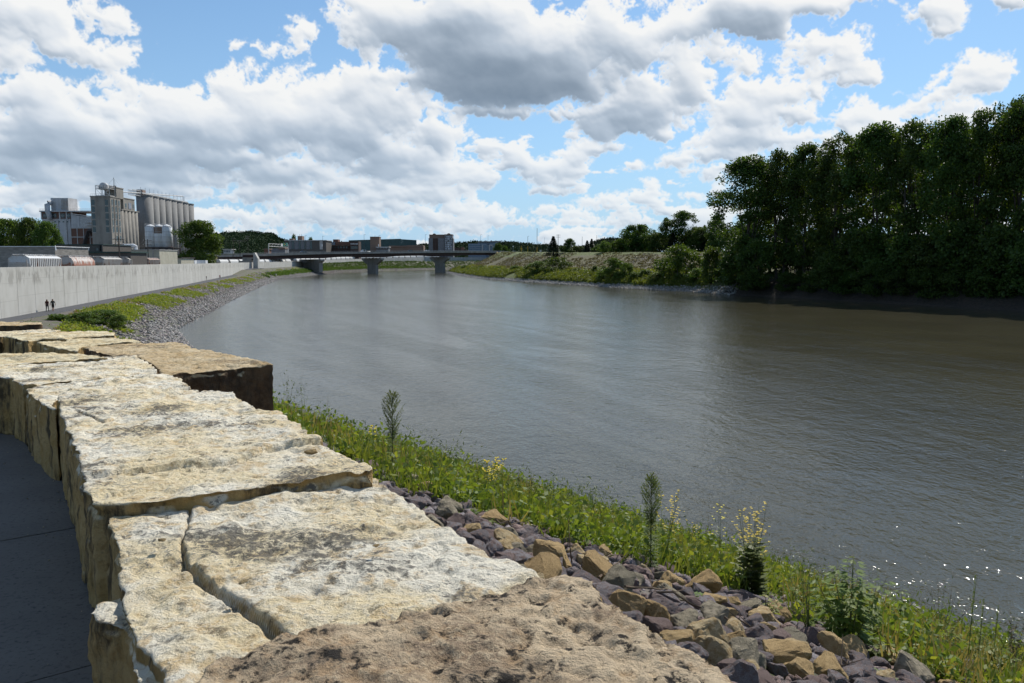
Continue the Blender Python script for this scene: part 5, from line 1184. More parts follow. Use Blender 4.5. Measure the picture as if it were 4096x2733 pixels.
def rustmat(name, base, rust, amt):
    def b(g, p, out):
        tc = g.n('ShaderNodeTexCoord'); v = tc.outputs['Object']; sp = g.n('ShaderNodeSeparateXYZ'); g.put(sp.inputs[0], v)
        n = g.noise(g.vm('MULTIPLY', v, (1, 1, .35)), 1.1, 6, .65); n2 = g.noise(v, 4, 6, .65)
        low = g.ss(sp.outputs[2], 3.7, 1.5)
        c = g.mix(g.ss(n2, .4, .7, 0, .5), base, tuple(x * .7 for x in base))
        c = g.mix(g.ss(g.m('MULTIPLY_ADD', low, .25 * amt, n), .62 - .1 * amt, .80 - .1 * amt), c, rust)
        g.put(p.inputs['Base Color'], c); p.inputs['Roughness'].default_value = .6
    return material(name, b)
M_hop1 = rustmat('hopper_white', (.56, .57, .57), (.22, .10, .06), .3)
M_hop2 = rustmat('hopper_rusty', (.50, .45, .41), (.30, .12, .07), 1.6)
M_hop3 = rustmat('hopper_grey', (.40, .38, .35), (.20, .10, .06), .8)
M_hop4 = rustmat('hopper_brown', (.30, .20, .15), (.22, .10, .06), 1.0)
M_hop5 = rustmat('hopper_clean', (.62, .62, .60), (.35, .30, .26), .2)

# ------- grain elevator
CX, CY, ANG = -202.3, 400.0, .05
E1 = Vector((math.cos(ANG), math.sin(ANG), 0)); E2 = Vector((-math.sin(ANG), math.cos(ANG), 0))
def LP(a, b, z=0): return Vector((CX, CY, 0)) + E1 * a + E2 * b + Vector((0, 0, z))
def lbox(mb, a0, a1, b0, b1, z0, z1): mb.box(LP((a0+a1)/2, (b0+b1)/2, (z0+z1)/2), (abs(a1-a0), abs(b1-b0), abs(z1-z0)), ANG)
def part(name, mat_, parent, fn, smooth=False):
    mb = MB(); fn(mb); return mb.build(name, mat_, parent, smooth)
ZT = Z_at(788, 400, 440); YARD = 6.6
el = empty('grain_elevator', LP(-6, 6, YARD), 0, 'tall grey brown concrete elevator tower with green tinted windows and a rooftop mast', 'grain elevator')
def tower_wall(m):
    lbox(m, -9.7, 0, 0, 11.6, YARD - .5, ZT); lbox(m, -9.9, .2, -.2, 11.8, ZT, ZT + .5); lbox(m, -.02, .22, 3.6, 4.4, YARD, ZT - .6); lbox(m, -.02, .22, 7.2, 8.0, YARD, ZT - .6)
part('wall', M_elev, el, tower_wall)
def win(parent, a0, a1, b0, b1, z0, z1):
    f = part('window', M_glass, parent, lambda m: lbox(m, a0, a1, b0, b1, z0, z1))
    part('sill', M_frame, f, lambda m: lbox(m, a0 - .05, a1 + .05, b0 - .05, b1 + .05, z0 - .28, z0 - .02)); return f
rowsz = [(Z_at(b_, 400, 400), Z_at(t_, 400, 400)) for t_, b_ in ((800, 821), (828, 849), (855, 876), (882, 903), (909, 930))]
for z0, z1 in rowsz:
    for a in (-8.5, -1.9): win(el, a - .75, a + .75, -.08, .1, z0, z1)
    for b_ in (2.0, 5.8, 9.7): win(el, -.1, .08, b_ - .75, b_ + .75, z0 + .3, z1 + .3)
for b_ in (5.8, 9.7): win(el, -.1, .08, b_ - .75, b_ + .75, Z_at(962, 400), Z_at(943, 400))
win(el, -.1, .08, 5.0, 6.4, Z_at(1000, 400), Z_at(984, 400))
ZH = Z_at(752, 408, 466); part('headhouse', M_elev, el, lambda m: (lbox(m, -6, -.05, 7.5, 15.7, ZT, ZH), lbox(m, -6.2, .15, 7.3, 15.9, ZH, ZH + .4)))
ZW = Z_at(796, 420, 520); part('wing', M_elev, el, lambda m: (lbox(m, -10, -.3, 15.75, 29.5, YARD - .5, ZW), lbox(m, -10.2, -.1, 15.8, 29.7, ZW, ZW + .4)))
for b_, w_ in ((18.4, .9), (27.6, .8)): win(el, -.38, -.22, b_ - w_, b_ + w_, Z_at(832, 420), Z_at(815, 420))
part('shutter', plain('blue_grey_sheet', (.28, .31, .36), None, 1, .7), el, lambda m: lbox(m, -.4, -.15, 21.5, 25, Z_at(836, 423), Z_at(812, 423)))
ZC = Z_at(840, 412, 515)
for k in range(5):
    c = LP(-1.9, 13.6 + 4.35 * k); part('silo_column', M_elev, el, lambda m: m.cyl(c, 2.2, YARD - .5, ZC, 20), True)
part('ledge', M_elev, el, lambda m: lbox(m, -4, .4, 11.7, 33.6, ZC, ZC + .5))
def mast(m):
    p = LP(-3, 12, ZH + .3); t = Z_at(709, 412) ; m.tube([p, Vector((p.x, p.y, t))], [.28, .10], 4)
    for dx, dy in ((-4, -3), (4, 3), (3.4, -4)): m.tube([Vector((p.x, p.y, t - .5)), LP(-3 + dx * .8, 12 + dy * .8, ZH + .3)], .05, 3)
part('mast', M_steel, el, mast)
def platform(m):
    z0, z1 = ZT + .5, Z_at(757, 404); A = [(-7.4, 1), (-.6, 1), (-.6, 7), (-7.4, 7)]
    for a, b_ in A + [(-4.0, 1)]: m.tube([LP(a, b_, z0), LP(a, b_, z1 + 1.6)], .16, 4)
    for zz in (z1, z1 + .8, z1 + 1.6, z0 + .2): 
        for i in range(4): m.tube([LP(*A[i], zz), LP(*A[(i+1) % 4], zz)], .12, 4)
    m.tube([LP(-4.0, 1, z0), LP(-.6, 1, z1)], .1, 4); m.tube([LP(-.6, 1, z0), LP(-4.0, 1, z1)], .1, 4); m.tube([LP(-7.4, 1, z1), LP(-4.0, 1, z0)], .08, 4)
    lbox(m, -7.4, -.6, 1, 7, z1 - .1, z1 + .05)
    for k in range(10): m.tube([LP(-9.6 + k, .1, ZT + .5), LP(-9.6 + k, .1, ZT + 1.5)], .05, 3)
    m.tube([LP(-9.6, .1, ZT + 1.5), LP(-.2, .1, ZT + 1.5)], .06, 3)
pf = part('platform', M_steel, el, platform)
def fan(m):
    z = Z_at(747, 404); m.tube([LP(-4.2, 2.2, z), LP(-4.2, 4.6, z)], [1.9, 1.9], 16); m.tube([LP(-6.4, 3, z - .6), LP(-4.6, 3, z - .2)], [.9, .7], 10); m.tube([LP(-4.2, 3.4, z), LP(-2.2, 3.4, z - 2.2)], [.8, .9], 8)
part('fan', M_white, pf, fan, True)
part('roof_vent', M_dsteel, el, lambda m: (m.cyl(LP(-3.6, 9.2), .6, ZH + .4, ZH + 1.3, 10), m.cyl(LP(-1.6, 9.2), .7, ZH + .4, ZH + 1.2, 10)))
ZS = 46.2
ORD = ['nearest', 'second', 'third', 'fourth', 'fifth', 'sixth', 'seventh', 'farthest']
SB = [44.6, 53.0, 62.0, 71.6, 80.4, 90.0, 99.8, 109.4]
for k in range(8):
    c = LP(-1.0, SB[k]); s = empty('grain_silo', (c.x, c.y, YARD), 0, f'{ORD[k]} of the eight tall concrete silos in the row, counted from the elevator tower', 'silo', 'row of tall concrete silos')
    part('wall', M_silo, s, lambda m: m.cyl(c, 4.35, YARD - .5, ZS, 32), True); part('rim', M_silo, s, lambda m: m.cyl(c, 4.55, ZS, ZS + .7, 32))
    if k < 7: part('link_wall', M_silo, s, lambda m: lbox(m, -4, -.5, SB[k] + 2.8, SB[k + 1] - 2.8, YARD, ZS - .4))
cg = empty('conveyor_gallery', LP(-4, 53, ZS + .7), 0, 'pale steel conveyor gallery with railings running along the silo tops', 'conveyor')
def gal(m):
    lbox(m, -2.6, -.2, 40, 110, ZS + 1.3, ZS + 2.0)
    m.tube([LP(-1, 16, Z_at(768, 416)), LP(-1, 104, ZS + 5.0)], .28, 5)
    for b_ in range(40, 108, 6): m.tube([LP(-1, b_, ZS + .6), LP(-1, b_, ZS + 4.9)], .09, 4); m.tube([LP(-2.4, b_, ZS + .6), LP(-2.4, b_, ZS + 2)], .12, 4)
    m.tube([LP(-1, 104, ZS + 5.0), LP(-1, 104, ZS + 1)], .2, 4); m.tube([LP(-2.5, 40, ZS + 3.1), LP(-2.5, 112, ZS + 3.1)], .07, 3)
part('deck', M_steel, cg, gal)
def truss(m):
    for zz in (ZS - .2, ZS + 2.6):
        for a in (-3.4, -1): m.tube([LP(a, 29.6, zz), LP(a, 41, zz)], .16, 4)
    for k in range(9):
        b_ = 29.6 + k * 1.42
        for a in (-3.4, -1): m.tube([LP(a, b_, ZS - .2), LP(a, b_ , ZS + 2.6)], .09, 3); m.tube([LP(a, b_, ZS - .2), LP(a, min(41, b_ + 1.42), ZS + 2.6)], .07, 3)
part('truss', M_steel, cg, truss); part('drive_house', M_hop3, cg, lambda m: lbox(m, -3.8, -.4, 41, 45, ZS + .8, ZS + 3.6))
# white bins on a steel frame
fr = empty('bin_frame', at(640, 1030, 404), 0, 'dark steel frame carrying the three white bins', 'steel frame'); fr.location.z = YARD
BZ0, BZ1 = Z_at(990, 404), Z_at(908, 404)
def frame(m):
    x0, x1, y0 = X_at(590, 400), X_at(697, 400), 399
    for x in np.linspace(x0, x1, 5):
        for y in (y0, y0 + 9): m.box((x, y, (YARD + BZ0) / 2), (.55, .55, BZ0 - YARD))
    for z in (BZ0 - .4, (YARD + BZ0) / 2):
        for y in (y0, y0 + 9): m.box(((x0 + x1) / 2, y, z), (x1 - x0, .5, .6))
    m.box(((x0 + x1) / 2, y0 + 4.5, BZ0 - .25), (x1 - x0 + .6, 9.6, .3))
    xs = np.linspace(x0, x1, 5)
    for i in range(2, 4): m.tube([(xs[i], y0, YARD), (xs[i+1], y0, BZ0)], .18, 4); m.tube([(xs[i+1], y0, YARD), (xs[i], y0, BZ0)], .18, 4)
part('frame', M_dsteel, fr, frame)
for px, lb, r in ((603, 'left and brightest of the three white bins in front of the silos', 2.75), (638, 'middle of the three white bins, with a tan stained top band', 2.55), (668, 'right one of the three white bins, greyest and narrowest', 2.45)):
    c = Vector((at(px, 930, 404).x, 404, 0)); t = empty('storage_bin', (c.x, c.y, BZ0), 0, lb, 'bin', 'white bins before the silos')
    part('shell', M_wtank, t, lambda m: m.lathe(c, [(r, BZ0), (r, BZ1), (r * .5, BZ1 + .9), (.2, BZ1 + 1.2)], 28), True)
    for zz in np.linspace(BZ0 + .1, BZ1, 5): part('hoop', M_hop3, t, lambda m: m.cyl(c, r + .06, zz - .09, zz + .09, 28))
    if px == 638: part('top_band', M_tbrick, t, lambda m: m.cyl(c, r + .03, BZ1 - 3.4, BZ1 - .2, 28))
    part('ladder', M_steel, t, lambda m: (m.tube([c + Vector((-r * .3, -r, BZ0)), c + Vector((-r * .3, -r, BZ1 + 1.3))], .06, 3), m.tube([c + Vector((-r * .05, -r, BZ0)), c + Vector((-r * .05, -r, BZ1 + 1.3))], .06, 3)))
    part('rail', M_steel, t, lambda m: [m.tube([c + Vector((math.cos(a) * r, math.sin(a) * r, BZ1)), c + Vector((math.cos(a) * r, math.sin(a) * r, BZ1 + 1.4)), c + Vector((math.cos(a + .7) * r, math.sin(a + .7) * r, BZ1 + 1.4))], .06, 3) for a in np.arange(0, 6.28, .7)])
# ------- white and brick mill building left of the elevator
def fbox(m, px0, px1, y0, y1, d, depth, zb=None, ang=0.0):
    """box whose front stands at depth d between two pixel columns and rows"""
    x0, x1 = at(px0, y0, d).x, at(px1, y0, d).x; z1 = Z_at(y0, d, (px0 + px1) / 2); z0 = Z_at(y1, d, (px0 + px1) / 2) if zb is None else zb
    M = Matrix.Rotation(ang, 4, 'Z'); c = Vector(((x0 + x1) / 2, d, (z0 + z1) / 2)) + M @ Vector((0, depth / 2, 0)); m.box(c, (x1 - x0, depth, z1 - z0), M=M)
ml = empty('mill_building', (X_at(230, 430), 430, YARD), 0, 'white clad mill building with brick top storey and a white rooftop box', 'industrial building')
part('wall', M_white, ml, lambda m: (fbox(m, 168, 281, 878, 0, 430, 16, YARD - .5), fbox(m, 166, 283, 876, 879, 429.8, 16.4)))
part('pilaster', M_steel, ml, lambda m: [fbox(m, p_, p_ + 3, 880, 990, 429.6, .5) for p_ in (229, 262)])
part('brick_storey', M_brick, ml, lambda m: fbox(m, 163, 286, 846, 876, 430.4, 15))
part('roof', M_white, ml, lambda m: fbox(m, 156, 372, 843, 847.5, 429, 17.5))
for p_ in (162, 202, 235, 262, 283): part('pilaster', M_white, ml, lambda m: fbox(m, p_, p_ + 5, 847.5, 878, 430.1, .6))
for p0, p1 in ((172, 190), (209, 225), (243, 258), (268, 281)):
    w_ = part('window', M_glass, ml, lambda m: fbox(m, p0, p1, 855, 871, 430.2, .5)); part('frame', M_frame, w_, lambda m: (fbox(m, p0, p1, 863, 864.2, 430.05, .2), fbox(m, (p0+p1)/2 - .5, (p0+p1)/2 + .5, 855, 871, 430.05, .16)))
for p_ in (217, 234, 250, 266): part('window', M_glass, ml, lambda m: fbox(m, p_, p_ + 6, 885, 890, 429.9, .4))
part('rooftop_box', M_white, ml, lambda m: fbox(m, 202, 272, 792, 845, 432, 9))
part('louvre', M_hop3, ml, lambda m: [fbox(m, p_, p_ + 2.2, 797, 840, 431.8, .4) for p_ in range(244, 272, 5)] + [fbox(m, 243, 272, y_, y_ + 2, 431.7, .4) for y_ in (806, 820, 832)])
part('duct', M_white, ml, lambda m: m.tube([at(206, 812, 431), at(194, 812, 430.5), at(189, 820, 429.5), at(190, 845, 428.4), at(197, 862, 428.6), at(199, 880, 428.8)], [1.4, 1.4, 1.4, 1.3, 1.2, 1.2], 10), True)
part('roof_rail', M_steel, ml, lambda m: ([m.tube([at(p_, 843, 429.2), at(p_, 836, 429.2)], .07, 3) for p_ in list(range(157, 200, 6)) + list(range(276, 370, 8))], m.tube([at(157, 836, 429.2), at(200, 836, 429.2)], .08, 3), m.tube([at(276, 836, 429.2), at(370, 836, 429.2)], .08, 3)))
sh = empty('mill_annex', (X_at(325, 424), 424, YARD), 0, 'grey shed on a brick base between the white mill and the elevator tower', 'industrial building')
part('shed', M_white, sh, lambda m: (m.extrude([at(285, 912, 424), at(285, 858, 424), at(318, 864, 424), at(318, 912, 424)], (0, 9, 0)),))
part('shed_side', M_steel, sh, lambda m: m.extrude([at(318.5, 912, 424.2), at(318.5, 864, 424.2), at(371, 868, 424.2), at(371, 912, 424.2)], (0, 9, 0)))
part('roof', M_steel, sh, lambda m: m.extrude([at(283, 857, 423.6), at(283, 854.5, 423.6), at(372, 866, 423.6), at(372, 868.5, 423.6)], (0, 10, 0)))
part('brick_base', M_brick, sh, lambda m: fbox(m, 281, 374, 913, 0, 424, 10, YARD - .5))
part('beam', M_pale, sh, lambda m: [fbox(m, 280, 374, y_, y_ + 3.5, 423.7, .5) for y_ in (911, 947, 978)] + [fbox(m, p_, p_ + 3, 914.5, 990, 423.75, .4) for p_ in (281, 306, 332, 357)])
part('stair', M_dsteel, sh, lambda m: (m.tube([at(335, 985, 422.5), at(352, 925, 422.5)], 1.0, 4), m.tube([at(352, 925, 422.5), at(373, 922, 422.5)], 1.2, 4)))
part('pipe', M_steel, sh, lambda m: (m.tube([at(345, 891, 423), at(372, 889, 423)], .5, 6), m.tube([at(347, 902, 423), at(372, 900, 423)], .5, 6)))
# ------- low buildings behind the trains
def simple(name, label, cat, d, pxc, items):
    e = empty(name, (X_at(pxc, d), d, YARD), 0, label, cat)
    for nm, mt, fn in items: part(nm, mt, e, fn)
    return e
simple('block_building', 'long grey block building with a white coping behind the first hopper car', 'industrial building', 178, 80, [('wall', M_block, lambda m: fbox(m, -90, 219, 987, 0, 178, 14, YARD - .3)), ('coping', M_wtank, lambda m: fbox(m, -91, 221, 985, 988, 177.8, 14.4)), ('lamp', M_wtank, lambda m: m.tube([at(219, 988, 177.5), at(221, 984, 177.3), at(224, 1003, 176.8)], .12, 5))])
simple('dark_building', 'dark brown flat roofed building right of the grey block building', 'industrial building', 215, 315, [('wall', M_dkwall, lambda m: fbox(m, 222, 410, 980, 0, 215, 16, YARD - .3)), ('coping', M_gtrim, lambda m: fbox(m, 221, 411, 977.5, 980.3, 214.8, 16.4)), ('window', M_wtank, lambda m: fbox(m, 347, 356, 993, 1003, 214.9, .3)), ('window', M_glass, lambda m: fbox(m, 385, 394, 993, 1003, 214.9, .3)), ('downpipe', M_dsteel, lambda m: [fbox(m, p_, p_ + 5, 980, 1020, 214.6, .4) for p_ in (394, 404)])])
simple('green_trim_building', 'low dark building with a green roof edge in front of the dark brown one', 'industrial building', 205, 400, [('wall', M_dkwall, lambda m: fbox(m, 250, 522, 1012, 0, 205, 9, YARD - .3)), ('roof_edge', M_gtrim, lambda m: fbox(m, 248, 524, 1007, 1012.4, 204.6, 10)), ('window', M_glass, lambda m: fbox(m, 420, 432, 1016, 1026, 204.9, .3))])
simple('beige_building', 'long beige flat roofed warehouse below the white bins', 'warehouse', 262, 540, [('wall', M_beige, lambda m: fbox(m, 425, 637, 1001, 0, 262, 14, YARD - .3)), ('coping', M_pale, lambda m: fbox(m, 424, 638, 998.5, 1001.3, 261.8, 14.4)), ('downpipe', M_pale, lambda m: [fbox(m, p_, p_ + 2, 1002, 1040, 261.7, .3) for p_ in (452, 610)])])
simple('low_beige_shed', 'low beige shed with a dark roof edge right of the warehouse', 'warehouse', 300, 680, [('wall', M_beige, lambda m: fbox(m, 638, 724, 1033, 0, 300, 12, YARD - .3)), ('roof_edge', M_dsteel, lambda m: fbox(m, 636, 726, 1030, 1033.4, 299.6, 12.8))])
simple('roof_pipe', 'curved white pipe run over the warehouse roof', 'pipe', 268, 510, [('pipe', M_wtank, lambda m: (m.tube([at(485, 983, 268), at(535, 982, 268), at(544, 986, 268), at(545, 999, 268)], .55, 8), m.tube([at(485, 988, 269), at(535, 988, 269), at(541, 992, 269), at(542, 999, 269)], .55, 8))), ('support', M_steel, lambda m: [m.tube([at(p_, 988, 268.6), at(p_, 1000, 268.6)], .3, 4) for p_ in (490, 505, 522, 538)])])

# ------- railway cars
def rail_car(name, L, body_m, style, seed):
    e = empty(name, (0, 0, -500)); W, H0, H1 = 3.1, 1.0, 4.35; b = MB(); l = L / 2
    if style == 'ribbed':
        sec = [(-W/2, 1.5), (-W/2, 3.95), (-W/2 * .55, H1), (W/2 * .55, H1), (W/2, 3.95), (W/2, 1.5)]
    else:
        sec = [(-W/2 * .74, 1.2), (-W/2 * .95, 1.9), (-W/2, 2.7), (-W/2 * .95, 3.4), (-W/2 * .72, 4.0), (-W/2 * .4, H1), (W/2 * .4, H1), (W/2 * .72, 4.0), (W/2 * .95, 3.4), (W/2, 2.7), (W/2 * .95, 1.9), (W/2 * .74, 1.2)]
    n = len(sec); vs = []
    for y, k in ((-l + 1.9, 0), (-l + .9, 1), (l - .9, 1), (l - 1.9, 0)):
        for x, z in sec:
            if k == 0: z = max(z, 2.9) if style != 'ribbed' else max(z, 3.1); vs.append((x * .98, y - (.9 if y < 0 else -.9) , z))
            else: vs.append((x, y + (1.6 if y < 0 else -1.6) * max(0, (2.9 - z) / 1.9), z))
    # end slope sheets come from the pinched outer sections
    fs = []
    for s in range(3):
        for i in range(n): fs.append((s*n + i, s*n + (i+1) % n, (s+1)*n + (i+1) % n, (s+1)*n + i))
    fs += [tuple(range(n))[::-1], tuple(range(3*n, 4*n))]; b.add(vs, fs)
    for y in (-l * .45, 0, l * .45): b.lathe((0, y), [(.35, .55), (1.2, 1.55)], 4)
    body = b.build('body', body_m, e, rel=False, smooth=False)
    if style == 'ribbed':
        for s in (-1, 1):
            r = MB()
            for i in range(17):
                y = -l + 1.6 + i * (L - 3.2) / 16; cut = 1.6 + max(0, (abs(y) - (l - 2.6))) * 1.1
                r.box2((s * W/2, y - .09, cut), (s * (W/2 + .13), y + .09, 3.9))
            r.build('ribbing', M_hop3, e, rel=False)
    t = MB()
    for x in (-.75, .75): t.tube([(x, -l + .6, H1 + .16), (x, l - .6, H1 + .16)], .06, 4)
    for y in np.arange(-l + 1, l - .9, 1.2): t.tube([(-1.15, y, 3.98), (-.95, y, H1 + .2), (.95, y, H1 + .2), (1.15, y, 3.98)], .045, 4)
    t.build('roof_rail', M_steel, e, rel=False)
    for k in range(4):
        h = MB(); y = -l * .66 + k * l * .44; h.box((0, y, H1 + .10), (.95, 1.6, .16)); h.build('hatch', M_hop3, e, rel=False)
    for y in (-l + .25, l - .25):
        g_ = MB()
        for x in (-1.3, 1.3): g_.box((x, y, 2.3), (.14, .14, 2.9))
        for z in (1.2, 1.7, 2.2, 2.7, 3.2): g_.box((0 if z in (1.2, 3.2) else 1.0, y, z), (2.6 if z in (1.2, 3.2) else .6, .08, .08))
        g_.build('end_ladder', M_hop3, e, rel=False)
    b2 = MB(); b2.box((0, 0, 1.0), (.5, L - .4, .35)); b2.build('sill', M_dsteel, e, rel=False)
    for y in (-l + 2.1, l - 2.1):
        q = MB(); q.box((0, y, .55), (2.1, 2.4, .28)); bo = q.build('bogie', M_dsteel, e, rel=False)
        for dy in (-.85, .85):
            for x in (-.78, .78): w_ = MB(); w_.tube([(x - .06, y + dy, .45), (x + .06, y + dy, .45)], .45, 14); w_.build('wheel', M_dsteel, bo, rel=False)
    return e
def track_pt(Y):                         # centre line of the rails behind the wall
    xs = [(w[1], w[0]) for w in WALL]; off = np.interp(Y, [50, 400, 470, 600, 720, 900, 1200], [9.6, 10.5, 20, 12, 11, 11, 12])
    return np.interp(Y, [a for a, _ in xs], [b for _, b in xs]) - off, np.interp(Y, [w[1] for w in WALL], [w[4] for w in WALL])
def put_car(proto, Y, label, group, used=set()):
    x0, z = track_pt(Y); x1, _ = track_pt(Y + 5); x2, _ = track_pt(Y - 5); ang = math.atan2(-(x1 - x2), 10)
    o = proto if proto.name not in USED else copy_tree(proto); USED.add(proto.name)
    o.location = (x0, Y, z + .05); o.rotation_euler = (0, 0, ang); return tag(o, label, 'rail car', group)
H1_, H2_, H3_, H4_, H5_ = (rail_car('hopper_car', 19.4, M_hop1, 'ribbed', 1), rail_car('hopper_car', 18.0, M_hop2, 'round', 2), rail_car('hopper_car', 19.4, M_hop3, 'ribbed', 3), rail_car('hopper_car', 19.4, M_hop4, 'ribbed', 4), rail_car('hopper_car', 16.6, M_hop5, 'round', 5))
put_car(H1_, 137.5, 'white ribbed hopper car nearest to the viewer behind the flood wall', 'hopper cars in the yard')
put_car(H2_, 161.5, 'rusty round sided hopper car behind the white ribbed one', 'hopper cars in the yard')
put_car(H3_, 186, 'grey ribbed hopper car third in the yard line', 'hopper cars in the yard')
h4 = copy_tree(H3_); USED.add(H4_.name)
x0, z = track_pt(211); h4.location = (x0, 211, z + .05); tag(h4, 'grey ribbed hopper car between the third one and the brown one', 'rail car', 'hopper cars in the yard')
x0, z = track_pt(237); H4_.location = (x0, 237, z + .05); H4_.rotation_euler = h4.rotation_euler; tag(H4_, 'brown rusty ribbed hopper car, last of the yard line', 'rail car', 'hopper cars in the yard')
Y = 474.0
while Y < 1060:
    if not (632 < Y < 648): put_car(H5_, Y, 'pale round sided hopper car of the long train passing under the bridge', 'hopper cars of the long train')
    Y += 17.6 * (1 if Y < 760 else .93)

# ------- white truck trailers behind the wall
def trailer(px0, px1, d, label):
    x0, x1 = X_at(px0, d), X_at(px1, d); e = empty('truck_trailer', ((x0 + x1) / 2, d, YARD), 0, label, 'trailer', 'white trailers behind the wall'); z = YARD
    part('box', M_wtank, e, lambda m: m.box2((x0, d, z + 1.15), (x1, d + 2.5, z + 4.0))); part('frame', M_dsteel, e, lambda m: m.box2((x0 + .2, d + .7, z + .85), (x1 - .2, d + 1.8, z + 1.12)))
    for k in (.75, .88):
        for y in (d + .25, d + 2.25): part('wheel', M_rubber, e, lambda m: m.tube([(x0 + (x1 - x0) * k, y - .14, z + .5), (x0 + (x1 - x0) * k, y + .14, z + .5)], .5, 14))
    part('leg', M_dsteel, e, lambda m: [m.box2((x0 + (x1 - x0) * .18, y, z), (x0 + (x1 - x0) * .18 + .15, y + .15, z + .9)) for y in (d + .5, d + 1.9)])
trailer(671, 702, 345, 'left tan grey trailer of the white trailers behind the wall'); trailer(703, 732, 347, 'trailer directly right of the leftmost one behind the wall'); trailer(733, 778, 346, 'longest white trailer behind the wall, left of the round tree foot'); trailer(786, 822, 352, 'white trailer in front of the round tree, rightmost'); trailer(625, 641, 300, 'small white trailer at the end of the brown hopper car')
# ------- utility poles
def pole(px, y0, d, zb, label, arms=2, h2=None, lean=0):
    z1 = Z_at(y0, d); x = X_at(px, d); e = empty('utility_pole', (x, d, zb), 0, label, 'utility pole', 'wooden utility poles')
    part('pole', M_wood, e, lambda m: m.tube([(x - lean, d, zb - .5), (x, d, z1)], [.20, .13], 8))
    for k in range(arms):
        z = z1 - .5 - 1.3 * k; part('crossarm', M_wood, e, lambda m: m.box((x, d - .2, z), (2.8, .14, .16)))
        part('insulator', M_wtank, e, lambda m: [m.cyl((x + s, d - .2), .06, z + .08, z + .32, 6) for s in (-1.25, -.5, .5, 1.25)])
    return x, d, z1
q1 = pole(479, 949, 195, 6.6, 'utility pole with a transformer in front of the elevator tower', 2); q2 = pole(594, 957, 250, 6.6, 'utility pole in front of the white bins', 2)
q3 = pole(938, 952, 520, 7, 'left utility pole behind the wall near the bridge ramp', 2, lean=1.3); q4 = pole(961, 960, 535, 7, 'thin utility pole beside the concrete abutment', 1); q5 = pole(994, 944, 560, 7, 'tallest utility pole behind the concrete abutment', 2)
q6 = pole(2232, 938, 520, 13.5, 'wooden power pole standing by the dark spruce on the levee', 2)
for a, b_, nm in ((q1, q2, 'overhead wires between the two poles before the elevator'), (q3, q4, 'overhead wires from the left pole to the thin pole'), (q4, q5, 'overhead wires from the thin pole to the tallest pole')):
    e = empty('overhead_wire', (a[0], a[1], a[2] - 1), 0, nm, 'wire')
    for s in (-1.1, 0, 1.1):
        def sag(m):
            m.tube([(a[0] + s + (b_[0] - a[0]) * k / 8, a[1] + (b_[1] - a[1]) * k / 8, a[2] - .3 + (b_[2] - a[2]) * k / 8 - 2.2 * 4 * (k / 8) * (1 - k / 8)) for k in range(9)], .035, 3)
        part('wire', M_wire, e, sag)

# ------- road bridge
BP = [(1.75, 539, 1020), (1.3, 570, 1016), (.755, 608, 1009.5), (0, 660, 1007.3), (-1, 729, 1005), (-2.02, 799.5, 1005.5)]
AX = Vector((-50, -69, 0)).normalized(); PX = Vector((.81, -.587, 0))     # along the bridge to the left, and towards the viewer
def bpt(k): return Vector((-116.6 - 50 * k, 660 - 69 * k, 0))
ks = [b[0] for b in BP][::-1]; zs = []
for k, d, y in BP: p = bpt(k); zs.append(10 + (Z_at(y, p.y) - 10))
zs = zs[::-1]
def zdeck(k): return float(np.interp(k, ks, zs))
br = empty('road_bridge', bpt(0), 0, 'long brown steel girder bridge with concrete parapets crossing the river', 'bridge')
def ribbon(m, off0, off1, zt, zb, k0=-2.02, k1=1.9, hz=None, n=26):
    for i in range(n):
        a, c = k0 + (k1 - k0) * i / n, k0 + (k1 - k0) * (i + 1) / n; P_ = []
        for k in (a, c):
            hb = zb(k) if callable(zb) else zb; ht = zt(k) if callable(zt) else zt
            for o in (off0, off1):
                q = bpt(k) + PX * o; P_.append((q.x, q.y, zdeck(k) + hb)); P_.append((q.x, q.y, zdeck(k) + ht))
        m.add(P_, [(0, 4, 5, 1), (2, 3, 7, 6), (1, 5, 7, 3), (0, 2, 6, 4)])
        if i == 0: m.f.append([len(m.v) - 8 + j for j in (0, 1, 3, 2)]); m.mi.append(0)
        if i == n - 1: m.f.append([len(m.v) - 8 + j for j in (4, 6, 7, 5)]); m.mi.append(0)
HW = 10.0
part('parapet', M_para, br, lambda m: ribbon(m, HW - .35, HW, 0, -1.55)); part('parapet', M_para, br, lambda m: ribbon(m, -HW, -HW + .35, 0, -1.55))
part('deck', M_pier, br, lambda m: ribbon(m, -HW + .36, HW - .36, -1.15, -1.5))
def haunch(k):
    d = min(abs(k - c) for c in (.755, 0, -1.0)); return -3.9 - 1.15 * max(0, 1 - d / .28) ** 1.6
for o in (8.2, 4.1, 0, -4.1, -8.2): part('girder', M_girder, br, lambda m: ribbon(m, o - .25, o + .25, -1.55, haunch))
def pier(k, zb, label=None):
    c = bpt(k); zt = zdeck(k) + haunch(k) - .35; T = AX * 1.8
    def cap(m):
        prof = [(-11.4, zt), (-11.4, zt - 1.5), (-5.2, zt - 5.2), (5.2, zt - 5.2), (11.4, zt - 1.5), (11.4, zt)]
        m.extrude([c + PX * a - T * .95 + Vector((0, 0, z)) for a, z in prof], T * 1.9)
    pr = part('pier', M_pier, br, lambda m: m.prism([(q.x, q.y) for q in [c + PX * a + T * b_ for a, b_ in ((-5, -.8), (-4.4, -1), (4.4, -1), (5, -.8), (5, .8), (4.4, 1), (-4.4, 1), (-5, .8))]], zb, zt - 5.2)); part('pier_cap', M_pier, pr, cap)
    part('bearing', M_dsteel, pr, lambda m: [m.box(c + PX * o + Vector((0, 0, zt + .16)), (.8, .8, .32)) for o in (8.2, 4.1, 0, -4.1, -8.2)])
pier(0, -2); pier(-1, -2)
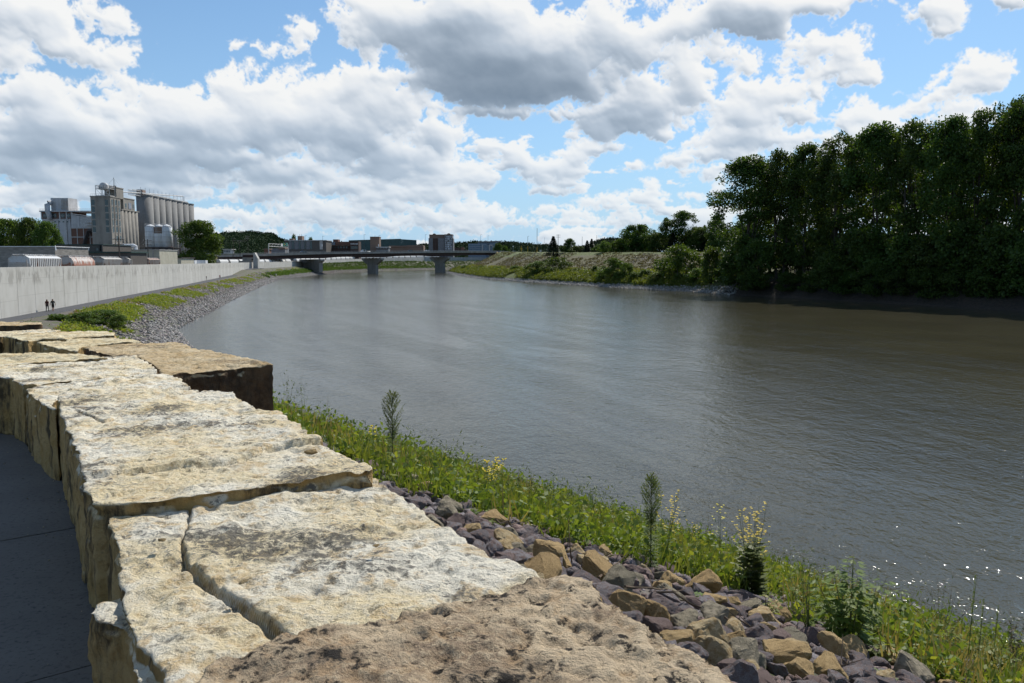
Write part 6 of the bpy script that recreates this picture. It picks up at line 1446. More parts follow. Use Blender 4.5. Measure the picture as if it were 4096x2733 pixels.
c0 = bpt(.755); zt0 = zdeck(.755) + haunch(.755) - .35
pr0 = part('pier', M_pier, br, lambda m: [m.prism([(q.x, q.y) for q in [c0 + PX * (o + a) + AX * b_ for a, b_ in ((-2, -1.8), (2, -1.8), (2, 1.8), (-2, 1.8))]], 2, zt0 - 1.6) for o in (-8.4, 8.4)] + [m.prism([(q.x, q.y) for q in [c0 + PX * a + AX * b_ for a, b_ in ((-10, -1.5), (10, -1.5), (10, 1.5), (-10, 1.5))]], 2, 9.4)])
def cap0(m):
    prof = [(-12.4, zt0), (-12.4, zt0 - 1.2), (-9, zt0 - 3.4), (-4.5, zt0 - 3.4), (-2, zt0 - 2), (2, zt0 - 2), (4.5, zt0 - 3.4), (9, zt0 - 3.4), (12.4, zt0 - 1.2), (12.4, zt0)]
    m.extrude([c0 + PX * a - AX * 1.95 + Vector((0, 0, z)) for a, z in prof], AX * 3.9)
part('pier_cap', M_pier, pr0, cap0)
def rend(m):
    c = bpt(-2.02); m.prism([(q.x, q.y) for q in [c + PX * a + AX * b_ for a, b_ in ((-10.3, -7), (10.3, -7), (10.3, .0), (-10.3, .0))]], 8, zdeck(-2.02) + .02)
part('abutment', M_para, br, rend)
part('railing', M_steel, br, lambda m: [m.tube([bpt(k) + PX * o + Vector((0, 0, zdeck(k) - .05)), bpt(k) + PX * o + Vector((0, 0, zdeck(k) + .65))], .05, 3) for o in (HW - .18, -HW + .18) for k in np.arange(-2.0, 1.9, .045)])
part('railing', M_steel, br, lambda m: ribbon(m, HW - .22, HW - .14, .68, .60)); part('railing', M_steel, br, lambda m: ribbon(m, -HW + .14, -HW + .22, .68, .60))
# concrete ramp abutment by the wall
ab = empty('concrete_abutment', (X_at(990, 470), 470, 7), 0, 'concrete abutment with a sloping wing wall rising over the flood wall', 'abutment')
part('block', M_para, ab, lambda m: fbox(m, 969, 1014, 1030, 0, 474, 7, 6)); part('recess', M_girder, ab, lambda m: fbox(m, 970, 1013, 1020, 1030, 473.8, 6.5)); part('top_beam', M_para, ab, lambda m: fbox(m, 967, 1014, 1012.5, 1020, 473.5, 7.2))
part('wing_wall', M_wall, ab, lambda m: m.extrude([at(1013, 1078, 466), at(1013, 1011, 466), at(1018, 1011, 466), at(1031, 1034, 466), at(1032, 1078, 466)], (0, 3.2, 0)))
part('footing', M_para, ab, lambda m: fbox(m, 954, 1012, 1043.5, 0, 470, 3, 6)); part('hatch', M_dsteel, ab, lambda m: fbox(m, 1006, 1013, 1035, 1041, 473.6, .4))
of = empty('outfall', (X_at(1090, 455), 455, 1), 0, 'concrete storm outfall headwall in the weeds of the left bank', 'outfall')
part('headwall', M_para, of, lambda m: m.extrude([at(1077, 1103, 452), at(1077, 1099, 452), at(1103, 1096, 452), at(1100, 1113, 452), at(1094, 1113, 452), at(1091, 1104, 452)], (0, 2.5, 0)))
# light poles, gantry and cars on the bridge
def on_bridge(px, side):                 # parameter k where the bridge side is seen at this column
    best = min(np.linspace(-2.0, 1.9, 2000), key=lambda k: abs(proj(bpt(k) + PX * side + Vector((0, 0, zdeck(k))))[0] - px)); return best, bpt(best) + PX * side
for px, y0, side, lb in [(1222, 943, 9.6, 'first lamp post on the near side of the bridge'), (1292, 945, -9.6, 'lamp post with a white banner near the office block'), (1457, 939, 9.6, 'lamp post above the middle river pier'), (1517, 942, -9.6, 'lamp post in front of the brick tower of the arena'), (1702, 939, 9.6, 'lamp post left of the hotel'), (1922, 939, 9.6, 'lamp post in front of the blue glass building, left one'), (1961, 943, -9.6, 'lamp post in front of the blue glass building, right one')]:
    k, p = on_bridge(px, side); z0 = zdeck(k) - .2; z1 = Z_at(y0, p.y); e = empty('lamp_post', (p.x, p.y, z0), 0, lb, 'lamp post', 'lamp posts on the bridge')
    part('pole', M_dsteel, e, lambda m: m.tube([(p.x, p.y, z0), (p.x, p.y, z1)], [.16, .09], 6)); part('lamp', M_dsteel, e, lambda m: m.box((p.x + .7, p.y, z1 - .05), (1.5, .3, .16)))
    if px in (1292, 1517): part('banner', M_wtank, e, lambda m: m.box((p.x - .5, p.y - .05, z0 + 5.6), (.75, .06, 2.0)))
ga = empty('sign_gantry', at(1112, 1010, 590), 0, 'overhead steel sign gantry with green road signs on the bridge ramp', 'sign gantry')
ka, pa = on_bridge(1075, 9.2); kb, pb_ = on_bridge(1153, -9.2); zg = Z_at(975, pa.y); zg1 = Z_at(986, pa.y)
def gant(m):
    for p, k in ((pa, ka), (pb_, kb)): m.tube([(p.x, p.y, zdeck(k) - 1), (p.x, p.y, zg)], .28, 6)
    for z in (zg, zg1):
        m.tube([(pa.x, pa.y, z), (pb_.x, pb_.y, z)], .15, 4)
    for i in range(14):
        a = pa.lerp(pb_, i / 14); c = pa.lerp(pb_, (i + 1) / 14); m.tube([(a.x, a.y, zg if i % 2 else zg1), (c.x, c.y, zg1 if i % 2 else zg)], .09, 3)
part('truss', M_steel, ga, gant)
for f0, f1, mt, yt, yb in ((.62, .70, M_wtank, 974.5, 986), (.73, .83, M_sgreen, 972, 985.5), (.87, .98, M_sgreen, 971.5, 985.5)):
    a, c = pa.lerp(pb_, f0), pa.lerp(pb_, f1); nrm = PX * .3
    s = part('sign_panel', mt, ga, lambda m: m.extrude([(a.x + nrm.x, a.y + nrm.y, Z_at(yb, a.y)), (c.x + nrm.x, c.y + nrm.y, Z_at(yb, a.y)), (c.x + nrm.x, c.y + nrm.y, Z_at(yt, a.y)), (a.x + nrm.x, a.y + nrm.y, Z_at(yt, a.y))], -nrm * .4))
    if f0 == .73: q_ = a.lerp(c, .5) + PX * .36; part('shield', M_syel, s, lambda m: m.box((q_.x, q_.y, Z_at(977, a.y)), (1.1, .05, 1.2), math.atan2(PX.y, PX.x) + math.pi / 2))
    if f0 == .87:
        q_ = a.lerp(c, .5) + PX * .36
        for yy, w_ in ((975, 1.5), (979, 1.1), (982.5, 1.4)): part('lettering', M_wtank, s, lambda m: m.box((q_.x, q_.y, Z_at(yy, a.y)), (w_, .05, .22), math.atan2(PX.y, PX.x) + math.pi / 2))
def car_proto(paint, tall=0.0, name='car'):
    e = empty(name, (0, 0, -500)); b = MB(); h = 1.45 + tall
    prof = [(-2.25, .35), (-2.3, .75), (-2.1, .95), (-1.9 if tall else -1.35, h - .05 if tall else 1.0)] if tall else [(-2.25, .35), (-2.3, .75), (-2.15, .95), (-1.5, 1.0)]
    prof += ([(-1.8, h), (.55, h), (1.15, 1.05), (2.15, .88), (2.3, .6), (2.25, .35)] if tall else [(-.9, h), (.45, h), (1.15, 1.0), (2.1, .85), (2.3, .6), (2.25, .35)])
    b.extrude([(-.88, y, z) for y, z in prof], (1.76, 0, 0)); body = b.build('body', paint, e, rel=False)
    for s in (-1, 1):
        w = MB(); w.extrude([(s * .885, -1.25 if not tall else -1.7, 1.0), (s * .885, -.85 if not tall else -1.65, h - .1), (s * .885, .42, h - .1), (s * .885, 1.0, 1.02)], (s * .012, 0, 0)); w.build('side_window', M_glass, e, rel=False)
        l = MB(); l.box((s * .65, 2.28, .68), (.35, .06, .16)); l.build('headlight', M_wtank, e, rel=False)
        for y in (-1.4, 1.4): t = MB(); t.tube([(s * .70, y, .33), (s * .90, y, .33)], .33, 14); wh = t.build('wheel', M_rubber, e, rel=False); r = MB(); r.tube([(s * .895, y, .33), (s * .91, y, .33)], .19, 10); r.build('rim', M_steel, wh, rel=False)
    w = MB(); w.extrude([(-.75, .52, h - .06), (.75, .52, h - .06), (.78, 1.1, 1.06), (-.78, 1.1, 1.06)], (0, .03, .02)); w.build('windscreen', M_glass, e, rel=False)
    return e
M_cdark = plain('car_paint_dark', (.02, .02, .024), None, 2, .25, spec=.6); M_cwhite = plain('car_paint_silver', (.62, .63, .64), None, 2, .25, spec=.6); M_cblue = plain('car_paint_blue', (.03, .06, .10), None, 2, .25, spec=.6)
for px, paint, tall, side, lb in [(1640, M_cdark, .1, 5, 'dark saloon car driving over the bridge'), (1707, M_cwhite, .1, 5, 'silver car on the bridge by the lamp post left of the hotel'), (1452, M_cwhite, .55, -4, 'white van on the bridge seen above the parapet'), (1212, M_cblue, .3, -4, 'blue car on the bridge ramp below the gantry')]:
    e = car_proto(paint, tall); k, p = on_bridge(px, side); e.location = (p.x, p.y, zdeck(k) - .62); e.scale = (1.15,) * 3; e.rotation_euler = (0, 0, math.atan2(AX.y, AX.x) - math.pi / 2); tag(e, lb, 'car', 'cars on the bridge')
# ------- bridgehead on the right bank
RZ = 18.9
for px, d, paint, tall, lb in [(1992, 792, M_dkwall, .0, None), (2010, 800, M_cdark, .0, 'black car parked at the right bridgehead'), (2055, 806, M_cdark, .55, 'dark sport utility vehicle at the right bridgehead behind the path')]:
    if lb is None: continue
    e = car_proto(paint, tall); e.location = (X_at(px, d), d, Z_at(1013 if tall == 0 else 1012, d)); e.rotation_euler = (0, 0, 1.7); e.scale = (1.2,) * 3; tag(e, lb, 'car', 'cars at the bridgehead')
struct(link_ret(bpy.data.objects.new('side_road', mesh_np('side_road', [at(1985, 1013.6, 784), at(2200, 1013.6, 640), at(2200, 1008.5, 830), at(1985, 1008.5, 860)], [[0, 1, 2, 3]], M_asph))))
bd = place_rock(TANM[2], at(1990, 1013, 776), 3.0, 'big brown landscape boulder at the right end of the bridge', 'boulder', None, 'boulder'); bd.scale = (2.3, 1.8, 1.5)
sw = struct(link_ret(bpy.data.objects.new('bridgehead_walk', mesh_np('bridgehead_walk', [at(2022, 1022.6, 716), at(2041, 1022.6, 716), at(2028, 1013, 765), at(2010, 1013, 765)], [[0, 1, 2, 3]], M_slab))))
def post_thing(name, px, y0, y1, d, label, cat, mt, r=.12, extra=None, grp=None):
    x = X_at(px, d); z0, z1 = Z_at(y1, d), Z_at(y0, d); e = empty(name, (x, d, z0), 0, label, cat, grp); part('pole', mt, e, lambda m: m.tube([(x, d, z0 - 1), (x, d, z1)], [r, r * .8], 6))
    for nm, m2, fn in (extra(x, d, z0, z1) if extra else []): part(nm, m2, e, fn)
    return e
post_thing('traffic_signal', 2085, 984, 1009, 700, 'short yellow traffic signal pole by the road', 'traffic signal', M_syel, .3, lambda x, d, z0, z1: [('signal_head', M_syel, lambda m: m.box((x + .1, d, z1 - 2.6), (1.5, .5, 1.4))), ('signal_head', M_dsteel, lambda m: m.box((x + .9, d, z1 - 1.0), (.6, .5, 1.4)))])
post_thing('traffic_signal', 2111, 946, 1010, 690, 'yellow footed traffic signal pole with a lamp arm', 'traffic signal', M_dsteel, .2, lambda x, d, z0, z1: [('signal_head', M_dsteel, lambda m: m.box((x + 1.0, d, Z_at(992, d)), (.9, .5, 1.9))), ('base_pole', M_syel, lambda m: m.tube([(x, d, z0 - 1), (x, d, Z_at(985, d))], .26, 6)), ('lamp_arm', M_dsteel, lambda m: m.tube([(x, d, z1), (x + .6, d, z1 + .2), (x + 1.2, d, z1 + .1)], .1, 4))])
post_thing('mast', 2148, 913, 1010, 690, 'tallest thin mast with a yellow foot by the road signals', 'mast', M_dsteel, .22, lambda x, d, z0, z1: [('base_pole', M_syel, lambda m: m.tube([(x, d, z0 - 1), (x, d, Z_at(988, d))], .3, 6)), ('signal_head', M_dsteel, lambda m: m.box((x - .8, d, Z_at(992, d)), (.8, .5, 1.8)))])
post_thing('utility_cabinet', 2162, 1000, 1010, 680, 'pale grey utility cabinet right of the tall mast', 'cabinet', M_pale, .1, lambda x, d, z0, z1: [('cabinet', M_pale, lambda m: m.box((x, d, (z0 + z1) / 2), (1.7, 1.2, z1 - z0)))])
post_thing('road_sign', 2053, 984, 1010, 720, 'square white road sign on a post by the dark vehicle', 'road sign', M_steel, .1, lambda x, d, z0, z1: [('sign_panel', M_wtank, lambda m: m.box((x, d - .15, z1 - .5), (1.0, .06, 1.1)))])
post_thing('road_sign', 1972, 986, 1008, 770, 'small pale road sign at the end of the bridge', 'road sign', M_steel, .1, lambda x, d, z0, z1: [('sign_panel', M_pale, lambda m: m.box((x, d - .15, z1 - .5), (1.0, .06, 1.1)))])
for px, y0, d, lb in ((2328, 947, 520, 'lamp pole between the spruces on the levee'), (2386, 942, 520, 'lamp pole right of the twin spruces on the levee'), (2177, 950, 900, 'faint thin mast far behind the road signals'), (2155, 967, 760, 'short lamp pole next to the tallest mast')): post_thing('lamp_pole', px, y0, 1006, d, lb, 'lamp pole', M_dsteel, .13)

# ------- the town
def bld(name, label, px, d, items, zb=9.0): 
    e = empty(name, (X_at(px, d), d, zb), 0, label, 'building')
    for nm, mt, fn in items: part(nm, mt, e, fn)
    return e
GZ = 8
off = bld('office_building', 'flat roofed office block with pale panels and dark window strips', 1220, 830, [('wall', M_dkwall, lambda m: fbox(m, 1138, 1304, 963, 0, 830, 25, GZ)), ('roof_edge', M_pale, lambda m: fbox(m, 1136, 1306, 960.5, 963.5, 829, 27)), ('penthouse', M_tbrick, lambda m: fbox(m, 1157, 1172, 954.5, 961, 835, 8)), ('penthouse', M_tbrick, lambda m: fbox(m, 1190, 1208, 944.5, 961, 838, 9)), ('antenna', M_dsteel, lambda m: [m.tube([at(p_, 945, 840), at(p_, 936, 840)], .12, 3) for p_ in (1199, 1206)])])
for p0, p1 in ((1155, 1166), (1177, 1194), (1203, 1215), (1224, 1239), (1278, 1290)): part('panel', M_greyp if p0 != 1278 else M_pale, off, lambda m: fbox(m, p0, p1, 963.6, 998, 829.6, .8))
for p0, p1 in ((1167, 1176), (1195, 1202), (1216, 1223), (1240, 1248)): part('window_strip', M_glass, off, lambda m: fbox(m, p0, p1, 964.5, 997, 829.8, .4))
bk = bld('brick_block', 'long dark brick building between the office block and the green arena', 1330, 860, [('wall', M_dbrick, lambda m: fbox(m, 1252, 1400, 970, 0, 860, 22, GZ)), ('upper_storey', M_brick, lambda m: fbox(m, 1342, 1402, 967, 982, 859.6, 20)), ('penthouse', M_brick, lambda m: fbox(m, 1332, 1352, 958, 970, 863, 10)), ('cornice', M_tbrick, lambda m: fbox(m, 1251, 1401, 981, 983, 859.2, .8)), ('skylight', M_bpanel, lambda m: fbox(m, 1312, 1340, 969, 981, 859, 3))])
for i in range(12): part('window', M_glass, bk, lambda m: fbox(m, 1260 + i * 11.3, 1265 + i * 11.3, 986, 994, 859.7, .5))
b2_ = bld('corner_building', 'dark corner building with a row of small bright upper windows', 1417, 850, [('wall', M_dbrick, lambda m: fbox(m, 1400, 1434, 966, 0, 850, 14, GZ)), ('shopfront', M_glass, lambda m: fbox(m, 1403, 1431, 985, 997, 849.7, .4))])
for i in range(9): part('window', M_wtank, b2_, lambda m: fbox(m, 1402.5 + i * 3.4, 1404 + i * 3.4, 973, 979, 849.7, .4))
ar = bld('arena', 'big green metal clad arena hall with a small white sign', 1560, 1130, [('wall', M_arena, lambda m: (m.extrude([at(1395, 1003, 1130), at(1395, 963, 1130), at(1602, 957, 1130), at(1602, 1003, 1130)], (14, 60, 0)), m.extrude([at(1602, 1003, 1130.2), at(1602, 957, 1130.2), at(1666, 961, 1155), at(1666, 1003, 1155)], (-16, 45, 0)))), ('roof_edge', M_gtrim, lambda m: m.extrude([at(1395, 963.5, 1129.5), at(1395, 961.5, 1129.5), at(1603, 955.5, 1129.5), at(1603, 957.5, 1129.5)], (0, 1, 0)))])
def txt(body, p, w, parent, mt, rz=0.0, name='lettering'):
    cu = bpy.data.curves.new(name, 'FONT'); cu.body = body; cu.extrude = .03; cu.align_x = 'CENTER'; o = bpy.data.objects.new('t', cu); COL.objects.link(o)
    dg = bpy.context.evaluated_depsgraph_get(); me = bpy.data.meshes.new_from_object(o.evaluated_get(dg)); bpy.data.objects.remove(o)
    n = len(me.vertices); a = np.empty(n * 3, np.float32); me.vertices.foreach_get('co', a); a = a.reshape(-1, 3); s = w / (a[:, 0].max() - a[:, 0].min()); me.vertices.foreach_set('co', (a * s).astype(np.float32).ravel())
    me.materials.clear(); me.materials.append(mt); q = bpy.data.objects.new(name, me); link(q, parent); q.location = Vector(p) - world_origin(parent); q.rotation_euler = (R(90), 0, rz); return q
txt('VERIZON', at(1608, 966, 1128.5), 2.9, ar, M_wtank); txt('CENTER', at(1606.5, 972, 1128.5), 2.0, ar, M_wtank)
bld('stair_tower', 'tall windowless tan brick tower standing before the arena', 1498, 1010, [('wall', M_tbrick, lambda m: fbox(m, 1480, 1516, 949, 0, 1010, 14, GZ)), ('coping', M_brick, lambda m: fbox(m, 1479.5, 1516.5, 947, 949.4, 1009.7, 14.6)), ('antenna', M_dsteel, lambda m: m.tube([at(1500, 947, 1013), at(1500, 942, 1013)], .15, 3))])
bld('brick_annex', 'low wide brown brick annex below the arena', 1610, 1060, [('wall', M_tbrick, lambda m: fbox(m, 1556, 1694, 983, 0, 1060, 18, GZ)), ('raised_wall', M_tbrick, lambda m: fbox(m, 1628, 1690, 981, 0, 1059.5, 17, GZ)), ('band', M_brick, lambda m: fbox(m, 1556, 1694, 989, 990, 1059.2, .7))])
pkg = bld('parking_ramp', 'low concrete parking deck with lit slots below the brick tower', 1530, 1000, [('wall', M_greyp, lambda m: fbox(m, 1505, 1553, 990, 0, 1000, 15, GZ)), ('slab', M_pale, lambda m: fbox(m, 1503, 1556, 987, 990, 999.5, 16))])
for i in range(4): part('lit_slot', M_wtank, pkg, lambda m: fbox(m, 1508 + i * 11, 1516 + i * 11, 991, 992.6, 999.7, .4))
part('opening', M_dsteel, pkg, lambda m: fbox(m, 1506, 1552, 992.8, 998, 999.7, .4))
ho = bld('hotel', 'tall tan hotel with round gable tops and rows of lit windows', 1762, 1160, [('wall', M_tbrick, lambda m: (fbox(m, 1717, 1778, 941, 0, 1160, 20, GZ),)), ('corner_bay', M_greyp, lambda m: fbox(m, 1714, 1731, 953, 0, 1158.5, 4, GZ)), ('corner_bay', M_greyp, lambda m: fbox(m, 1752, 1777, 953, 0, 1158, 5, GZ)), ('front_wing', M_greyp, lambda m: fbox(m, 1778, 1809, 940, 0, 1156, 24, GZ)), ('side_wing', M_greyp, lambda m: fbox(m, 1809, 1813, 954, 0, 1157, 20, GZ)), ('brick_bay', M_dbrick, lambda m: fbox(m, 1733, 1750, 954, 0, 1159.2, 2, GZ)),
     ('parapet', M_tbrick, lambda m: fbox(m, 1716, 1779, 938.5, 941.4, 1159.6, 20.6)), ('parapet', M_tbrick, lambda m: fbox(m, 1777.6, 1809.6, 937.5, 940.4, 1155.6, 24.6))])
for pc, d, r_ in ((1737, 1160, 7), (1795, 1156, 8)):
    def arch(m):
        c = at(pc, 940, d); rr = r_ / F * d; m.extrude([c + Vector((math.cos(a) * rr, 0, math.sin(a) * rr * .8)) for a in np.linspace(0, math.pi, 13)], (0, 3, 0))
    part('gable', M_tbrick, ho, arch)
M_lit = plain('pale_window', (.55, .58, .60), (.40, .44, .48), .5, .25)
for r_ in range(7):
    for c_ in range(7):
        p_ = 1780.5 + c_ * 4.15; w_ = 5.4 if c_ == 3 else 1.7; part('window', M_lit if (r_ * 3 + c_ * 5) % 7 else M_glass, ho, lambda m: fbox(m, p_ - (1.6 if c_ == 3 else 0), p_ - (1.6 if c_ == 3 else 0) + w_, 945 + r_ * 8, 950 + r_ * 8, 1155.7, .5))
gb = bld('glass_building', 'stepped blue glass office building with a slanted roof at the far bridge end', 1940, 1330, [('lower_wing', M_bpanel, lambda m: fbox(m, 1873, 1945, 975, 0, 1330, 20, GZ)), ('main_wing', M_bpanel, lambda m: fbox(m, 1912, 1988, 968, 0, 1334, 22, GZ)), ('glass_corner', M_bglass, lambda m: fbox(m, 1958, 1990, 970, 0, 1331, 20, GZ)), ('roof', M_pale, lambda m: m.extrude([at(1911, 969, 1329), at(1911, 967, 1329), at(2008, 963, 1329), at(2008, 965, 1329)], (0, 24, 0))), ('entrance', M_bglass, lambda m: fbox(m, 1932, 1956, 980, 1004, 1329.6, .6)), ('portal', M_pale, lambda m: (fbox(m, 1929, 1932, 979, 1005, 1329, 1), fbox(m, 1956, 1971, 979, 983, 1329, 1), fbox(m, 1956, 1960, 983, 1005, 1329, 1))), ('rooftop_unit', M_greyp, lambda m: (fbox(m, 1939, 1945, 962.5, 967, 1338, 4), fbox(m, 1962, 1968, 962, 966, 1338, 4)))])
for y_ in (980, 989, 997): part('window_band', M_bglass, gb, lambda m: fbox(m, 1875, 1926, y_, y_ + 5, 1329.7, .5))
bld('brown_row', 'low brown stepped buildings right of the hotel', 1850, 1290, [('wall', M_dbrick, lambda m: m.extrude([at(1815, 1006, 1290), at(1815, 992, 1290), at(1840, 991, 1290), at(1872, 1001, 1290), at(1872, 1006, 1290)], (0, 15, 0))), ('stair_tower', M_brick, lambda m: fbox(m, 1844, 1856, 989, 1003, 1289, 5))])
bld('graffiti_shed', 'small white walled shed with a flat overhanging roof before the wooded hill', 908, 640, [('wall', M_white, lambda m: fbox(m, 894, 922, 999, 1014, 640, 8)), ('roof', M_pale, lambda m: fbox(m, 889, 927, 996.5, 999, 639, 10)), ('window', M_glass, lambda m: [fbox(m, 897 + i * 6, 900 + i * 6, 1002, 1010, 639.7, .4) for i in range(4)])])
bld('brown_shop', 'low brown roofed shop left of the sign gantry', 1066, 700, [('wall', M_brick, lambda m: fbox(m, 1056, 1074, 998, 0, 700, 8, GZ)), ('roof', M_tbrick, lambda m: fbox(m, 1054, 1076, 995, 998.4, 699, 10))])
bld('grey_store', 'long low grey store with an orange brown roof behind the gantry', 1105, 720, [('wall', M_greyp, lambda m: fbox(m, 1077, 1140, 994, 0, 720, 12, GZ)), ('roof', M_tbrick, lambda m: fbox(m, 1112, 1140, 991, 997, 719, 12))])
bld('red_shed', 'small red brick hut at the foot of the round tree', 855, 500, [('wall', M_brick, lambda m: fbox(m, 850, 860, 1022, 0, 500, 4, 6)), ('roof', M_pale, lambda m: fbox(m, 848, 862, 1020, 1022.4, 499.5, 5))])

# ------- wooded hills on the horizon
def hill(px_y, d, name, depth=500):
    V = []; n = len(px_y)
    for px, y in px_y:
        t = at(px, y + 16, d); V += [(t.x * .86, d - depth, 8), (t.x * .94, d - depth * .45, 8 + (t.z - 8) * .5), (t.x, d, t.z), (t.x * 1.3, d + 1200, t.z * .9)]
    Fc = [[4*i+k, 4*i+4+k, 4*i+5+k, 4*i+1+k] for i in range(n - 1) for k in range(3)]
    o = bpy.data.objects.new(name, mesh_np(name, V, Fc, M_hillg, smooth=True)); link(o); struct(o); return np.array(V).reshape(n, 4, 3)
M_hillg = plain('hill_floor', (.025, .035, .018), (.018, .026, .014), .01, 1)
def forest(rows, n, size, label, seed, rad=5.5):
    r = np.random.default_rng(seed); m_ = len(rows); i = r.integers(0, m_ - 1, n); k = r.random(n); a = rows[i] * (1 - k)[:, None, None] + rows[i + 1] * k[:, None, None]
    t = r.random(n) ** .7 * 2.0; lo = np.floor(t).astype(int).clip(0, 1); f = (t - lo)[:, None]; P = a[np.arange(n), lo] * (1 - f) + a[np.arange(n), lo + 1] * f
    top_ = r.random(n) < .35; P[top_] = a[top_, 2]
    R_ = rad * (.6 + .8 * r.random(n)); P[:, 2] += R_ * .5
    V, Fc = clump_leaves(P, R_, 26, size, r, up=.8, squash=1.05); o = bpy.data.objects.new('hill_forest', mesh_np('hill_forest', V, Fc, M_hillf)); link(o); tag(o, label, 'forest', None, 'stuff')
h1 = hill([(560, 965), (700, 950), (860, 940), (930, 933), (1010, 931), (1060, 938), (1090, 940), (1110, 955), (1150, 968), (1200, 972), (1300, 985)], 1500, 'wooded_hill'); forest(h1, 4200, 2.7, 'dark wooded hill rising behind the bridge ramp on the left', 1)
h2 = hill([(1640, 985), (1700, 976), (1780, 985), (1830, 972), (1900, 966), (1960, 970), (2040, 968), (2090, 974), (2150, 982), (2200, 980), (2260, 990), (2340, 985), (2400, 958), (2450, 954), (2520, 958), (2600, 970)], 2300, 'wooded_hill'); forest(h2, 4200, 4.2, 'low wooded ridge on the horizon in the middle', 2, 7)
h3 = hill([(1990, 998), (2060, 985), (2120, 984), (2180, 988), (2230, 996)], 1100, 'wooded_knoll', 200); forest(h3, 500, 3.0, 'dark belt of trees behind the road signals', 3, 4.5)
h4 = hill([(1180, 985), (1250, 976), (1320, 972), (1380, 978)], 1250, 'wooded_knoll', 120); forest(h4, 260, 3.0, 'dark trees showing behind the office block', 4, 4.5)
for px, d, yt, w, lb in [(1178, 900, 940, 30, 'dark round tree behind the left penthouse of the office block'), (1245, 900, 952, 30, 'low dark tree behind the office block roof'), (1990, 870, 975, 40, 'dark tree in front of the blue glass building'), (2020, 880, 985, 44, 'dark trees right of the blue glass building')]:
    plant(DKBUSH, (X_at(px, d), d, 9), Z_at(yt, d) - 9, w / F * d, px, lb, 'tree', None, (9, 10))

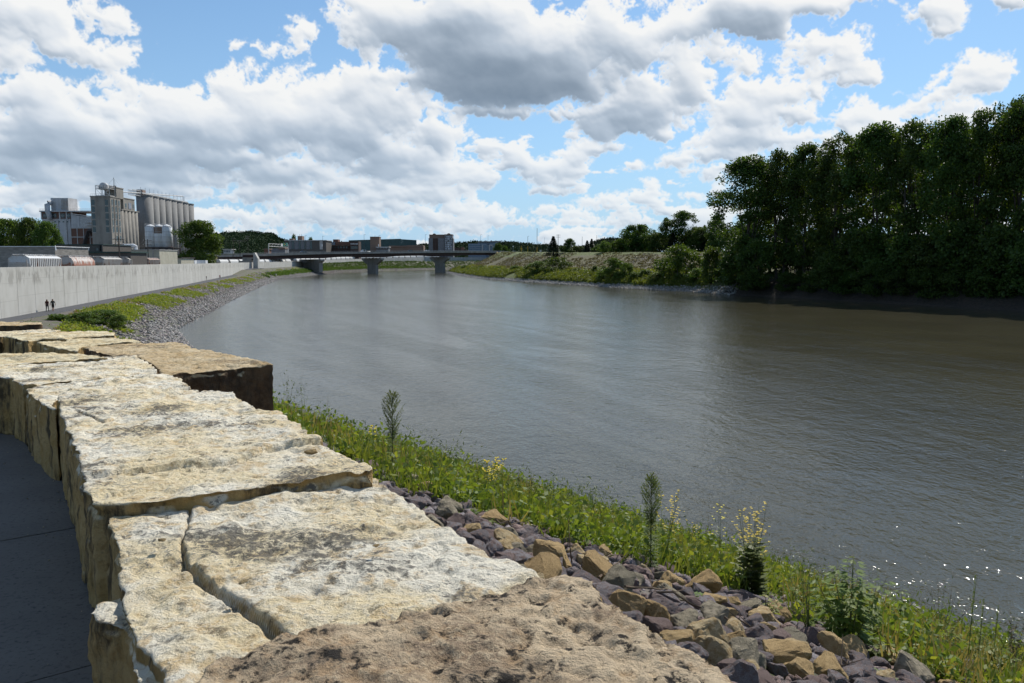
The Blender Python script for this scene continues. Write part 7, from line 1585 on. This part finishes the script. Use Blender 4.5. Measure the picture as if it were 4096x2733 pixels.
# ------- walkers on the asphalt path
M_skin = plain('skin', (.52, .33, .24), None, 2, .6); M_hairb = plain('hair_brown', (.16, .08, .035), (.10, .05, .025), 20, .6)
M_black = plain('black_cloth', (.018, .016, .018), None, 5, .9); M_maroon = plain('maroon_cloth', (.055, .02, .022), None, 5, .9); M_greys = plain('grey_green_cloth', (.075, .085, .075), None, 5, .9); M_wshoe = plain('white_shoe', (.6, .6, .58), None, 5, .7); M_pink = plain('pink_cloth', (.62, .16, .18), None, 5, .9); M_khaki = plain('khaki_cloth', (.16, .14, .10), None, 5, .9)
def person(p, h, heading, label, shirt, legs, short=False, hair=M_hairb, long_hair=False, stride=.18, sleeves=True, shoe=M_wshoe):
    e = empty('person', p, heading, label, 'person'); k = h / 1.75
    J = {'pel': (0, 0, .95), 'waist': (0, 0, 1.1), 'chest': (0, .01, 1.32), 'neck': (0, .0, 1.47), 'head': (0, .015, 1.58), 'crown': (0, .01, 1.69), 'chin': (0, .07, 1.53)}
    E = [('pel', 'waist'), ('waist', 'chest'), ('chest', 'neck'), ('neck', 'head'), ('head', 'crown'), ('head', 'chin')]
    Rr = {'pel': .155, 'waist': .135, 'chest': .165, 'neck': .058, 'head': .088, 'crown': .075, 'chin': .055}
    for s, S in ((-1, 'l'), (1, 'r')):
        f = stride * s
        J.update({S+'hip': (s*.09, 0, .88), S+'knee': (s*.10, f*.55 + .03, .49), S+'ank': (s*.10, f - .02, .09 + (.05 if f < 0 else 0)), S+'toe': (s*.115, f + .15, .035), S+'sh': (s*.19, 0, 1.40), S+'elb': (s*.255, -f*.4, 1.13), S+'wri': (s*.27, -f*.7 + .05, .90), S+'palm': (s*.27, -f*.75 + .06, .82)})
        E += [('pel', S+'hip'), (S+'hip', S+'knee'), (S+'knee', S+'ank'), (S+'ank', S+'toe'), ('chest', S+'sh'), (S+'sh', S+'elb'), (S+'elb', S+'wri'), (S+'wri', S+'palm')]
        Rr.update({S+'hip': .10, S+'knee': .065, S+'ank': .045, S+'toe': .035, S+'sh': .07, S+'elb': .047, S+'wri': .034, S+'palm': .04})
    names = list(J); me = bpy.data.meshes.new('body'); me.from_pydata([J[n] for n in names], [(names.index(a), names.index(b)) for a, b in E], []); o = bpy.data.objects.new('body', me); COL.objects.link(o)
    sk = o.modifiers.new('s', 'SKIN'); sk.use_smooth_shade = True
    for i, n in enumerate(names): me.skin_vertices[0].data[i].radius = (Rr[n],) * 2; me.skin_vertices[0].data[i].use_root = n == 'pel'
    o.modifiers.new('u', 'SUBSURF').levels = 2
    dg = bpy.context.evaluated_depsgraph_get(); m2 = bpy.data.meshes.new_from_object(o.evaluated_get(dg)); bpy.data.objects.remove(o)
    b = MB(); b.v = [v.co.copy() for v in m2.vertices]; b.f = [list(q.vertices) for q in m2.polygons]; b.mi = [0] * len(b.f)
    for s in (-1, 1):                      # fingers and thumb
        w = J[('l' if s < 0 else 'r') + 'palm']
        for i, L in enumerate((.075, .085, .08, .06)): b.tube([(w[0], w[1] - .03 + .02 * i, w[2] - .02), (w[0] - s * .008, w[1] - .03 + .021 * i, w[2] - .02 - L * .6), (w[0] - s * .025, w[1] - .03 + .022 * i, w[2] - .02 - L)], [.010, .009, .006], 5)
        b.tube([(w[0], w[1] + .03, w[2] + .03), (w[0] - s * .01, w[1] + .06, w[2] - .005), (w[0] - s * .015, w[1] + .065, w[2] - .035)], [.012, .010, .007], 5)
    b.tube([(0, .10, 1.60), (0, .125, 1.575), (0, .105, 1.56)], [.008, .016, .012], 5)   # nose
    for s in (-1, 1): b.tube([(s * .085, .0, 1.62), (s * .095, -.01, 1.59), (s * .085, .0, 1.555)], [.010, .016, .008], 5)
    for i, fv in enumerate(b.f):
        c = sum((b.v[j] for j in fv), Vector()) / len(fv); arm = abs(c.x) > .215 or (abs(c.x) > .2 and c.z < 1.05)
        if c.z < .085: m_ = 3
        elif arm: m_ = 1 if (c.z > 1.20 and sleeves) else 0
        elif c.z < .97: m_ = (0 if (short and c.z < .52) else 2)
        elif c.z < 1.455: m_ = 1
        else: m_ = 0
        b.mi[i] = m_
    b.v = [v * k for v in b.v]; b.build('body', [M_skin, shirt, legs, shoe], e, smooth=True, rel=False)
    hb = MB(); n = 14
    hb.lathe((0, 0), [(.02, 1.715), (.07, 1.70), (.098, 1.65), (.102, 1.59), (.085 if not long_hair else .10, 1.535)] + ([(.095, 1.45), (.05, 1.40)] if long_hair else []), n)
    hb.v = [Vector((v.x, v.y * 1.12 - .022, v.z)) * k for v in hb.v]; hb.build('hair', hair, e, smooth=True, rel=False)
    return e
def walker(px, py, zp, **kw):
    p = on_z(px, py, zp); return person(p, **kw)
HD = math.atan2(.26, 1)
ZP = 2.9 + .18
walker(190, 1247, ZP, h=1.74, heading=HD, label='long haired walker in a dark red top and black leggings, left of the pair', shirt=M_maroon, legs=M_black, hair=M_hairb, long_hair=True, sleeves=False, shoe=M_black)
walker(213, 1246, ZP, h=1.76, heading=HD, label='walker in a grey green shirt and black shorts, right of the pair', shirt=M_greys, legs=M_black, short=True, stride=-.2)
walker(825, 1122.5, ZP, h=1.78, heading=HD, label='lone distant walker in dark clothes on the path', shirt=M_black, legs=M_khaki, stride=.2)
walker(880, 1116.5, ZP, h=1.72, heading=HD, label='farthest walker, in a pink top near the path rise', shirt=M_pink, legs=M_black, short=True, stride=-.15)
# small leftovers on the seat wall and the walk
def pebble(px, py, z, r, label, mt, name='stone_chip'):
    p = on_z(px, py, z); o = bpy.data.objects.new(name, TANM[int(px) % 6]); link(o); o.location = p; o.scale = (r, r * .8, r * .5); o.rotation_euler = (0, 0, px); return tag(o, label, 'stone chip', 'loose stone chips')
pebble(1238, 1808, 8.93, .05, 'loose brown stone chip on the right part of the lichen stained block', M_tanrock)
pebble(975, 2328, 8.91, .022, 'small loose chip right of the long crack', M_tanrock); pebble(650, 2160, 8.91, .022, 'small loose chip left of the long crack', M_tanrock); pebble(1505, 2183, 8.91, .018, 'tiny loose chip in the middle of the cracked block', M_tanrock)
